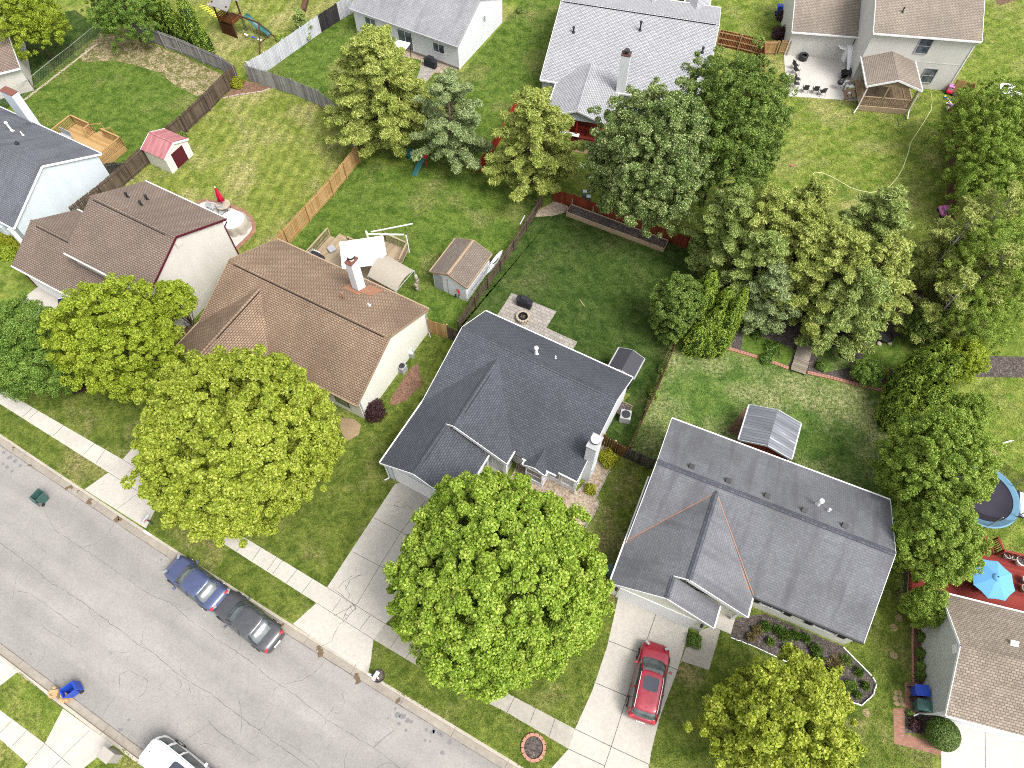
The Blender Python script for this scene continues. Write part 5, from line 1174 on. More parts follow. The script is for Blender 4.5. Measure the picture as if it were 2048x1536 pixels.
for a_, b_, s_, mat_, lb in ((1692, 168, .4, 'whitep', 'white storage tub nearest the gas grill'), (1684, 172, .32, 'whitep', 'small white tub beside the kettle grill'), (1692, 176, .36, 'whitep', 'white tub between the kettle grill and the lime box'), (1700, 180, .5, 'limep', 'lime green box near the porch steps'), (1697, 190, .34, 'whitep', 'white bag-like tub at the front corner of the patio')):
    r_ = thing('storage_tub', lb, 'tub', P(a_, b_), random.uniform(0, 1)); m = MB(); m.box((0, 0, s_ * .35), (s_, s_ * .8, s_ * .7)); m.build('tub', M[mat_], r_, bevel=.04); m = MB(); m.box((0, 0, s_ * .74), (s_ * 1.08, s_ * .88, .05)); m.build('lid', M['whitep'], r_, bevel=.02)
# pile of toys and toy cars
toyc = ['redp', 'yellow', 'blue', 'whitep', 'limep', 'pink', 'whitep', 'greyp', 'whitep']
r_ = thing('toy_pile', 'heap of small bright toys on the grass beside the cedar fence', 'toys', P(1903, 212)); bag = {}
for k in range(90):
    mt = random.choice(toyc); bag.setdefault(mt, MB()).box((random.gauss(0, .4), random.gauss(0, .5), .05 + abs(random.gauss(0, .06))), (random.uniform(.06, .28), random.uniform(.06, .2), random.uniform(.05, .16)), rz=random.uniform(0, 3), rx=random.uniform(-.5, .5))
for mt, m in bag.items(): m.build('toy', M[mt], r_, bevel=.01)
def toycar(label, q, rz, body, roof, s=1):
    r_ = thing('toy_car', label, 'toy car', q, rz); m = MB(); m.box((0, 0, .3 * s), (1.1 * s, .62 * s, .36 * s)); m.build('body', M[body], r_, bevel=.12 * s); m = MB(); m.box((-.12 * s, 0, .86 * s), (.55 * s, .56 * s, .06)); [m.box((-.12 * s + x * .24 * s, y * .25 * s, .66 * s), (.05, .05, .42 * s)) for x in (-1, 1) for y in (-1, 1)]; m.build('roof', M[roof], r_, bevel=.02)
    m = MB(); m.box((-.1 * s, 0, .5 * s), (.5 * s, .44 * s, .1)); m.build('seat', M['greyp'], r_)
    for x in (-.36, .36):
        for y in (-.3, .3): m = MB(); m.tube([(x * s, y * s - .04, .14 * s), (x * s, y * s + .04, .14 * s)], .14 * s, 12); m.build('wheel', M['rubber'], r_)
toycar('red and pink toy car beside the cedar fence', P(1896, 184), 1.2, 'redp', 'pink', .9)
toycar('purple-pink ride-on toy car by the tall red-brown fence', P(1884, 428), 1.6, 'pink', 'pink', 1.0)
r_ = thing('tyre', 'loose black tyre lying by the cedar fence', 'tyre', P(1909, 191)); m = MB(); N_ = 20
m.lathe([(.2, .02), (.34, .0), (.38, .1), (.34, .2), (.2, .18)], n=20, cap=False); m.build('tread', M['rubber'], r_, smooth=True); m = MB(); m.lathe([(.2, .03), (.2, .17)], n=20, cap=False); m.build('bead', M['dark'], r_)
r_ = thing('toy_cart', 'yellow and dark blue toy cart by the tall red-brown fence', 'cart', P(1884, 474), 1.5); m = MB(); m.box((.2, 0, .35), (.5, .5, .3)); m.build('tray', M['yellow'], r_, bevel=.05); m = MB(); m.box((-.32, 0, .3), (.45, .46, .34)); m.build('seat', M['navy'] if 'navy' in M else M['blue'], r_, bevel=.05); m = MB(); [m.tube([(x, -.28, .12), (x, .28, .12)], .11, 10) for x in (-.35, .3)]; m.build('wheel', M['rubber'], r_)
r_ = thing('garden_table', 'small round grey table at the foot of the tall red-brown fence', 'table', P(1881, 492)); m = MB(); m.lathe([(.4, .45), (.42, .5), (.05, .51)], n=20); m.build('table_top', M['stone'], r_); m = MB(); m.lathe([(.2, 0), (.06, .1), (.06, .45)], n=10); m.build('base', M['greyp'], r_)
# hose over the lawn
hp = [(1860, 182), (1863, 190), (1864, 205), (1862, 220), (1850, 240), (1835, 264), (1822, 284), (1815, 310), (1806, 335), (1795, 355), (1780, 372), (1762, 382), (1740, 385), (1718, 381), (1700, 375), (1680, 363), (1662, 353), (1645, 346), (1630, 344), (1625, 349), (1630, 355), (1638, 357)]
m = MB(); m.tube([P(a_, b_, .03) for a_, b_ in hp], .035, 6); tag(m.build('garden_hose', M['yarn'], smooth=True), 'long pale hose curving across the upper right lawn', 'hose')
m = MB(); m.tube([P(a_, b_, .03) for a_, b_ in ((1794, 237), (1797, 245), (1798, 254))], .03, 6); tag(m.build('green_hose', M['tealp'], smooth=True), 'short piece of green hose in the grass below the porch', 'hose')
# playset
def pl3(p): return P(*p)
q0 = P(470, 64); r_ = thing('swing_set', 'wooden play tower with canopy, swings and green slide, top left', 'swing set', q0, math.radians(-28.5)); m = MB()
for x in (-.9, .9):
    for y in (-.7, .7): m.box((x, y, 1.7), (.12, .12, 3.4))
m.build('post', M['wood_redgrey'], r_); m = MB(); planks(m, -.95, .95, -.75, .75, 1.5, .14)
for z_ in (1.6, 1.8, 2.0): m.box((0, -.76, z_), (1.8, .04, .12)); m.box((-.96, 0, z_), (.04, 1.4, .12)); m.box((.96, 0, z_), (.04, 1.4, .12))
m.box((0, -.72, .6), (1.8, .06, 1.1)); m.box((-.92, 0, .6), (.06, 1.4, 1.1)); m.build('platform', M['wood_gate'], r_)
m = MB(); m.slab([(-1.15, 0, 3.75), (1.15, 0, 3.75), (1.15, -1.0, 3.1), (-1.15, -1.0, 3.1)], .05); m.slab([(-1.15, 0, 3.75), (1.15, 0, 3.75), (1.15, 1.0, 3.1), (-1.15, 1.0, 3.1)], .05); m.build('roof', M['wood_grey'], r_)
m = MB(); m.bar((.9, -.3, 2.5), (4.3, -.3, 2.5), .1, .14); m.bar((4.3, -.3, 2.5), (4.6, -1.7, 0), .1, .1); m.bar((4.3, -.3, 2.5), (4.6, 1.1, 0), .1, .1); m.bar((4.5, -1.2, .9), (4.5, .6, .9), .07, .07); m.build('swing_beam', M['wood_redgrey'], r_)
for x, mt in ((1.9, 'whitep'), (2.8, 'blue'), (3.6, 'whitep')):
    m = MB(); m.box((x, -.3, .5), (.45, .2, .06)); m.build('swing_seat', M[mt], r_, bevel=.02); m = MB(); m.tube([(x - .2, -.3, .5), (x - .2, -.3, 2.45)], .012, 4); m.tube([(x + .2, -.3, .5), (x + .2, -.3, 2.45)], .012, 4); m.build('chain', M['metalw'], r_)
m = MB(); K_ = 12; vs = []
for i in range(K_):
    f_ = i / (K_ - 1); x = .95 + 2.9 * f_; z_ = 1.5 - 1.3 * f_ + .12 * math.sin(9 * f_)
    for y, dz in ((-.32, .14), (-.25, 0), (.25, 0), (.32, .14)): vs.append((x, y + 1.0, z_ + dz))
m.add(vs, [(4 * i + j, 4 * i + 4 + j, 4 * i + 5 + j, 4 * i + 1 + j) for i in range(K_ - 1) for j in range(3)]); m.build('slide', M['tealp'], r_, smooth=True)
lad = thing('agility_ladder', 'yellow rung training ladder lying on the grass beside the play tower', 'ladder', P(405, 12), 0); o_ = P(405, 12); m = MB()
for i in range(9): q = P(405 + i * 4.9, 12 + i * 3.4, .03) - o_; m.box(q, (.62, .09, .03), rz=math.radians(28))
m.build('rung', M['yellow'], lad); m = MB(); m.bar(P(402, 9, .02) - o_, P(442, 40, .02) - o_, .03, .02); m.bar(P(409, 10, .02) - o_, P(450, 38, .02) - o_, .03, .02); m.build('strap', M['yellow'], lad)
stp = tag(MB().lathe([(.16, 0), (.17, .04), (.02, .05)], n=12).build('stepping_disc', M['stone']), 'pale stepping disc in the row beside the yellow ladder', 'stepping stone', 'stepping discs by the play tower'); stp.location = P(417, 9)
for a_, b_ in ((422, 12), (429, 14), (437, 18), (441, 21)): c_ = stp.copy(); COL.objects.link(c_); c_.location = P(a_, b_)
# slide and sandbox under the pines
r_ = thing('toddler_slide', 'small green slide under the pines behind the cream house', 'slide', P(848, 330), math.radians(150)); m = MB(); m.slab([(-.25, 0, .95), (.25, 0, .95), (.25, 1.6, .08), (-.25, 1.6, .08)], .07); m.build('chute', M['tealp'], r_, bevel=.02); m = MB(); [m.bar((e * .25, 0, 0), (e * .25, 0, 1.2), .06, .06, (1, 0, 0)) for e in (-1, 1)]; m.box((0, -.15, .9), (.6, .4, .08)); m.build('stand', M['redp'], r_)
r_ = thing('sand_table', 'round green play table in the shade of the big pine', 'play table', P(824, 312)); m = MB(); m.lathe([(.48, 0), (.52, .35), (.56, .36), (.46, .3), (.05, .28)], n=24); m.build('tub', M['tealp'], r_); m = MB(); m.lathe([(.2, .3), (.14, .45), (.02, .46)], n=10); m.build('centre_post', M['greyp'], r_)
# grill and canopy of H6
grill('large grill under a black cover by the patio door of the white house, top', P(862, 133), math.radians(-28), s=1.0)
sx_ = [P(*q) for q in ((797, 80, 2.2), (822, 86, 2.2), (808, 102, 1.9), (778, 92, 2.3))]; so = Vector((sx_[0].x, sx_[0].y, 0)); r_ = thing('cantilever_shade', 'small white canopy on a dark pole outside the top white house', 'canopy', so); m = MB(); m.slab([v - so for v in sx_], .03); m.build('canopy', M['cloth_white'], r_); m = MB(); m.tube([P(823, 128, 0) - so, P(820, 88, 2.25) - so, sx_[1] - so], .04, 8); m.build('pole', M['black'], r_)
area('patio', M['gravel'], [(775, 100), (800, 90), (915, 138), (900, 150), (870, 145), (850, 168), (838, 165), (842, 120), (800, 112)], .0125)
area('patio', M['paver'], [(845, 128), (872, 138), (850, 168), (832, 160)], .0165)
# red porch of H7: railing in front, white bench
r_ = thing('porch_railing', 'bright red slatted railing on the deck of the pale grey roofed house', 'railing', (P(1125, 263, .5).x, P(1125, 263, .5).y, 0), math.radians(-14)); m = MB(); railing(m, [(0, 0, .45), (2.1, 0, .45), (4.3, 0, .45)], .9, sp=.15); m.build('balusters', M['redrail'], r_)
r_ = thing('deck_bench', 'white slatted bench on the edge of the red deck', 'bench', P(1136, 276, .3), math.radians(-14)); m = MB(); [m.box((0, y, .5), (2.0, .09, .03)) for y in (-.18, -.06, .06, .18)]; m.build('seat', M['whitep'], r_); m = MB(); [m.box((x, 0, .1), (.08, .4, .75)) for x in (-.85, .85)]; m.build('leg', M['black'], r_)
# trampoline, slides, red deck with blue umbrella
q = P(1968, 990, .9); r_ = thing('trampoline', 'round trampoline with a pale blue padded rim at the right edge', 'trampoline', (q.x, q.y, 0)); r_.scale = (1.13, 1.13, 1); m = MB(); m.lathe([(1.62, .9), (2.0, .93), (2.02, .88), (1.62, .86)], n=48, cap=False); m.build('padding', M['tramp_blue'], r_, smooth=False); m = MB(); m.lathe([(.01, .84), (1.64, .86)], n=48, cap=False); m.build('jumping_mat', M['tramp_mat'], r_)
for k in range(6):
    a = 1.047 * k + .3; m = MB(); m.tube([(1.95 * math.cos(a), 1.95 * math.sin(a), 0), (1.95 * math.cos(a), 1.95 * math.sin(a), 2.6)], .03, 6); m.build('pole', M['greyp'], r_)
t = NT('netting', .8, .1); tr = t.new('ShaderNodeBsdfTransparent'); mx = t.new('ShaderNodeMixShader'); mx.inputs[0].default_value = .42; t.b.inputs['Base Color'].default_value = (.012, .014, .014, 1); t.link(tr.outputs[0], mx.inputs[1]); t.link(t.b.outputs[0], mx.inputs[2]); t.link(mx.outputs[0], t.n['Material Output'].inputs[0]); M['net'] = t.m
m = MB(); N_ = 36; vs = []
for j in range(N_):
    a = 6.283 * j / N_; s_ = .5 * abs(math.sin(3 * (a - .3))) 
    vs += [(1.95 * math.cos(a), 1.95 * math.sin(a), .95), (1.93 * math.cos(a), 1.93 * math.sin(a), 2.55 - s_)]
m.add(vs, [(2 * j, 2 * ((j + 1) % N_), 2 * ((j + 1) % N_) + 1, 2 * j + 1) for j in range(N_)]); m.build('safety_net', M['net'], r_)
r_ = thing('inflatable_slide', 'navy and white slide mat lying on the grass beside the trampoline', 'slide', P(2040, 1010), math.radians(72)); m = MB(); m.box((0, 0, .12), (1.9, .62, .22)); m.build('mat', M['navyp'] if 'navyp' in M else M['greyp'], r_, bevel=.1); m = MB(); m.box((0, 0, .25), (1.7, .3, .04)); m.build('stripe', M['whitep'], r_, bevel=.02)
r_ = thing('paddle_board', 'white pointed board lying on the lawn above the trampoline', 'board', P(2013, 885), math.radians(15)); m = MB(); m.lathe([(.02, -.55), (.13, -.3), (.16, 0), (.13, .3), (.02, .55)], n=10, sy=.3); o_ = m.build('board', M['whitep'], r_, smooth=True); o_.rotation_euler = (0, 1.5708, 0); o_.location = (0, 0, .08)
a5 = math.radians(-14.5); O5v = Vector((O5[0], O5[1], 0))
root = thing('deck', 'red stained deck under the blue umbrella at the right edge', 'deck', (O5[0], O5[1], 0), a5); B, R = MB(), MB(); z = .45
planks(B, -.6, 9, -2.9, -.05, z, .14); planks(B, 1.6, 9, -4.2, -2.9, z - .004, .14); planks(B, 3.7, 4.6, -5.2, -4.2, z - .15, .14); B.box((-.62, 1.5, .2), (.05, 2.9, .42)); B.build('decking', M['reddeck'], root)
railing(R, [(4.42, 5.1, z - .1), (4.6, 4.25, z), (9, 4.25, z)], .9, sp=.13); railing(R, [(3.6, 5.0, z - .1), (3.6, 4.2, z)], .9, sp=.16); R.build('railing', M['reddeck'], root)
q = P(1992, 1156, 2.5); r_ = thing('patio_umbrella', 'open sky blue octagonal umbrella over a table on the red deck', 'umbrella', (q.x, q.y, .45)); m = MB(); vs = [(0, 0, 2.25)]; Rr = 1.3
for j in range(8):
    a = .785 * j + .25; vs.append((Rr * math.cos(a), Rr * math.sin(a), 1.72)); a += .3927; vs.append((Rr * .89 * math.cos(a), Rr * .89 * math.sin(a), 1.74))
vs += [(x, y, zz - .02) for x, y, zz in vs]
m.add(vs, [(0, 1 + j, 1 + (j + 1) % 16) for j in range(16)] + [(17, 18 + (j + 1) % 16, 18 + j) for j in range(16)]); m.build('canopy', M['cloth_blue'], r_); m = MB(); m.lathe([(.24, 2.2), (.16, 2.27), (.02, 2.3)], n=12); m.build('top_vent', M['cloth_blue'], r_); m = MB(); m.tube([(0, 0, 0), (0, 0, 2.3)], .025, 8); m.build('pole', M['black'], r_)
m = MB(); m.lathe([(.04, 2.3), (.03, 2.36)], n=8); m.build('finial', M['black'], r_)
q = P(1970, 1158, 1.1); r_ = thing('patio_table', 'dark square patio table below the sky blue umbrella', 'table', (q.x, q.y, .45), a5 + .1); m = MB(); m.box((0, 0, .7), (1.7, 1.0, .05)); m.build('table_top', M['wood_dkgrey'], r_, bevel=.02); m = MB(); [m.box((x, y, .35), (.06, .06, .7)) for x in (-.75, .75) for y in (-.42, .42)]; m.build('leg', M['black'], r_)
pchair('dark chair at the left end of the table on the red deck', P(1938, 1163, .45), 1.3, 'black', None, 'greyp'); pchair('dark chair on the lower side of the table on the red deck', P(1962, 1183, .45), 3.0, 'black', None, 'greyp'); pchair('pale slatted chair at the lower right of the table on the red deck', P(1982, 1190, .45), 3.0, 'whitep', None, 'whitep')
for a_, b_, r0, mt, lb in ((2009, 1113, .26, 'greyp', 'grey flower pot, leftmost of the pots by the red railing'), (2019, 1116, .26, 'wood_tan', 'tan flower pot touching the grey one by the red railing'), (2037, 1125, .34, 'whitep', 'large white flower pot on the red deck'), (2044, 1180, .26, 'wood_tan', 'tan pot at the right edge of the red deck'), (2046, 1163, .26, 'greyp', 'dark pot at the right edge of the red deck')):
    r_ = thing('flower_pot', lb, 'pot', P(a_, b_, .45), 0); m = MB(); m.lathe([(r0 * .7, 0), (r0, .42), (r0 * 1.08, .45), (r0 * .88, .45), (r0 * .8, .38)], n=18, cap=False); m.build('pot', M[mt], r_, smooth=False); m = MB(); m.lathe([(.01, .36), (r0 * .82, .37)], n=14, cap=False); m.build('soil', M['mulch'], r_)
# ================================================================== vehicles, bins, mailboxes
def ring(cx, a, b, z, p=.5, n=28, bf=1.0):
    out = []
    for j in range(n):
        t_ = 6.2832 * j / n; c, s = math.cos(t_), math.sin(t_)
        x = cx + a * math.copysign(abs(c) ** p, c); y = b * math.copysign(abs(s) ** p, s)
        out.append((x, y * (1 - (1 - bf) * max(0, (x - cx) / a) ** 2), z))
    return out
def car(name, label, loc, rz, paint, L_=4.7, W_=1.83, st=None, gh=None, tall=1.45, belt=.93, roofglass=False, rails=False, box=False, wheelr=.33):
    root = thing(name, label, 'car', loc, rz); h = L_ / 2; w0 = W_ / 2
    B = MB(); vs = []; rows = st
    prof = lambda w, zt, zb: [(0, zt), (.45 * w, zt - .004), (.78 * w, zt - .03), (.93 * w, zt - .09), (w, zt - .24), (w, zb + .22), (.95 * w, zb)]
    for x, w, zt, zb in rows:
        pr = prof(w * w0, zt, zb); full = [(-y, z) for y, z in pr[::-1]] + pr[1:]
        for y, z in full: vs.append((x * h, y, z))
    n = 13; fs = []
    for i in range(len(rows) - 1):
        for j in range(n - 1): fs.append((i * n + j, i * n + j + 1, (i + 1) * n + j + 1, (i + 1) * n + j))
    fs.append(tuple(range(n))[::-1]); k = (len(rows) - 1) * n; fs.append(tuple(range(k, k + n)))
    B.add(vs, fs); b_ = B.build('body', paint, root, smooth=True); sm = b_.modifiers.new('sub', 'SUBSURF'); sm.levels = 2; sm.render_levels = 2
    (c0, a0, b0), (c1, a1, b1) = gh
    p_ = .34 if box else .42
    g = MB(); r0 = ring(c0, a0, b0 * w0, belt - .1, p_, bf=.9); rm = ring((c0 + c1) / 2 + .0, (a0 + a1) / 2 + .05, (b0 + b1) / 2 * w0 + .015, (belt + tall) / 2, p_, bf=.93); r1 = ring(c1, a1, b1 * w0, tall - .06, p_, bf=.95)
    N_ = len(r0); g.add(r0 + rm + r1, [(i * N_ + j, i * N_ + (j + 1) % N_, (i + 1) * N_ + (j + 1) % N_, (i + 1) * N_ + j) for i in range(2) for j in range(N_)] + [tuple(range(2 * N_, 3 * N_))])
    gl = g.build('windows', M['carglass'], root, smooth=True)
    # roof skin
    R = MB(); rr = []
    for s_, z in ((1.03, tall - .075), (1.0, tall - .045), (.9, tall - .015), (.55, tall), (.02, tall + .004)): rr += ring(c1, a1 * s_, b1 * w0 * s_, z, p_ + .1 * (1 - s_), bf=.95)
    R.add(rr, [(i * N_ + j, i * N_ + (j + 1) % N_, (i + 1) * N_ + (j + 1) % N_, (i + 1) * N_ + j) for i in range(4) for j in range(N_)]); rf = R.build('roof', paint, root, smooth=True)
    # pillars
    Pm = MB(); K_ = 8
    def pil(x0, y0, x1, y1, w_=.07):
        for e in (-1, 1):
            q = [(x0, e * y0, belt - .03), ((x0 + x1) / 2, e * ((y0 + y1) / 2 + .03), (belt + tall) / 2 + .02), (x1, e * y1, tall - .05)]
            for i in (0, 1): Pm.bar(q[i], q[i + 1], w_, .05, (0, e, 1))
    pil(c0 + a0 * .86, b0 * w0 * .80, c1 + a1 * .93, b1 * w0 * .88); pil(c0 - a0 * .9, b0 * w0 * .88, c1 - a1 * .93, b1 * w0 * .9, .11)
    pil(c1 + a1 * .05, b0 * w0 * 1.0, c1 + a1 * .05, b1 * w0 * 1.02, .08)
    if box: pil(c1 - a1 * .45, b0 * w0 * 1.0, c1 - a1 * .45, b1 * w0 * 1.02, .1)
    Pm.build('pillar', paint, root)
    if roofglass: m = MB(); q = ring(c1 + a1 * .38, a1 * .36, b1 * w0 * .62, tall + .0, .35); m.add(q + [(x, y, z + .012) for x, y, z in q], [tuple(range(N_, 2 * N_))] + [(j, (j + 1) % N_, (j + 1) % N_ + N_, j + N_) for j in range(N_)]); m.build('sunroof', M['sunroof'], rf)
    if rails:
        m = MB()
        for e in (-1, 1): m.tube([(c1 + a1 * .85, e * b1 * w0 * .9, tall - .02), (c1 + a1 * .6, e * b1 * w0 * .92, tall + .05), (c1 - a1 * .8, e * b1 * w0 * .92, tall + .05), (c1 - a1 * .95, e * b1 * w0 * .9, tall - .02)], .022, 6)
        m.build('roof_rail', M['metalw'], rf)
    for x in (.62 * h, -.60 * h):
        for e in (-1, 1):
            m = MB(); m.tube([(x, e * (w0 - .2), wheelr), (x, e * (w0 + .015), wheelr)], wheelr, 22); wl = m.build('tyre', M['rubber'], root); m = MB(); m.tube([(x, e * (w0 - .1), wheelr), (x, e * (w0 + .022), wheelr)], wheelr * .62, 16); m.build('rim', M['rim'], wl)
    hz = st[1][2]
    for e in (-1, 1):
        m = MB(); m.box((h * .895, e * w0 * .64, hz + .015), (.16, .3, .1), rz=-e * .5); m.build('headlight', M['headlamp' if not box else 'dark'], root, bevel=.03)
        m = MB(); m.box((-h * .935, e * w0 * .68, st[1][2] + .04), (.16, .28, .12), rz=e * .4); m.build('tail_light', M['redlamp'], root, bevel=.04)
        m = MB(); m.box((c0 + a0 * .66, e * (w0 + .09), belt + .05), (.14, .2, .12), rz=-e * .2); m.build('side_mirror', paint if not box else M['whitep'], root, bevel=.03)
    m = MB(); m.box((-h - .0, 0, .55 * (belt)), (.05, .5, .14)); m.build('number_plate', M['plate'], root)
    m = MB(); m.box((h - .03, 0, .42), (.08, .95, .2)); m.build('grille', M['black'], root, bevel=.02)
    m = MB(); m.tube([(c1 - a1 * .8, 0, tall), (c1 - a1 * .86, 0, tall + .06)], .025, 5, r2=.006); m.build('antenna', M['black'], rf)
    m = MB(); m.box((0, 0, .3), (L_ * .86, W_ * .86, .2)); m.build('underbody', M['dark'], root)
    return root
M['sunroof'] = plain('dark_roof_glass', (.03, .035, .05, 1), .1, .6, .1)
SED = [(-1.0, .55, .62, .34), (-.985, .74, .80, .3), (-.93, .86, .94, .26), (-.82, .93, 1.0, .24), (-.6, .97, 1.02, .22), (-.3, 1.0, .97, .2), (.1, 1.0, .94, .2), (.36, .985, .93, .2), (.6, .96, .86, .22), (.8, .92, .79, .24), (.93, .84, .7, .26), (.985, .7, .6, .3), (1.0, .5, .5, .34)]
SUVS = [(-1.0, .62, .78, .4), (-.985, .8, .98, .34), (-.95, .9, 1.08, .3), (-.82, .95, 1.1, .26), (-.6, .98, 1.1, .24), (-.3, 1.0, 1.07, .22), (.1, 1.0, 1.05, .22), (.38, .985, 1.04, .22), (.6, .96, .99, .24), (.8, .93, .92, .26), (.93, .86, .8, .28), (.985, .72, .66, .32), (1.0, .5, .55, .36)]
BOX = [(-1.0, .84, .95, .42), (-.99, .92, 1.05, .38), (-.95, .96, 1.1, .34), (-.82, .98, 1.1, .3), (-.6, .99, 1.1, .26), (-.3, 1.0, 1.09, .25), (.1, 1.0, 1.08, .25), (.38, .99, 1.08, .25), (.6, .98, 1.05, .26), (.8, .96, 1.02, .28), (.94, .92, .95, .3), (.985, .84, .8, .34), (1.0, .7, .68, .4)]
M['p_blue'] = carpaint('slate_blue_paint', tone(92, 104, 150, .46)); M['p_grey'] = carpaint('graphite_paint', tone(100, 100, 108, .42), .3)
M['p_red'] = carpaint('cherry_red_paint', tone(170, 24, 52, .62)); M['p_white'] = carpaint('white_paint', (.72, .73, .75, 1), .35)
q = P(389, 1163, .7); car('parked_sedan', 'slate blue sedan parked at the kerb, in front of the graphite one', (q.x, q.y, RZ), math.radians(147), M['p_blue'], 4.5, 1.78, SED, ((-.28, 1.42, .97), (-.33, .66, .76)), 1.42)
q = P(493, 1239, .7); car('parked_sedan', 'graphite grey sedan parked at the kerb, behind the slate blue one', (q.x, q.y, RZ), math.radians(146), M['p_grey'], 4.82, 1.84, SED, ((-.3, 1.5, .97), (-.33, .72, .76)), 1.45)
q = P(1299, 1362, .8); car('parked_car', 'cherry red crossover with a sunroof parked on the driveway', (q.x, q.y, .018), math.radians(72.5), M['p_red'], 4.5, 1.86, SUVS, ((-.4, 1.72, .97), (-.68, 1.08, .76)), 1.62, 1.03, True, True)
q = P(300, 1497, 1.0); dv = Vector((math.cos(math.radians(-31)), math.sin(math.radians(-31)), 0)); q = q + dv * 2.45
car('parked_truck', 'white boxy utility vehicle parked at the near kerb, cut by the bottom edge', (q.x, q.y, RZ), math.radians(-31), M['p_white'], 4.9, 1.86, BOX, ((-.5, 1.9, 1.0), (-.66, 1.72, .76)), 1.8, 1.1, True, True, True, .37)

def bin_(label, loc, rz, mat, lid='closed', lidmat=None, group=None):
    r_ = thing('wheelie_bin', label, 'bin', loc, rz, group); b = MB(); z0, z1 = .06, .98
    def rg(w, d, z): return [(-w, -d, z), (w, -d, z), (w, d, z), (-w, d, z)]
    a = rg(.22, .24, z0); c = rg(.29, .35, z1); i1 = rg(.265, .325, z1); i0 = rg(.2, .22, z0 + .1)
    vs = a + c + i1 + i0; fs = [(3, 2, 1, 0)] + [(j, (j + 1) % 4, 4 + (j + 1) % 4, 4 + j) for j in range(4)] + [(4 + j, 4 + (j + 1) % 4, 8 + (j + 1) % 4, 8 + j) for j in range(4)] + [(8 + j, 8 + (j + 1) % 4, 12 + (j + 1) % 4, 12 + j) for j in range(4)] + [(12, 13, 14, 15)]
    b.add(vs, fs); b.box((0, -.37, .93), (.52, .05, .06)); b.build('body', M[mat], r_, bevel=.015)
    m = MB()
    if lid == 'closed': m.box((0, .02, 1.02), (.62, .78, .06)); m.box((0, .05, 1.06), (.48, .55, .04)); m.tube([(-.25, .42, .98), (.25, .42, .98)], .025, 6)
    else: m.box((0, .44, .62), (.6, .05, .74), rx=.12); m.tube([(-.27, .39, .98), (.27, .39, .98)], .025, 6)
    m.build('lid', M[lidmat or mat], r_, bevel=.02)
    m = MB()
    for e in (-1, 1): m.tube([(e * .24, .3, .12), (e * .3, .3, .12)], .12, 12)
    m.build('wheel', M['rubber'], r_); return r_
bin_('dark green open-topped bin standing in the road, upper left', P(90, 1000, RZ), math.radians(150), 'green', 'open')
bin_('blue open-topped bin standing in the road beside the paper bags', P(152, 1384, RZ), math.radians(-50), 'blue', 'open')
bin_('blue closed bin against the pale grey house, bottom right', P(1829, 1385, .02), math.radians(85), 'blue')
bin_('dark green closed bin beside the blue one, bottom right', P(1833, 1414, .02), math.radians(78), 'green')
bin_('blue bin half hidden left of the charcoal roofed house', P(865, 806), math.radians(60), 'blue')
bin_('dark bin tucked at the left corner of the slate roofed house', P(1222, 1150), math.radians(60), 'green')
bin_('blue bin beside the two-storey house, top right', P(1557, 30), math.radians(80), 'blue'); bin_('grey-green bin next to the blue one beside the two-storey house', P(1572, 26), math.radians(80), 'green')
for k, (a_, b_, lb) in enumerate(((118, 1391, 'crumpled brown paper yard bag on the left beside the blue bin'), (139, 1397, 'crumpled brown paper yard bag on the right beside the blue bin'))):
    r_ = thing('paper_bag', lb, 'bag', P(a_, b_, RZ), k); m = MB(); m.box((0, 0, .32), (.42, .34, .64), taper=1.1); o_ = m.build('sack', M['paperbag'] if 'paperbag' in M else M['wood_pale'], r_, bevel=.04); m = MB(); [m.box((random.gauss(0, .12), random.gauss(0, .12), .66), (.2, .16, .1), rz=random.uniform(0, 3), rx=random.uniform(-.6, .6)) for _ in range(7)]; m.build('crumpled_top', M['paperbag'] if 'paperbag' in M else M['wood_pale'], r_, bevel=.02)
def mailbox(label, loc, rz, mat, post='wood_tan', big=False):
    r_ = thing('mailbox', label, 'mailbox', loc, rz)
    m = MB()
    if big: m.box((0, 0, .6), (.5, .7, 1.2)); m.build('pillar', M[mat], r_, bevel=.02); m = MB(); m.box((0, 0, 1.23), (.6, .8, .08)); m.build('cap', M[mat], r_, bevel=.02); m = MB(); m.box((.27, 0, .95), (.04, .22, .2)); m.build('door', M['greyp'], r_)
    else:
        m.box((0, 0, .5), (.1, .1, 1.0)); m.box((.1, 0, .95), (.3, .08, .08)); m.build('post', M[post], r_)
        m = MB(); K_ = 8; vs = []
        for x in (-.26, .26):
            vs += [(x, -.11, 1.0), (x, .11, 1.0)] + [(x, .11 * math.cos(math.pi * j / K_), 1.12 + .11 * math.sin(math.pi * j / K_)) for j in range(K_ + 1)]
        n = K_ + 3; m.add(vs, [tuple(range(n))[::-1], tuple(range(n, 2 * n))] + [(j, (j + 1) % n, (j + 1) % n + n, j + n) for j in range(n)]); m.build('box', M[mat], r_)
        m = MB(); m.box((.1, .13, 1.16), (.14, .015, .07)); m.build('flag', M['redp'], r_)
mailbox('dark grey mailbox on a post beside the left driveway', P(306, 1048), math.radians(-120), 'greyp', 'wood_dkgrey')
mailbox('white mailbox with a round black mulch ring beside the middle driveway', P(757, 1357), math.radians(-120), 'whitep', 'white')
mailbox('chunky beige pillar mailbox by the near kerb, bottom left', P(232, 1512), math.radians(60), 'beigep' if 'beigep' in M else 'stone', big=True)
r_ = thing('mulch_ring', 'small dark mulch ring with black edging around the white mailbox', 'tree ring', P(757, 1352)); m = MB(); m.lathe([(.38, 0), (.38, .08), (.33, .08), (.33, 0)], n=24, cap=False); m.build('edging', M['black'], r_); m = MB(); m.lathe([(.01, .03), (.34, .03)], n=20, cap=False); m.build('mulch', M['mulch'], r_)
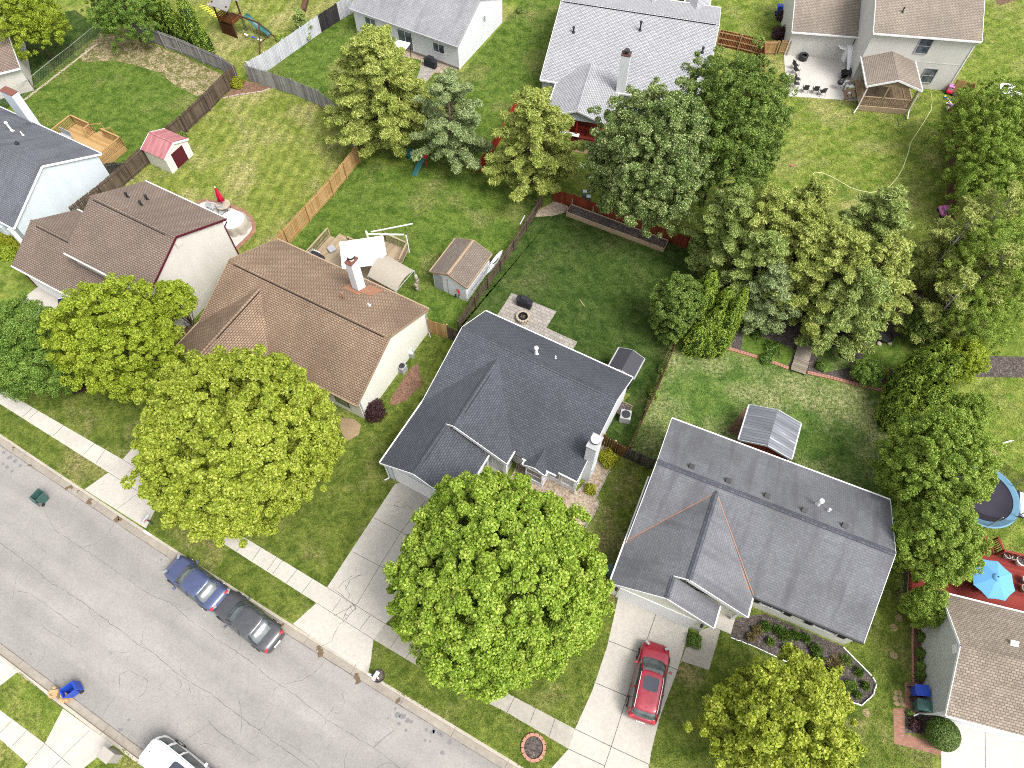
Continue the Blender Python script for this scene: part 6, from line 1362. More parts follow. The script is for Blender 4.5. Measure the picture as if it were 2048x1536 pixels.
r_ = thing('brick_ring', 'round pink brick ring filled with dark mulch on the verge, bottom centre', 'planter', P(1067, 1495)); m = MB()
for k in range(15): a = 6.283 * k / 15; m.box((.62 * math.cos(a), .66 * math.sin(a), .07), (.18, .255, .14), rz=a)
m.build('brick', M['edgebrick'], r_, bevel=.015); m = MB(); m.lathe([(.01, .09), (.3, .08), (.56, .04)], n=24, cap=False); m.build('mulch', M['mulch'], r_)
m = MB(); p0, p1 = off(P(745, 1361).x - .28, .085), off(P(745, 1361).x + .28, .085); m.bar((p0.x, p0.y, .014), (p1.x, p1.y, .014), .13, .006); struct(m.build('kerb_paint', M['whitep'])); m = MB(); p0, p1 = off(P(296, 1066).x - .28, .085), off(P(296, 1066).x + .28, .085); m.bar((p0.x, p0.y, .014), (p1.x, p1.y, .014), .13, .006); struct(m.build('kerb_paint', M['whitep']))
# brick path, stones and edging
area('brick_path', M['redbrick'], [(1809, 1365), (1834, 1366), (1838, 1430), (1810, 1422), (1809, 1467), (1848, 1480), (1881, 1493), (1882, 1511), (1788, 1487), (1786, 1417), (1809, 1417)], .0165)
stn = tag(MB().lathe([(.17, 0), (.18, .02), (.15, .03), (.01, .03)], n=9, sy=.8).build('stepping_stone', M['baredirt']), 'pale stepping stone in the lawn between the slate roofed house and the bins', 'stepping stone', 'stepping stones by the bins'); stn.location = P(1792, 1385)
for a_, b_ in ((1800, 1386), (1791, 1396), (1802, 1398), (1794, 1407), (1805, 1408)): c_ = stn.copy(); COL.objects.link(c_); c_['ord'] = 1; c_.location = P(a_, b_); c_.rotation_euler = (0, 0, random.uniform(0, 3))
st2 = tag(MB().lathe([(.24, 0), (.24, .012), (.2, .02), (.01, .025)], n=11).build('stepping_stone', M['baredirt']), 'round pale stepping stone in the strip of lawn beside the slate roofed house', 'stepping stone', 'round stepping stones beside the slate roofed house'); st2.location = P(1798, 1235)
for a_, b_ in ((1788, 1255), (1788, 1310), (1733, 1425)): c_ = st2.copy(); COL.objects.link(c_); c_.location = P(a_, b_)
def edging(label, pts, mat, bl=.2, bw=.12, h=.1, rows=1, name='brick_edging'):
    pts = PL(pts); o_ = pts[0].copy(); m = MB()
    for a, b in zip(pts[:-1], pts[1:]):
        Ln = (b - a).length; k = max(1, round(Ln / (bl + .02))); d = (b - a).normalized(); ang = math.atan2(d.y, d.x); nn = Vector((-d.y, d.x, 0))
        for i in range(k):
            for r in range(rows): c = a.lerp(b, (i + .5) / k) + nn * (r * (bw + .015)) - o_; m.box((c.x, c.y, h / 2), (bl, bw, h), rz=ang + random.gauss(0, .06))
    ob = m.build(name, M[mat], bevel=.01); ob.location = o_; return tag(ob, label, 'edging')
edging('pink brick edging between the patchy lawn and the bed under the pines, left run', [(1452, 698), (1480, 706), (1520, 718), (1560, 732), (1576, 739)], 'edgebrick', rows=2)
edging('pink brick edging below the bed under the pines, right of the boardwalk', [(1614, 747), (1660, 757), (1710, 770), (1765, 783)], 'edgebrick', rows=2)
edging('white picket-like edging around the mulch bed of the slate roofed house', [(1686, 1296), (1700, 1310), (1742, 1352), (1752, 1368), (1745, 1390), (1722, 1411), (1702, 1405), (1672, 1378)], 'whitep', .3, .05, .14, name='garden_edging')
edging('thin white edging along the street side of the mulch bed', [(1578, 1326), (1505, 1292), (1460, 1275)], 'whitep', .3, .04, .1, name='garden_edging')
edging('pale stone edging along the small red mulch bed, upper left', [(446, 197), (480, 190), (524, 184), (540, 178)], 'stone', .45, .12, .1, name='stone_edging')
edging('thin dark edging around the pebble bed beside the charcoal roofed house', [(1232, 915), (1217, 945), (1193, 995), (1198, 1010), (1186, 1034), (1165, 1062)], 'greyp', .4, .04, .07, name='garden_edging')
edging('brick edging along the bed of the pale grey house', [(1826, 1242), (1824, 1290), (1825, 1340), (1826, 1366)], 'edgebrick', .2, .1, .08)
q = P(1594, 747); e_ = P(1618, 662); d = e_ - q; ang = math.atan2(d.y, d.x); r_ = thing('boardwalk', 'short weathered plank bridge leading into the bed under the pines', 'boardwalk', q, ang); m = MB(); K_ = int(d.length / .15)
for i in range(K_): m.box(((i + .5) * .15, random.gauss(0, .01), .22), (.138, 1.1, .04), rz=random.gauss(0, .01))
m.build('plank', M['wood_pale2'] if 'wood_pale2' in M else M['wood_grey'], r_); m = MB(); [m.box((d.length / 2, e * .45, .1), (d.length, .08, .18)) for e in (-1, 1)]; m.build('bearer', M['wood_dkgrey'], r_)
r_ = thing('pond_tub', 'dark round tub half hidden under the pines right of the boardwalk', 'tub', P(1768, 676)); m = MB(); m.lathe([(.5, 0), (.6, .3), (.62, .32), (.55, .3), (.5, .2), (.01, .18)], n=22); m.build('tub', M['black'], r_)
for k, (a_, b_) in enumerate(((1757, 688), (1778, 687))):
    m = MB(); m.blob((0, 0, .08), .2, .5, jit=.25); tag(m.build('rock', M['stone'], smooth=True), ('left' if k == 0 else 'right') + ' of two pale rocks in front of the dark tub under the pines', 'rock').location = P(a_, b_)
m = MB(); m.blob((0, 0, .1), .3, .5, jit=.3); tag(m.build('rock', M['stone'], smooth=True), 'flat pale rock at the foot of the trimmed evergreen cluster', 'rock').location = P(1412, 710)
# meters, air conditioners, odds and ends
def acunit(label, loc, rz, s=.8): r_ = thing('air_conditioner', label, 'air conditioner', loc, rz); m = MB(); m.box((0, 0, .38), (s, s, .72)); m.build('casing', M['greyp'], r_, bevel=.03); m = MB(); m.lathe([(.01, .76), (s * .42, .75), (s * .44, .73)], n=20, cap=False); m.build('fan_grille', M['black'], r_)
acunit('small grey air conditioner beside the wall of the charcoal roofed house', P(1249, 838), TH, .75)
acunit('grey air conditioner on the right wall of the cream house', P(806, 742), 1.0, .55)
m = MB(); m.box((0, 0, .3), (.3, .45, .6)); m.tube([(.1, 0, .6), (.1, 0, 1.0)], .03, 6); tag(m.build('gas_meter', M['metalw'], bevel=.03), 'small gas meter by the wall of the cream house near the red mulch', 'meter').location = P(825, 712)
r_ = thing('planter_frame', 'small timber planter box beside the charcoal roofed house', 'planter', P(1247, 820), math.radians(TH)); m = MB(); [m.box((x, y, .12), (sx2, sy2, .22)) for x, y, sx2, sy2 in ((0, .5, .9, .05), (0, -.5, .9, .05), (.45, 0, .05, .95), (-.45, 0, .05, .95))]; m.build('timber_side', M['wood_tan'], r_); m = MB(); m.box((0, 0, .08), (.84, .94, .12)); m.build('soil', M['mulch'], r_)
m = MB(); m.box((0, 0, .02), (.05, .75, .03)); tag(m.build('stick', M['wood_post']), 'thin pale stick lying on the deep green lawn', 'stick').location = P(1164, 606); bpy.data.objects['stick'].rotation_euler = (0, 0, .5)
tag(MB().box((0, 0, .05), (.35, .25, .08), rz=.3).build('toy_block', M['flash']), 'small orange toy lying on the upper right lawn', 'toy').location = P(1584, 332)
r_ = thing('splash_pool', 'small white crumpled paddling sheet under the willowy tree, top right', 'sheet', P(2020, 180)); m = MB(); m.blob((0, 0, .1), .95, .18, 14, 6, .3); m.build('sheet', M['whitep'], r_)
m = MB(); m.box((0, 0, .2), (.5, 3.4, .4)); o_ = m.build('woodpile', M['wood_redgrey']); o_.location = P(612, 6); tag(o_, 'low stack of scrap boards near the small pine, top centre-left', 'woodpile')
# ================================================================== trees and plants
def fastmesh(name, V, nq, mat, parent):
    """V: (nq*4,3) corners of separate quads"""
    me = bpy.data.meshes.new(name); n = nq * 4
    me.vertices.add(n); me.vertices.foreach_set('co', V.astype(np.float32).ravel())
    me.loops.add(n); me.loops.foreach_set('vertex_index', np.arange(n, dtype=np.int32))
    me.polygons.add(nq); me.polygons.foreach_set('loop_start', np.arange(0, n, 4, dtype=np.int32)); me.polygons.foreach_set('loop_total', np.full(nq, 4, dtype=np.int32))
    me.update(calc_edges=True); me.materials.append(mat)
    o = bpy.data.objects.new(name, me); COL.objects.link(o); o.parent = parent; return o
def quads(C, N, sz, asp=1.0, jit=.5, fold=0.0):
    """leaf quads at C facing N (+jitter); kite shaped"""
    n = len(C); N = N + NR.normal(0, jit, (n, 3)); N /= np.linalg.norm(N, axis=1)[:, None] + 1e-9
    A = NR.normal(0, 1, (n, 3)); T1 = np.cross(N, A); T1 /= np.linalg.norm(T1, axis=1)[:, None] + 1e-9; T2 = np.cross(N, T1)
    s = (sz * NR.uniform(.65, 1.35, n))[:, None] / 2
    V = np.empty((n, 4, 3)); V[:, 0] = C - T1 * s; V[:, 1] = C - T2 * s * asp; V[:, 2] = C + T1 * s; V[:, 3] = C + T2 * s * asp
    V[:, 1] += N * s * fold; V[:, 3] += N * s * fold
    return V.reshape(-1, 3)
def lump_leaves(L, R, per, flat=.8, shell=.55, outward=None):
    """leaves in lumps: L (k,3) centres, R (k,) radii, per = leaves per lump"""
    k = len(L); idx = np.repeat(np.arange(k), per); n = len(idx)
    D = NR.normal(0, 1, (n, 3)) * NR.uniform(.6, 1.5, (k, 3))[idx]; D[:, 2] += .25; D /= np.linalg.norm(D, axis=1)[:, None]
    rr = ((shell + (1 - shell) * NR.random(n) ** .5) * NR.uniform(.75, 1.15, n))[:, None] * R[idx][:, None]
    C = L[idx] + D * rr * np.array([1, 1, flat]); N = D * .8 + np.array([0, 0, .6]); return C, N
TREES = []
def trunk(root, h, r, limbs, mat='bark', lean=(0, 0)):
    m = MB(); m.tube([(0, 0, -.1), (r * .1, 0, h * .3), (lean[0] * .5, lean[1] * .5, h * .62), (lean[0], lean[1], h)], r, 8, r2=r * .3)
    for l in limbs:
        l = Vector(l); b = Vector((0, 0, min(h * .8, max(h * .25, l.z * .5)))); m.tube([b, b.lerp(l, .5) + Vector((0, 0, -.1 * l.length / 4)), l], r * .38, 6, r2=r * .07)
    return m.build('trunk', M[mat], root, smooth=True)
def round_tree(label, px_, py_, rpx, zc, hz, leaf, size, nl, per, lump=.8, fill=1.0, name='maple_tree', cat='tree', mat='bark', holes=0.0, oval=1.0, rot=0.0, seed=0, jit=.55, shell=.55, fold=.25, depth=.72, bumps=.12, group=None, asp=1.0, rough_out=.08):
    """crown of leaf lumps over an uneven ellipsoid; centre placed at height zc above the seen spot"""
    global NR
    NR = np.random.default_rng(100 + seed)
    c = P(px_, py_, zc); r = rpx * .92 / SC(px_, py_, zc); lump *= .52; nl = int(nl * 3.5); per = int(per * 1.3); size *= .46; root = thing(name, label, cat, (c.x, c.y, 0), 0, group)
    # fibonacci directions with noise, upper part and sides
    i = np.arange(nl); ph = np.arccos(1 - 1.72 * (i + .5) / nl); th = i * 2.39996
    D = np.stack([np.sin(ph) * np.cos(th), np.sin(ph) * np.sin(th), np.cos(ph)], 1) + NR.normal(0, .05, (nl, 3))
    wob = 1 + bumps * (np.sin(th * 0 + 3 * np.arctan2(D[:, 1], D[:, 0]) + seed) * .5 + np.sin(5 * np.arctan2(D[:, 1], D[:, 0]) + 2.1 * seed) * .4 + np.sin(7 * D[:, 2] + 4 * D[:, 0] + seed) * .4) + NR.normal(0, rough_out, nl)
    dep = np.where(NR.random(nl) < .72, 1 - lump * .55 / r, depth * NR.uniform(.65, 1.0, nl))
    rad = r * wob * dep
    L = D * rad[:, None] * np.array([1, oval, hz / r]); a = rot; L[:, :2] = L[:, :2] @ np.array([[math.cos(a), math.sin(a)], [-math.sin(a), math.cos(a)]])
    if holes > 0:
        hd = NR.normal(0, 1, (int(holes), 3)); hd /= np.linalg.norm(hd, axis=1)[:, None]; hd[:, 2] = abs(hd[:, 2]); keep = np.ones(nl, bool)
        for q in hd: keep &= ((D @ q) < .985) | (NR.random(nl) < .25)
        L = L[keep]
    L[:, 2] += zc; L = L[L[:, 2] > .6]
    R = lump * NR.uniform(.5, 1.45, len(L))
    C, N = lump_leaves(L, R, per, .8, shell); ctr = np.array([0, 0, zc - hz * .3]); out = C - ctr; out /= np.linalg.norm(out, axis=1)[:, None]
    V = quads(C, N * .45 + out * .35 + np.array([0, 0, .15]), size, asp, max(jit, .75), fold); cr = fastmesh('crown', V, len(C), M[leaf], root)
    lim = [tuple(L[int(k)] * np.array([.8, .8, .92])) for k in NR.integers(0, len(L), 16)]
    trunk(root, zc + hz * .3, max(.08, r * .032), lim, mat); return root
def pine(label, px_, py_, H_, r0, leaf, tiers, br, per, size=.26, asp=.28, name='pine_tree', lump=.5, seed=0, droop=.1, loose=.0, top=.12, powr=.8, group=None, clear=.16, lean=(0, 0), mat='bark', mid=.45):
    """whorled branches of tufted needles; (px_,py_) is where the tip shows"""
    global NR
    NR = np.random.default_rng(200 + seed); c = P(px_, py_, H_); c.z = 0; root = thing(name, label, 'tree', (c.x, c.y, 0), 0, group); Ls = []; Rs = []; lim = []
    for t_ in range(tiers):
        f_ = t_ / (tiers - 1); z = H_ * (clear + (1 - clear) * f_); rad = r0 * ((1 - f_) ** powr * (1 - top) + top) * (1.0 if f_ > .14 else .84)
        nb = max(3, int(br * .8 * (.45 + .55 * (1 - f_)))); ph0 = NR.uniform(0, 6.28)
        for b in range(nb):
            a = ph0 + 6.283 * b / nb + NR.normal(0, .18); Lb = rad * NR.uniform(.6, 1.3); k = max(2, int(Lb / (lump * .75)))
            if loose and NR.random() < loose: continue
            up = .12 + .35 * f_
            for j in range(k):
                g = (mid if k > 2 else .2) + (1 - (mid if k > 2 else .2)) * (j + .6) / k; x = Lb * g
                Ls.append((x * math.cos(a) + NR.normal(0, .12) + lean[0] * f_, x * math.sin(a) + NR.normal(0, .12) + lean[1] * f_, z + x * up - droop * x * x / max(1, r0) + NR.normal(0, .08))); Rs.append(lump * NR.uniform(.7, 1.25) * (1.1 - .35 * g))
            if b % 2 == 0: lim.append((Lb * .9 * math.cos(a) + lean[0] * f_, Lb * .9 * math.sin(a) + lean[1] * f_, z + Lb * up * .8))
    Ls.append((lean[0], lean[1], H_)); Rs.append(lump * .5)
    L = np.array(Ls); L[:, 2] = np.maximum(L[:, 2], .35); R = np.array(Rs)
    C, N = lump_leaves(L, R, int(per * 1.7), .42, .15)
    V = quads(C, N * .45 + np.array([0, 0, .45]), size * 1.35, .26, .8, 0); fastmesh('crown', V, len(C), M[leaf], root)
    m = MB(); m.tube([(0, 0, -.1), (lean[0] * .3, lean[1] * .3, H_ * .4), (lean[0], lean[1], H_ * .98)], max(.1, H_ * .02), 8, r2=.03)
    for l in lim: l = Vector(l); f_ = min(.95, l.z / H_ * .9); m.tube([(lean[0] * f_, lean[1] * f_, l.z * .82), l], .045, 5, r2=.015)
    m.build('trunk', M[mat], root, smooth=True); return root
def arbor(label, spires, leaf, size=.13, dens=230, tips=False, name='arborvitae', group=None, seed=0):
    """dense flame shaped spires: (px,py of foot, height, radius, lean x, lean y)"""
    global NR
    NR = np.random.default_rng(300 + seed); c = P(spires[0][0], spires[0][1], spires[0][2] if tips else 0); c.z = 0; root = thing(name, label, 'evergreen', (c.x, c.y, 0), 0, group); Cs = []; Ns = []; inner = MB()
    for px_, py_, H_, r, lx, ly in spires:
        o_ = P(px_, py_, H_ if tips else 0) - c; o_.z = 0; n = int(dens * H_ * r * 4.2); z = NR.random(n) ** .85 * H_; f_ = z / H_
        prof = r * np.sqrt(np.clip(1 - ((f_ - .28) / .74) ** 2, 0, 1)) ** 1.1; a = NR.uniform(0, 6.283, n)
        # vertical lobes
        lob = 1 + .13 * np.sin(a * 5 + z * 1.1) + .1 * np.sin(a * 9 - z * 2.3) + .07 * np.sin(z * 6 + a * 3)
        rad = prof * lob * NR.uniform(.86, 1.04, n)
        Cs.append(np.stack([o_.x + lx * f_ + rad * np.cos(a), o_.y + ly * f_ + rad * np.sin(a), z + .1], 1)); Ns.append(np.stack([np.cos(a), np.sin(a), np.full(n, .35 + .6 * 0)], 1))
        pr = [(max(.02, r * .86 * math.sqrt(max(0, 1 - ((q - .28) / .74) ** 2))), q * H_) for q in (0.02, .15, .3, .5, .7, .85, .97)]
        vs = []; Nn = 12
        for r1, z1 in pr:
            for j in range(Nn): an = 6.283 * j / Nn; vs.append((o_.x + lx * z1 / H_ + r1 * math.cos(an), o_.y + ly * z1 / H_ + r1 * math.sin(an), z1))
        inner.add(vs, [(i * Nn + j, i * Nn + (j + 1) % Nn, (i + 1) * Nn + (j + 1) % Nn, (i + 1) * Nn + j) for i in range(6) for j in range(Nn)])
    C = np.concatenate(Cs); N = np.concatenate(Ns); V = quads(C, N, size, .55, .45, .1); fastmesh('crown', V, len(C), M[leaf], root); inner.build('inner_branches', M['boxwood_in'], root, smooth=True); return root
def bush(label, px_, py_, r, h, leaf, n=2600, size=.12, name='bush', cat='bush', asp=.6, dense=False, group=None, seed=0, jit=.6, tuft=False):
    global NR
    NR = np.random.default_rng(400 + seed + int(px_)); c = P(px_, py_, 0); root = thing(name, label, cat, (c.x, c.y, 0), 0, group)
    D = NR.normal(0, 1, (n, 3)); D[:, 2] = np.abs(D[:, 2]) if not dense else D[:, 2]; D /= np.linalg.norm(D, axis=1)[:, None]
    lob = 1 + .12 * np.sin(4 * np.arctan2(D[:, 1], D[:, 0]) + px_) + .1 * np.sin(6 * D[:, 2] + 3 * D[:, 0])
    rr = (NR.uniform(.93, 1.02, n) if dense else NR.uniform(.5, 1.05, n) * lob)
    C = D * rr[:, None] * np.array([r, r, h * (.5 if dense else .9)]); C[:, 2] += h * .5 if dense else .1; C[:, 2] = np.maximum(C[:, 2], .03)
    if tuft: N = np.cross(D, NR.normal(0, 1, (n, 3)))
    else: N = D + np.array([0, 0, .3])
    V = quads(C, N, size, asp, jit, .1); fastmesh('foliage', V, n, M[leaf], root)
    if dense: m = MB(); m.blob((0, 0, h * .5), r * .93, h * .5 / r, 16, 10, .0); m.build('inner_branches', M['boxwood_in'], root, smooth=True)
    else:
        m = MB(); [m.tube([(0, 0, 0), (random.gauss(0, r * .4), random.gauss(0, r * .4), h * .7)], .02, 5) for _ in range(6)]; m.build('stem', M['bark'], root)
    return root
LF = lambda *c, k=.5: [tone(*q, k=k) for q in c]
M['lf_yellow'] = leafmat('yellow_green_maple_leaves', LF((106, 126, 28), (150, 168, 44), (184, 196, 66), (210, 216, 108), k=.76), .4)
M['lf_lime'] = leafmat('lime_green_maple_leaves', LF((94, 126, 28), (136, 168, 44), (172, 196, 68), (204, 218, 110), k=.78), .4)
M['lf_lemon'] = leafmat('lemon_green_maple_leaves', LF((114, 134, 26), (156, 172, 44), (188, 198, 68), (212, 216, 104), k=.78), .4)
M['lf_dark'] = leafmat('dark_green_leaves', LF((66, 98, 28), (98, 134, 42), (128, 160, 60), (160, 184, 90), k=.72), .32)
M['lf_ygreen'] = leafmat('light_green_leaves', LF((96, 124, 18), (138, 160, 32), (170, 186, 52), (198, 206, 84), k=.8), .4)
M['lf_silver'] = leafmat('silver_backed_leaves', LF((58, 84, 26), (92, 122, 44), (140, 160, 84), (212, 218, 160), k=.74), .32, .5)
M['lf_green'] = leafmat('mid_green_leaves', LF((64, 92, 26), (98, 128, 42), (136, 162, 66), (174, 192, 100), k=.66), .34)
M['lf_olive'] = leafmat('olive_leaves', LF((80, 112, 24), (118, 148, 42), (154, 178, 68), (188, 202, 100), k=.78), .36)
M['lf_pine'] = leafmat('yellowish_pine_needles', LF((92, 112, 34), (132, 148, 58), (168, 176, 86), (196, 198, 118), k=.86), .25)
M['lf_pinegrey'] = leafmat('grey_green_pine_needles', LF((84, 104, 54), (120, 140, 82), (150, 166, 108), (178, 188, 138), k=.84), .25)
M['lf_pinedark'] = leafmat('deep_pine_needles', LF((82, 106, 38), (120, 142, 62), (154, 170, 90), (184, 192, 122), k=.86), .25)
M['lf_feather'] = leafmat('feathery_leaves', LF((96, 112, 44), (136, 150, 66), (170, 178, 92), (196, 200, 122), k=.84), .3)
M['lf_arb'] = leafmat('arborvitae_sprays', LF((62, 88, 18), (98, 124, 28), (134, 156, 48), (166, 182, 76), k=.85), .2)
M['lf_red'] = leafmat('maroon_leaves', LF((44, 18, 26), (72, 34, 42), (98, 56, 60)), .2)
M['lf_gold'] = leafmat('gold_bush_leaves', LF((132, 140, 10), (174, 180, 26), (200, 200, 50)), .25)
M['lf_box'] = leafmat('boxwood_leaves', LF((62, 92, 24), (98, 128, 44), (134, 158, 68)), .2)
M['lf_dry'] = leafmat('straw_blades', LF((120, 104, 60), (164, 146, 92), (190, 178, 120)), .2)
M['lf_plant'] = leafmat('perennial_leaves', LF((66, 104, 28), (104, 142, 46), (146, 172, 72)), .25)
# street trees
round_tree('big round yellow-green maple in front of the cream house', 476, 880, 196, 5.6, 4.6, 'lf_yellow', .27, 560, 210, .62, seed=1, bumps=.07, rough_out=.04, holes=2)
round_tree('big round lime-green maple in front of the charcoal roofed house', 996, 1160, 212, 5.8, 4.8, 'lf_lime', .27, 600, 215, .64, seed=2, bumps=.08, rough_out=.04, holes=2)
round_tree('dark green clumpy tree at the left edge by the sidewalk', 66, 700, 96, 4.4, 3.5, 'lf_dark', .17, 150, 330, .72, seed=3, name='shade_tree', bumps=.1)
round_tree('light green tree in front of the beige two-storey house', 238, 680, 112, 5.2, 4.2, 'lf_ygreen', .22, 230, 190, .58, seed=4, bumps=.14, rough_out=.09)
round_tree('small light green bough reaching over the beige side wall', 352, 600, 36, 5.5, 1.6, 'lf_ygreen', .21, 44, 130, .45, seed=24, name='young_tree')
round_tree('lemon-green open maple at the bottom right with bare twigs showing', 1570, 1458, 138, 4.6, 3.6, 'lf_lemon', .26, 250, 165, .56, seed=5, holes=9, bumps=.16, rough_out=.12, mat='palebark')
# rear trees
pine('tall bushy yellow-green pine beside the curving grey fence', 742, 70, 10.5, 4.6, 'lf_pine', 18, 16, 170, seed=1, top=.1, powr=.6, lump=.6, size=.22, asp=.34)
pine('grey-green pine right of the tall yellow-green one', 893, 158, 8.6, 3.3, 'lf_pinegrey', 13, 12, 150, seed=2, loose=.15, lump=.5, size=.2, powr=.62)
pine('pale olive pine at the corner of the rusty red fence', 1072, 192, 9.2, 3.8, 'lf_pine', 15, 13, 150, seed=3, loose=.1, lump=.54, size=.22, powr=.6)
round_tree('large silvery-leaved maple hiding the right of the pale grey roof', 1300, 320, 118, 7.0, 5.2, 'lf_silver', .21, 340, 190, .62, seed=6, oval=1.1, bumps=.12, rough_out=.1, name='silver_maple')
round_tree('tall mid-green maple right of the silvery one', 1452, 268, 106, 7.0, 5.4, 'lf_green', .21, 320, 185, .6, seed=7, oval=1.25, bumps=.14, rough_out=.1)
for a_, b_, h_, r_0, mt, lb, sd_ in ((1486, 385, 8.8, 3.0, 'lf_pinedark', 'leftmost pine of the row, beside the mid-green maple', 11), (1560, 392, 9.2, 3.2, 'lf_pine', 'pine at the back of the row, second from the left', 12), (1640, 372, 9.5, 2.8, 'lf_pine', 'pine reaching up to the loop of the pale hose', 13), (1548, 478, 7.8, 2.6, 'lf_pinedark', 'pine right above the trimmed spires', 14),
        (1625, 462, 8.6, 2.7, 'lf_pine', 'pine in the very middle of the row', 15), (1700, 470, 9.2, 3.3, 'lf_pine', 'broad pine right of the middle of the row', 16), (1790, 385, 9.6, 2.8, 'lf_pinedark', 'narrow pine sticking up into the upper right lawn', 17), (1790, 490, 8.4, 3.1, 'lf_pine', 'rightmost pine of the row, facing the tall fence', 18),
        (1560, 540, 6.0, 2.0, 'lf_pinegrey', 'lower grey-green pine overhanging the plank bridge', 19), (1740, 552, 7.4, 2.6, 'lf_pinedark', 'front pine above the dark tub', 20)):
    pine(lb, a_, b_, h_, r_0 * 1.12, mt, 14, 12, 140, seed=sd_, loose=.12, lump=.5, top=.1, powr=.62, size=.2)
round_tree('leafy mid-green tree left of the trimmed evergreen cluster', 1352, 615, 54, 3.0, 2.8, 'lf_green', .17, 130, 170, .45, seed=8, name='leafy_tree', bumps=.12)
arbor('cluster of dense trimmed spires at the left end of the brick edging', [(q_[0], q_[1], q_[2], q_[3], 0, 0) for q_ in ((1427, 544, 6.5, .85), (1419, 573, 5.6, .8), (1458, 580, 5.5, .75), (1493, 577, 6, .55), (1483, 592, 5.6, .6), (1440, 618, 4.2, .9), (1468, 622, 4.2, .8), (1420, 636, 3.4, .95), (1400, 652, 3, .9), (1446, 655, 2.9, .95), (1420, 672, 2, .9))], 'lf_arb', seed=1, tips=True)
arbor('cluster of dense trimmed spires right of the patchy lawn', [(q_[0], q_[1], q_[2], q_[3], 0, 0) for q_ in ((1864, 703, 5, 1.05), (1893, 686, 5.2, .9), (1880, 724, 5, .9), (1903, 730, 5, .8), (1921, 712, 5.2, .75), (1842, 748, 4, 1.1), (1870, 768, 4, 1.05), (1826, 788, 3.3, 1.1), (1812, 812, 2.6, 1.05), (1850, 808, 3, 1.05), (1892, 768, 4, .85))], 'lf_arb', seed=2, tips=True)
round_tree('leafy yellow-green shrub tree right of the trimmed spires', 1925, 722, 42, 2.0, 1.8, 'lf_ygreen', .15, 90, 150, .4, seed=9, name='leafy_tree')
round_tree('olive-green tree beside the trampoline', 1868, 925, 92, 4.2, 3.4, 'lf_ygolive', .19, 230, 190, .5, seed=10, bumps=.12) if 'lf_ygolive' in M else round_tree('olive-green tree beside the trampoline', 1870, 925, 100, 4.2, 3.4, 'lf_olive', .19, 250, 190, .5, seed=10, bumps=.12)
round_tree('rounded yellow-green tree between the slate roof and the red deck', 1868, 1085, 82, 3.6, 3.0, 'lf_olive', .18, 200, 190, .46, seed=11, bumps=.1)
round_tree('reddish-green shrub at the corner of the pale grey house', 1848, 1212, 40, 1.8, 1.6, 'lf_olive', .14, 80, 130, .36, seed=12, name='shrub', cat='shrub')
round_tree('yellow-green shrub behind the trimmed spires, near the trampoline lawn', 1935, 830, 44, 1.8, 1.6, 'lf_olive', .15, 90, 130, .42, seed=13, name='shrub', cat='shrub')
round_tree('willowy olive tree at the upper right edge by the toys', 1990, 250, 92, 4.4, 3.2, 'lf_olive', .19, 190, 150, .52, seed=14, name='willow_tree', bumps=.2, rough_out=.16, holes=4, mat='palebark')
round_tree('darker olive tree below the willowy one, right of the tall fence', 1985, 350, 82, 3.8, 3.0, 'lf_olive', .18, 170, 150, .5, seed=15, name='willow_tree', bumps=.2, rough_out=.14)
round_tree('sparse thin-leaved tree at the right edge with pale branches', 1995, 540, 108, 4.8, 3.6, 'lf_olive', .2, 240, 130, .5, seed=16, name='airy_tree', bumps=.22, rough_out=.18, holes=8, mat='palebark', asp=.6)
round_tree('sparse leafy tree leaning over the tall red-brown fence', 1955, 640, 66, 3.6, 2.6, 'lf_olive', .15, 120, 110, .42, seed=17, name='airy_tree', bumps=.2, rough_out=.18, holes=8, mat='palebark', asp=.7)
for k, (a_, b_, h_, r_0, lb) in enumerate(((2030, 385, 8.6, 3.0, 'feathery tree at the right edge, uppermost of the airy group'), (1945, 440, 7.6, 2.6, 'feathery tree right behind the tall red-brown fence, upper'), (2020, 500, 8.2, 2.9, 'feathery tree at the right edge, middle of the airy group'), (1940, 560, 6.6, 2.5, 'feathery tree right behind the tall red-brown fence, lower'))):
    pine(lb, a_, b_, h_, r_0, 'lf_feather', 12, 9, 90, seed=50 + k, loose=.3, lump=.5, top=.15, powr=.6, size=.2, name='airy_tree', mat='palebark')
round_tree('shrubby green tree under the right end of the pines', 1845, 655, 36, 1.6, 1.5, 'lf_green', .13, 70, 130, .36, seed=18, name='shrub', cat='shrub')
round_tree('low dark shrub in the garden bed below the pines', 1735, 745, 32, .9, .9, 'lf_dark', .11, 60, 120, .32, seed=19, name='shrub', cat='shrub')
round_tree('spreading light green tree at the top left corner', 52, 36, 66, 4.4, 3.4, 'lf_ygreen', .19, 150, 130, .52, seed=20, name='shade_tree', bumps=.16)
round_tree('dark green broad tree above the chain link corner, top left', 248, 12, 68, 3.8, 3.4, 'lf_dark', .17, 150, 150, .5, seed=21, name='shade_tree')
round_tree('small green shrub at the left edge, top', 2, 140, 16, 1.6, 1.4, 'lf_green', .13, 40, 100, .36, seed=22, name='shrub', cat='shrub')
arbor('dark columnar evergreen pair beyond the weathered fence, left', [(340, 76, 5.6, .85, 0, 0), (362, 84, 4.6, .8, 0, 0)], 'lf_arb', dens=150, seed=3)
arbor('dark columnar evergreen pair beyond the weathered fence, right', [(405, 104, 5.6, .95, 0, 0), (378, 98, 3.8, .8, 0, 0), (420, 108, 2.6, .7, 0, 0)], 'lf_arb', dens=150, seed=4)
pine('small spiky pine at the top edge near the play tower', 598, 28, 2.4, 1.1, 'lf_pinedark', 7, 9, 90, size=.18, lump=.3, seed=31, name='small_pine')
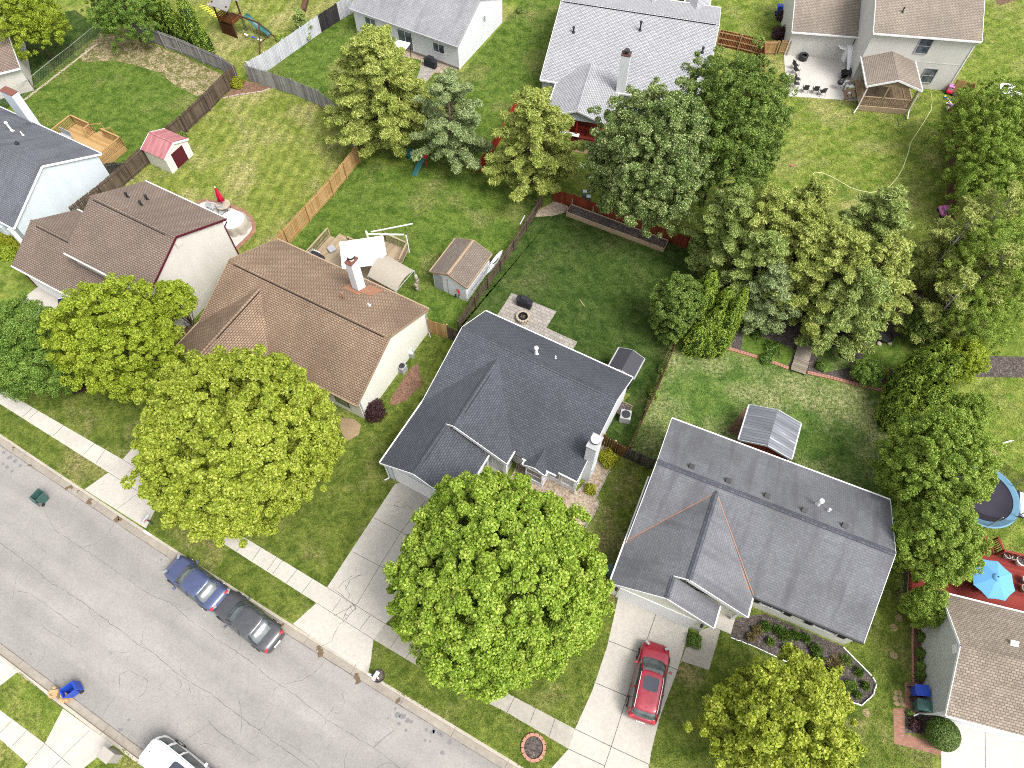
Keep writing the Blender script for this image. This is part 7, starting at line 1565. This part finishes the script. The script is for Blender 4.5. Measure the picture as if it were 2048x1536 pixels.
# bushes
bush('round dark maroon bush at the corner of the cream house', 751, 826, .85, 1.3, 'lf_red', 4200, .11, asp=.5)
bush('bright gold-green bush by the stained brown fence', 1215, 920, .7, .95, 'lf_gold', 3000, .11)
bush('small gold-green bush in the pebble bed', 1180, 981, .42, .6, 'lf_gold', 1500, .1)
bush('light green bush in the small red mulch bed, upper left', 476, 172, .62, .95, 'lf_gold', 2200, .13)
bush('pale yellow bush where the white and grey fences meet', 512, 140, .6, .7, 'lf_gold', 1600, .13); bush('low dark bush against the white fence', 562, 82, .5, .7, 'lf_olive', 1200, .13)
bush('green weedy bush behind the pink roofed shed', 359, 276, .7, .7, 'lf_green', 1600, .13)
bush('clipped round boxwood ball at the bottom right', 1872, 1470, .88, 1.5, 'lf_box', 9000, .09, name='boxwood', dense=True, jit=.5)
bush('low dark maroon shrub between the brick path and the boxwood', 1828, 1450, .42, .45, 'lf_red', 1500, .1)
bush('small leafy green shrub beside the red car driveway', 1388, 1283, .46, .7, 'lf_plant', 1700, .1); bush('tiny bright green plant by the green bin', 1818, 1427, .22, .25, 'lf_plant', 400, .09)
bush('upper dark maroon shrub by the two-storey house, top right', 1566, 40, .8, 1.2, 'lf_red', 2400, .14); bush('lower dark maroon shrub by the cedar gate, top right', 1557, 74, .85, 1.2, 'lf_red', 2400, .14); bush('small green bush below the lower maroon shrub', 1577, 72, .4, .6, 'lf_gold', 700, .12)
bush('pinkish shrub between the two left street trees', 160, 778, .5, .7, 'lf_red', 1500, .1)
for k, (a_, b_, r0, lb) in enumerate(((8, 478, .7, 'leftmost clipped green bush at the left edge below the pale house'), (24, 488, .55, 'middle clipped green bush at the left edge below the pale house'), (36, 494, .5, 'rightmost clipped green bush at the left edge below the pale house'), (18, 508, .9, 'large loose green bush below the clipped ones at the left edge'))): bush(lb, a_, b_, r0, .9, 'lf_gold' if k < 3 else 'lf_ygreen', 2000, .12, seed=k)
# perennials in the mulch bed: countable clumps
PLT = [(1512, 1262, .3, 'lf_dry'), (1530, 1255, .34, 'lf_plant'), (1555, 1262, .32, 'lf_plant'), (1570, 1272, .42, 'lf_plant'), (1590, 1272, .3, 'lf_plant'), (1610, 1278, .3, 'lf_plant'), (1575, 1302, .4, 'lf_dark'), (1588, 1306, .34, 'lf_gold'), (1630, 1300, .34, 'lf_plant'), (1634, 1320, .4, 'lf_plant'), (1668, 1330, .5, 'lf_dry'), (1690, 1322, .4, 'lf_green'), (1664, 1345, .34, 'lf_plant'), (1700, 1372, .4, 'lf_dark'), (1716, 1345, .28, 'lf_plant'), (1728, 1372, .24, 'lf_plant'), (1500, 1275, .24, 'lf_dry'), (1540, 1285, .26, 'lf_dark'), (1622, 1338, .3, 'lf_dry'), (1712, 1390, .22, 'lf_plant')]
tonew = {'lf_dry': 'straw-coloured grassy', 'lf_plant': 'fresh green leafy', 'lf_dark': 'dark green leafy', 'lf_gold': 'yellow-green leafy', 'lf_green': 'mid-green leafy'}
ORD = ['first', 'second', 'third', 'fourth', 'fifth', 'sixth', 'seventh', 'eighth', 'ninth', 'tenth', 'eleventh', 'twelfth']
PLT.sort(); cnt = {}
for a_, b_, r0, mt in PLT:
    k = cnt.get(mt, 0); cnt[mt] = k + 1
    bush('%s clump in the mulch bed, %s of its kind from the porch' % (tonew[mt], ORD[k]), a_, b_, r0, .45, mt, 420, .22 if mt in ('lf_dry', 'lf_plant') else .1, name='perennial', cat='plant', asp=.18 if mt in ('lf_dry', 'lf_plant') else .6, tuft=True, group='perennial clumps in the mulch bed')
for a_, b_, r0, mt, lb in ((1840, 1275, .28, 'lf_plant', 'leafy plant highest up along the pale grey house wall'), (1838, 1308, .3, 'lf_plant', 'second leafy plant down the pale grey house wall'), (1838, 1334, .28, 'lf_dark', 'dark leafy plant third down the pale grey house wall'), (1838, 1352, .28, 'lf_plant', 'leafy plant just above the blue bin'), (1510, 668, .6, 'lf_plant', 'low green patch of plants left of the plank bridge, upper'), (1545, 700, .75, 'lf_plant', 'low bright green patch of plants touching the brick edging'), (1530, 720, .5, 'lf_plant', 'small bright green plant close to the left brick run'), (1640, 735, .4, 'lf_plant', 'small plant right of the plank bridge'), (1765, 747, .35, 'lf_gold', 'cream-flowered plant in the bed near the trimmed spires'), (1690, 710, .45, 'lf_dark', 'low dark plant in the bed under the pines'), (1325, 742, .4, 'lf_green', 'small weedy shrub at the foot of the edge-on fence, upper'), (1305, 792, .4, 'lf_green', 'small weedy shrub at the foot of the edge-on fence, lower'), (905, 150, .5, 'lf_pinegrey', 'grey-leaved plant at the corner of the top white house'), (828, 165, .35, 'lf_gold', 'yellow-flowered plant by the tall bushy pine'), (1040, 25, .35, 'lf_green', 'weeds at the base of the white gable wall, top')):
    bush(lb, a_, b_, r0, .5, mt, 900, .14, name='plant', cat='plant', asp=.5)

# ------------------------------------------------------------------ grass blades over every lawn in view
def inside(poly, X, Y):
    r = np.zeros(len(X), bool); n = len(poly)
    for i in range(n):
        x0, y0 = poly[i]; x1, y1 = poly[(i + 1) % n]
        if y0 == y1: continue
        c_ = ((y0 > Y) != (y1 > Y)) & (X < (x1 - x0) * (Y - y0) / (y1 - y0) + x0); r ^= c_
    return r
NR = np.random.default_rng(5)
def inview(X, Y, Z=0.0):
    c = np.stack([X, Y, np.full(len(X), Z - HC)], 1) @ RM; u = CX + F * c[:, 0] / -c[:, 2]; v = CY - F * c[:, 1] / -c[:, 2]
    return (u > -30) & (u < 2078) & (v > -30) & (v < 1566)
LAWNS.sort(key=lambda a: a[2])
for k, (mat, poly, z) in enumerate(LAWNS):
    xs = [p[0] for p in poly]; ys = [p[1] for p in poly]; A = (max(xs) - min(xs)) * (max(ys) - min(ys)); n = int(A * 190)
    X = NR.uniform(min(xs), max(xs), n); Y = NR.uniform(min(ys), max(ys), n); ok = inview(X, Y) & inside(poly, X, Y)
    X, Y = X[ok], Y[ok]; ok = np.ones(len(X), bool)
    for m_, q_, z_ in LAWNS[k + 1:]: ok &= ~inside(q_, X, Y)
    for m_, q_, z_ in BLOCKS: ok &= ~inside(q_, X, Y)
    for O_, t_, us in HOUSEBOX:
        a_ = math.radians(t_); u_ = (X - O_[0]) * math.cos(a_) + (Y - O_[1]) * math.sin(a_); v_ = (X - O_[0]) * math.sin(a_) - (Y - O_[1]) * math.cos(a_)
        for u0, u1, v0, v1 in us: ok &= ~((u_ > u0) & (u_ < u1) & (v_ > v0) & (v_ < v1))
    X, Y = X[ok], Y[ok]; n = len(X)
    if n < 50: continue
    hh = NR.uniform(.02, .06, n); C = np.stack([X, Y, z + hh * .6], 1); N = np.stack([np.zeros(n), np.zeros(n), np.ones(n) * 1.2], 1)
    o_ = fastmesh('grass', quads(C, N, .085, .45, .42), n, mat, None); struct(o_, 'stuff')

for g_, head in (('stepping stones by the bins', 'pale stepping stone beside the brick path, %s from the top'), ('stepping discs by the play tower', 'pale disc in the row beside the yellow ladder, %s from the left'), ('round stepping stones beside the slate roofed house', 'round stepping stone in the lawn strip, %s from the top')):
    os_ = [o for o in bpy.data.objects if o.get('group') == g_]
    os_.sort(key=lambda o: (o.location.x if 'discs' in g_ else -o.location.y))
    for k, o in enumerate(os_): o['label'] = head % ORD[k]
# every separate piece of these parts becomes a part of its own
def split_parts(o, gap=.04):
    me = o.data; nv = len(me.vertices)
    if nv > 6000: return
    par = list(range(nv))
    def find(i):
        while par[i] != i: par[i] = par[par[i]]; i = par[i]
        return i
    for e in me.edges:
        a_, b_ = find(e.vertices[0]), find(e.vertices[1])
        if a_ != b_: par[a_] = b_
    isl = {}
    for i in range(nv): isl.setdefault(find(i), []).append(i)
    if len(isl) < 2: return
    co = np.array([v.co[:] for v in me.vertices]); keys = list(isl); bb = [(co[isl[k]].min(0) - gap / 2, co[isl[k]].max(0) + gap / 2) for k in keys]
    grp = list(range(len(keys)))
    def gf(i):
        while grp[i] != i: i = grp[i]
        return i
    for i in range(len(keys)):
        for j in range(i):
            if (bb[i][0] <= bb[j][1]).all() and (bb[j][0] <= bb[i][1]).all():
                a_, b_ = gf(i), gf(j)
                if a_ != b_: grp[a_] = b_
    gs = {}
    for i, k in enumerate(keys): gs.setdefault(gf(i), []).extend(isl[k])
    if len(gs) < 2 or len(gs) > 40: return
    polys = [tuple(p.vertices) for p in me.polygons]; uvd = [l.uv[:] for l in me.uv_layers[0].data] if me.uv_layers else None
    ls = [p.loop_start for p in me.polygons]; first = True; sm = me.polygons[0].use_smooth
    for vs_ in gs.values():
        st_ = set(vs_); vs_ = sorted(vs_); mp = {v: i for i, v in enumerate(vs_)}; pi = [k for k, p in enumerate(polys) if p[0] in st_]
        nm = bpy.data.meshes.new(o.name.split('.')[0]); nm.from_pydata([tuple(co[v]) for v in vs_], [], [tuple(mp[v] for v in polys[k]) for k in pi])
        if uvd:
            ul = nm.uv_layers.new(name='UVMap').data; q = 0
            for k in pi:
                for r in range(len(polys[k])): ul[q].uv = uvd[ls[k] + r]; q += 1
        for m_ in me.materials: nm.materials.append(m_)
        if sm: nm.polygons.foreach_set('use_smooth', [True] * len(nm.polygons))
        nm.update()
        if first: o.data = nm; first = False
        else:
            c_ = o.copy(); c_.data = nm; COL.objects.link(c_)
SPL = ('pillar', 'shutter', 'wheel', 'side_shelf', 'porch_post', 'leg', 'downspout', 'railing', 'ridge_vent', 'bearer', 'handle', 'door_trim', 'fascia', 'toy', 'pergola_post', 'timber_side', 'top_rail', 'swing_seat', 'stand', 'access_panel', 'patch', 'rail', 'rust_flashing', 'valley_flashing', 'gutter', 'stain', 'band_board', 'log', 'pole', 'door', 'stem', 'ridge_cap', 'wall')
for o in list(bpy.data.objects):
    if o.type == 'MESH' and o.parent is not None and o.name.split('.')[0] in SPL and not o.children: split_parts(o)
for o in bpy.data.objects:
    if 'label' in o.keys() and len(o['label'].split()) > 16: print('LONG', o.name, o['label'])
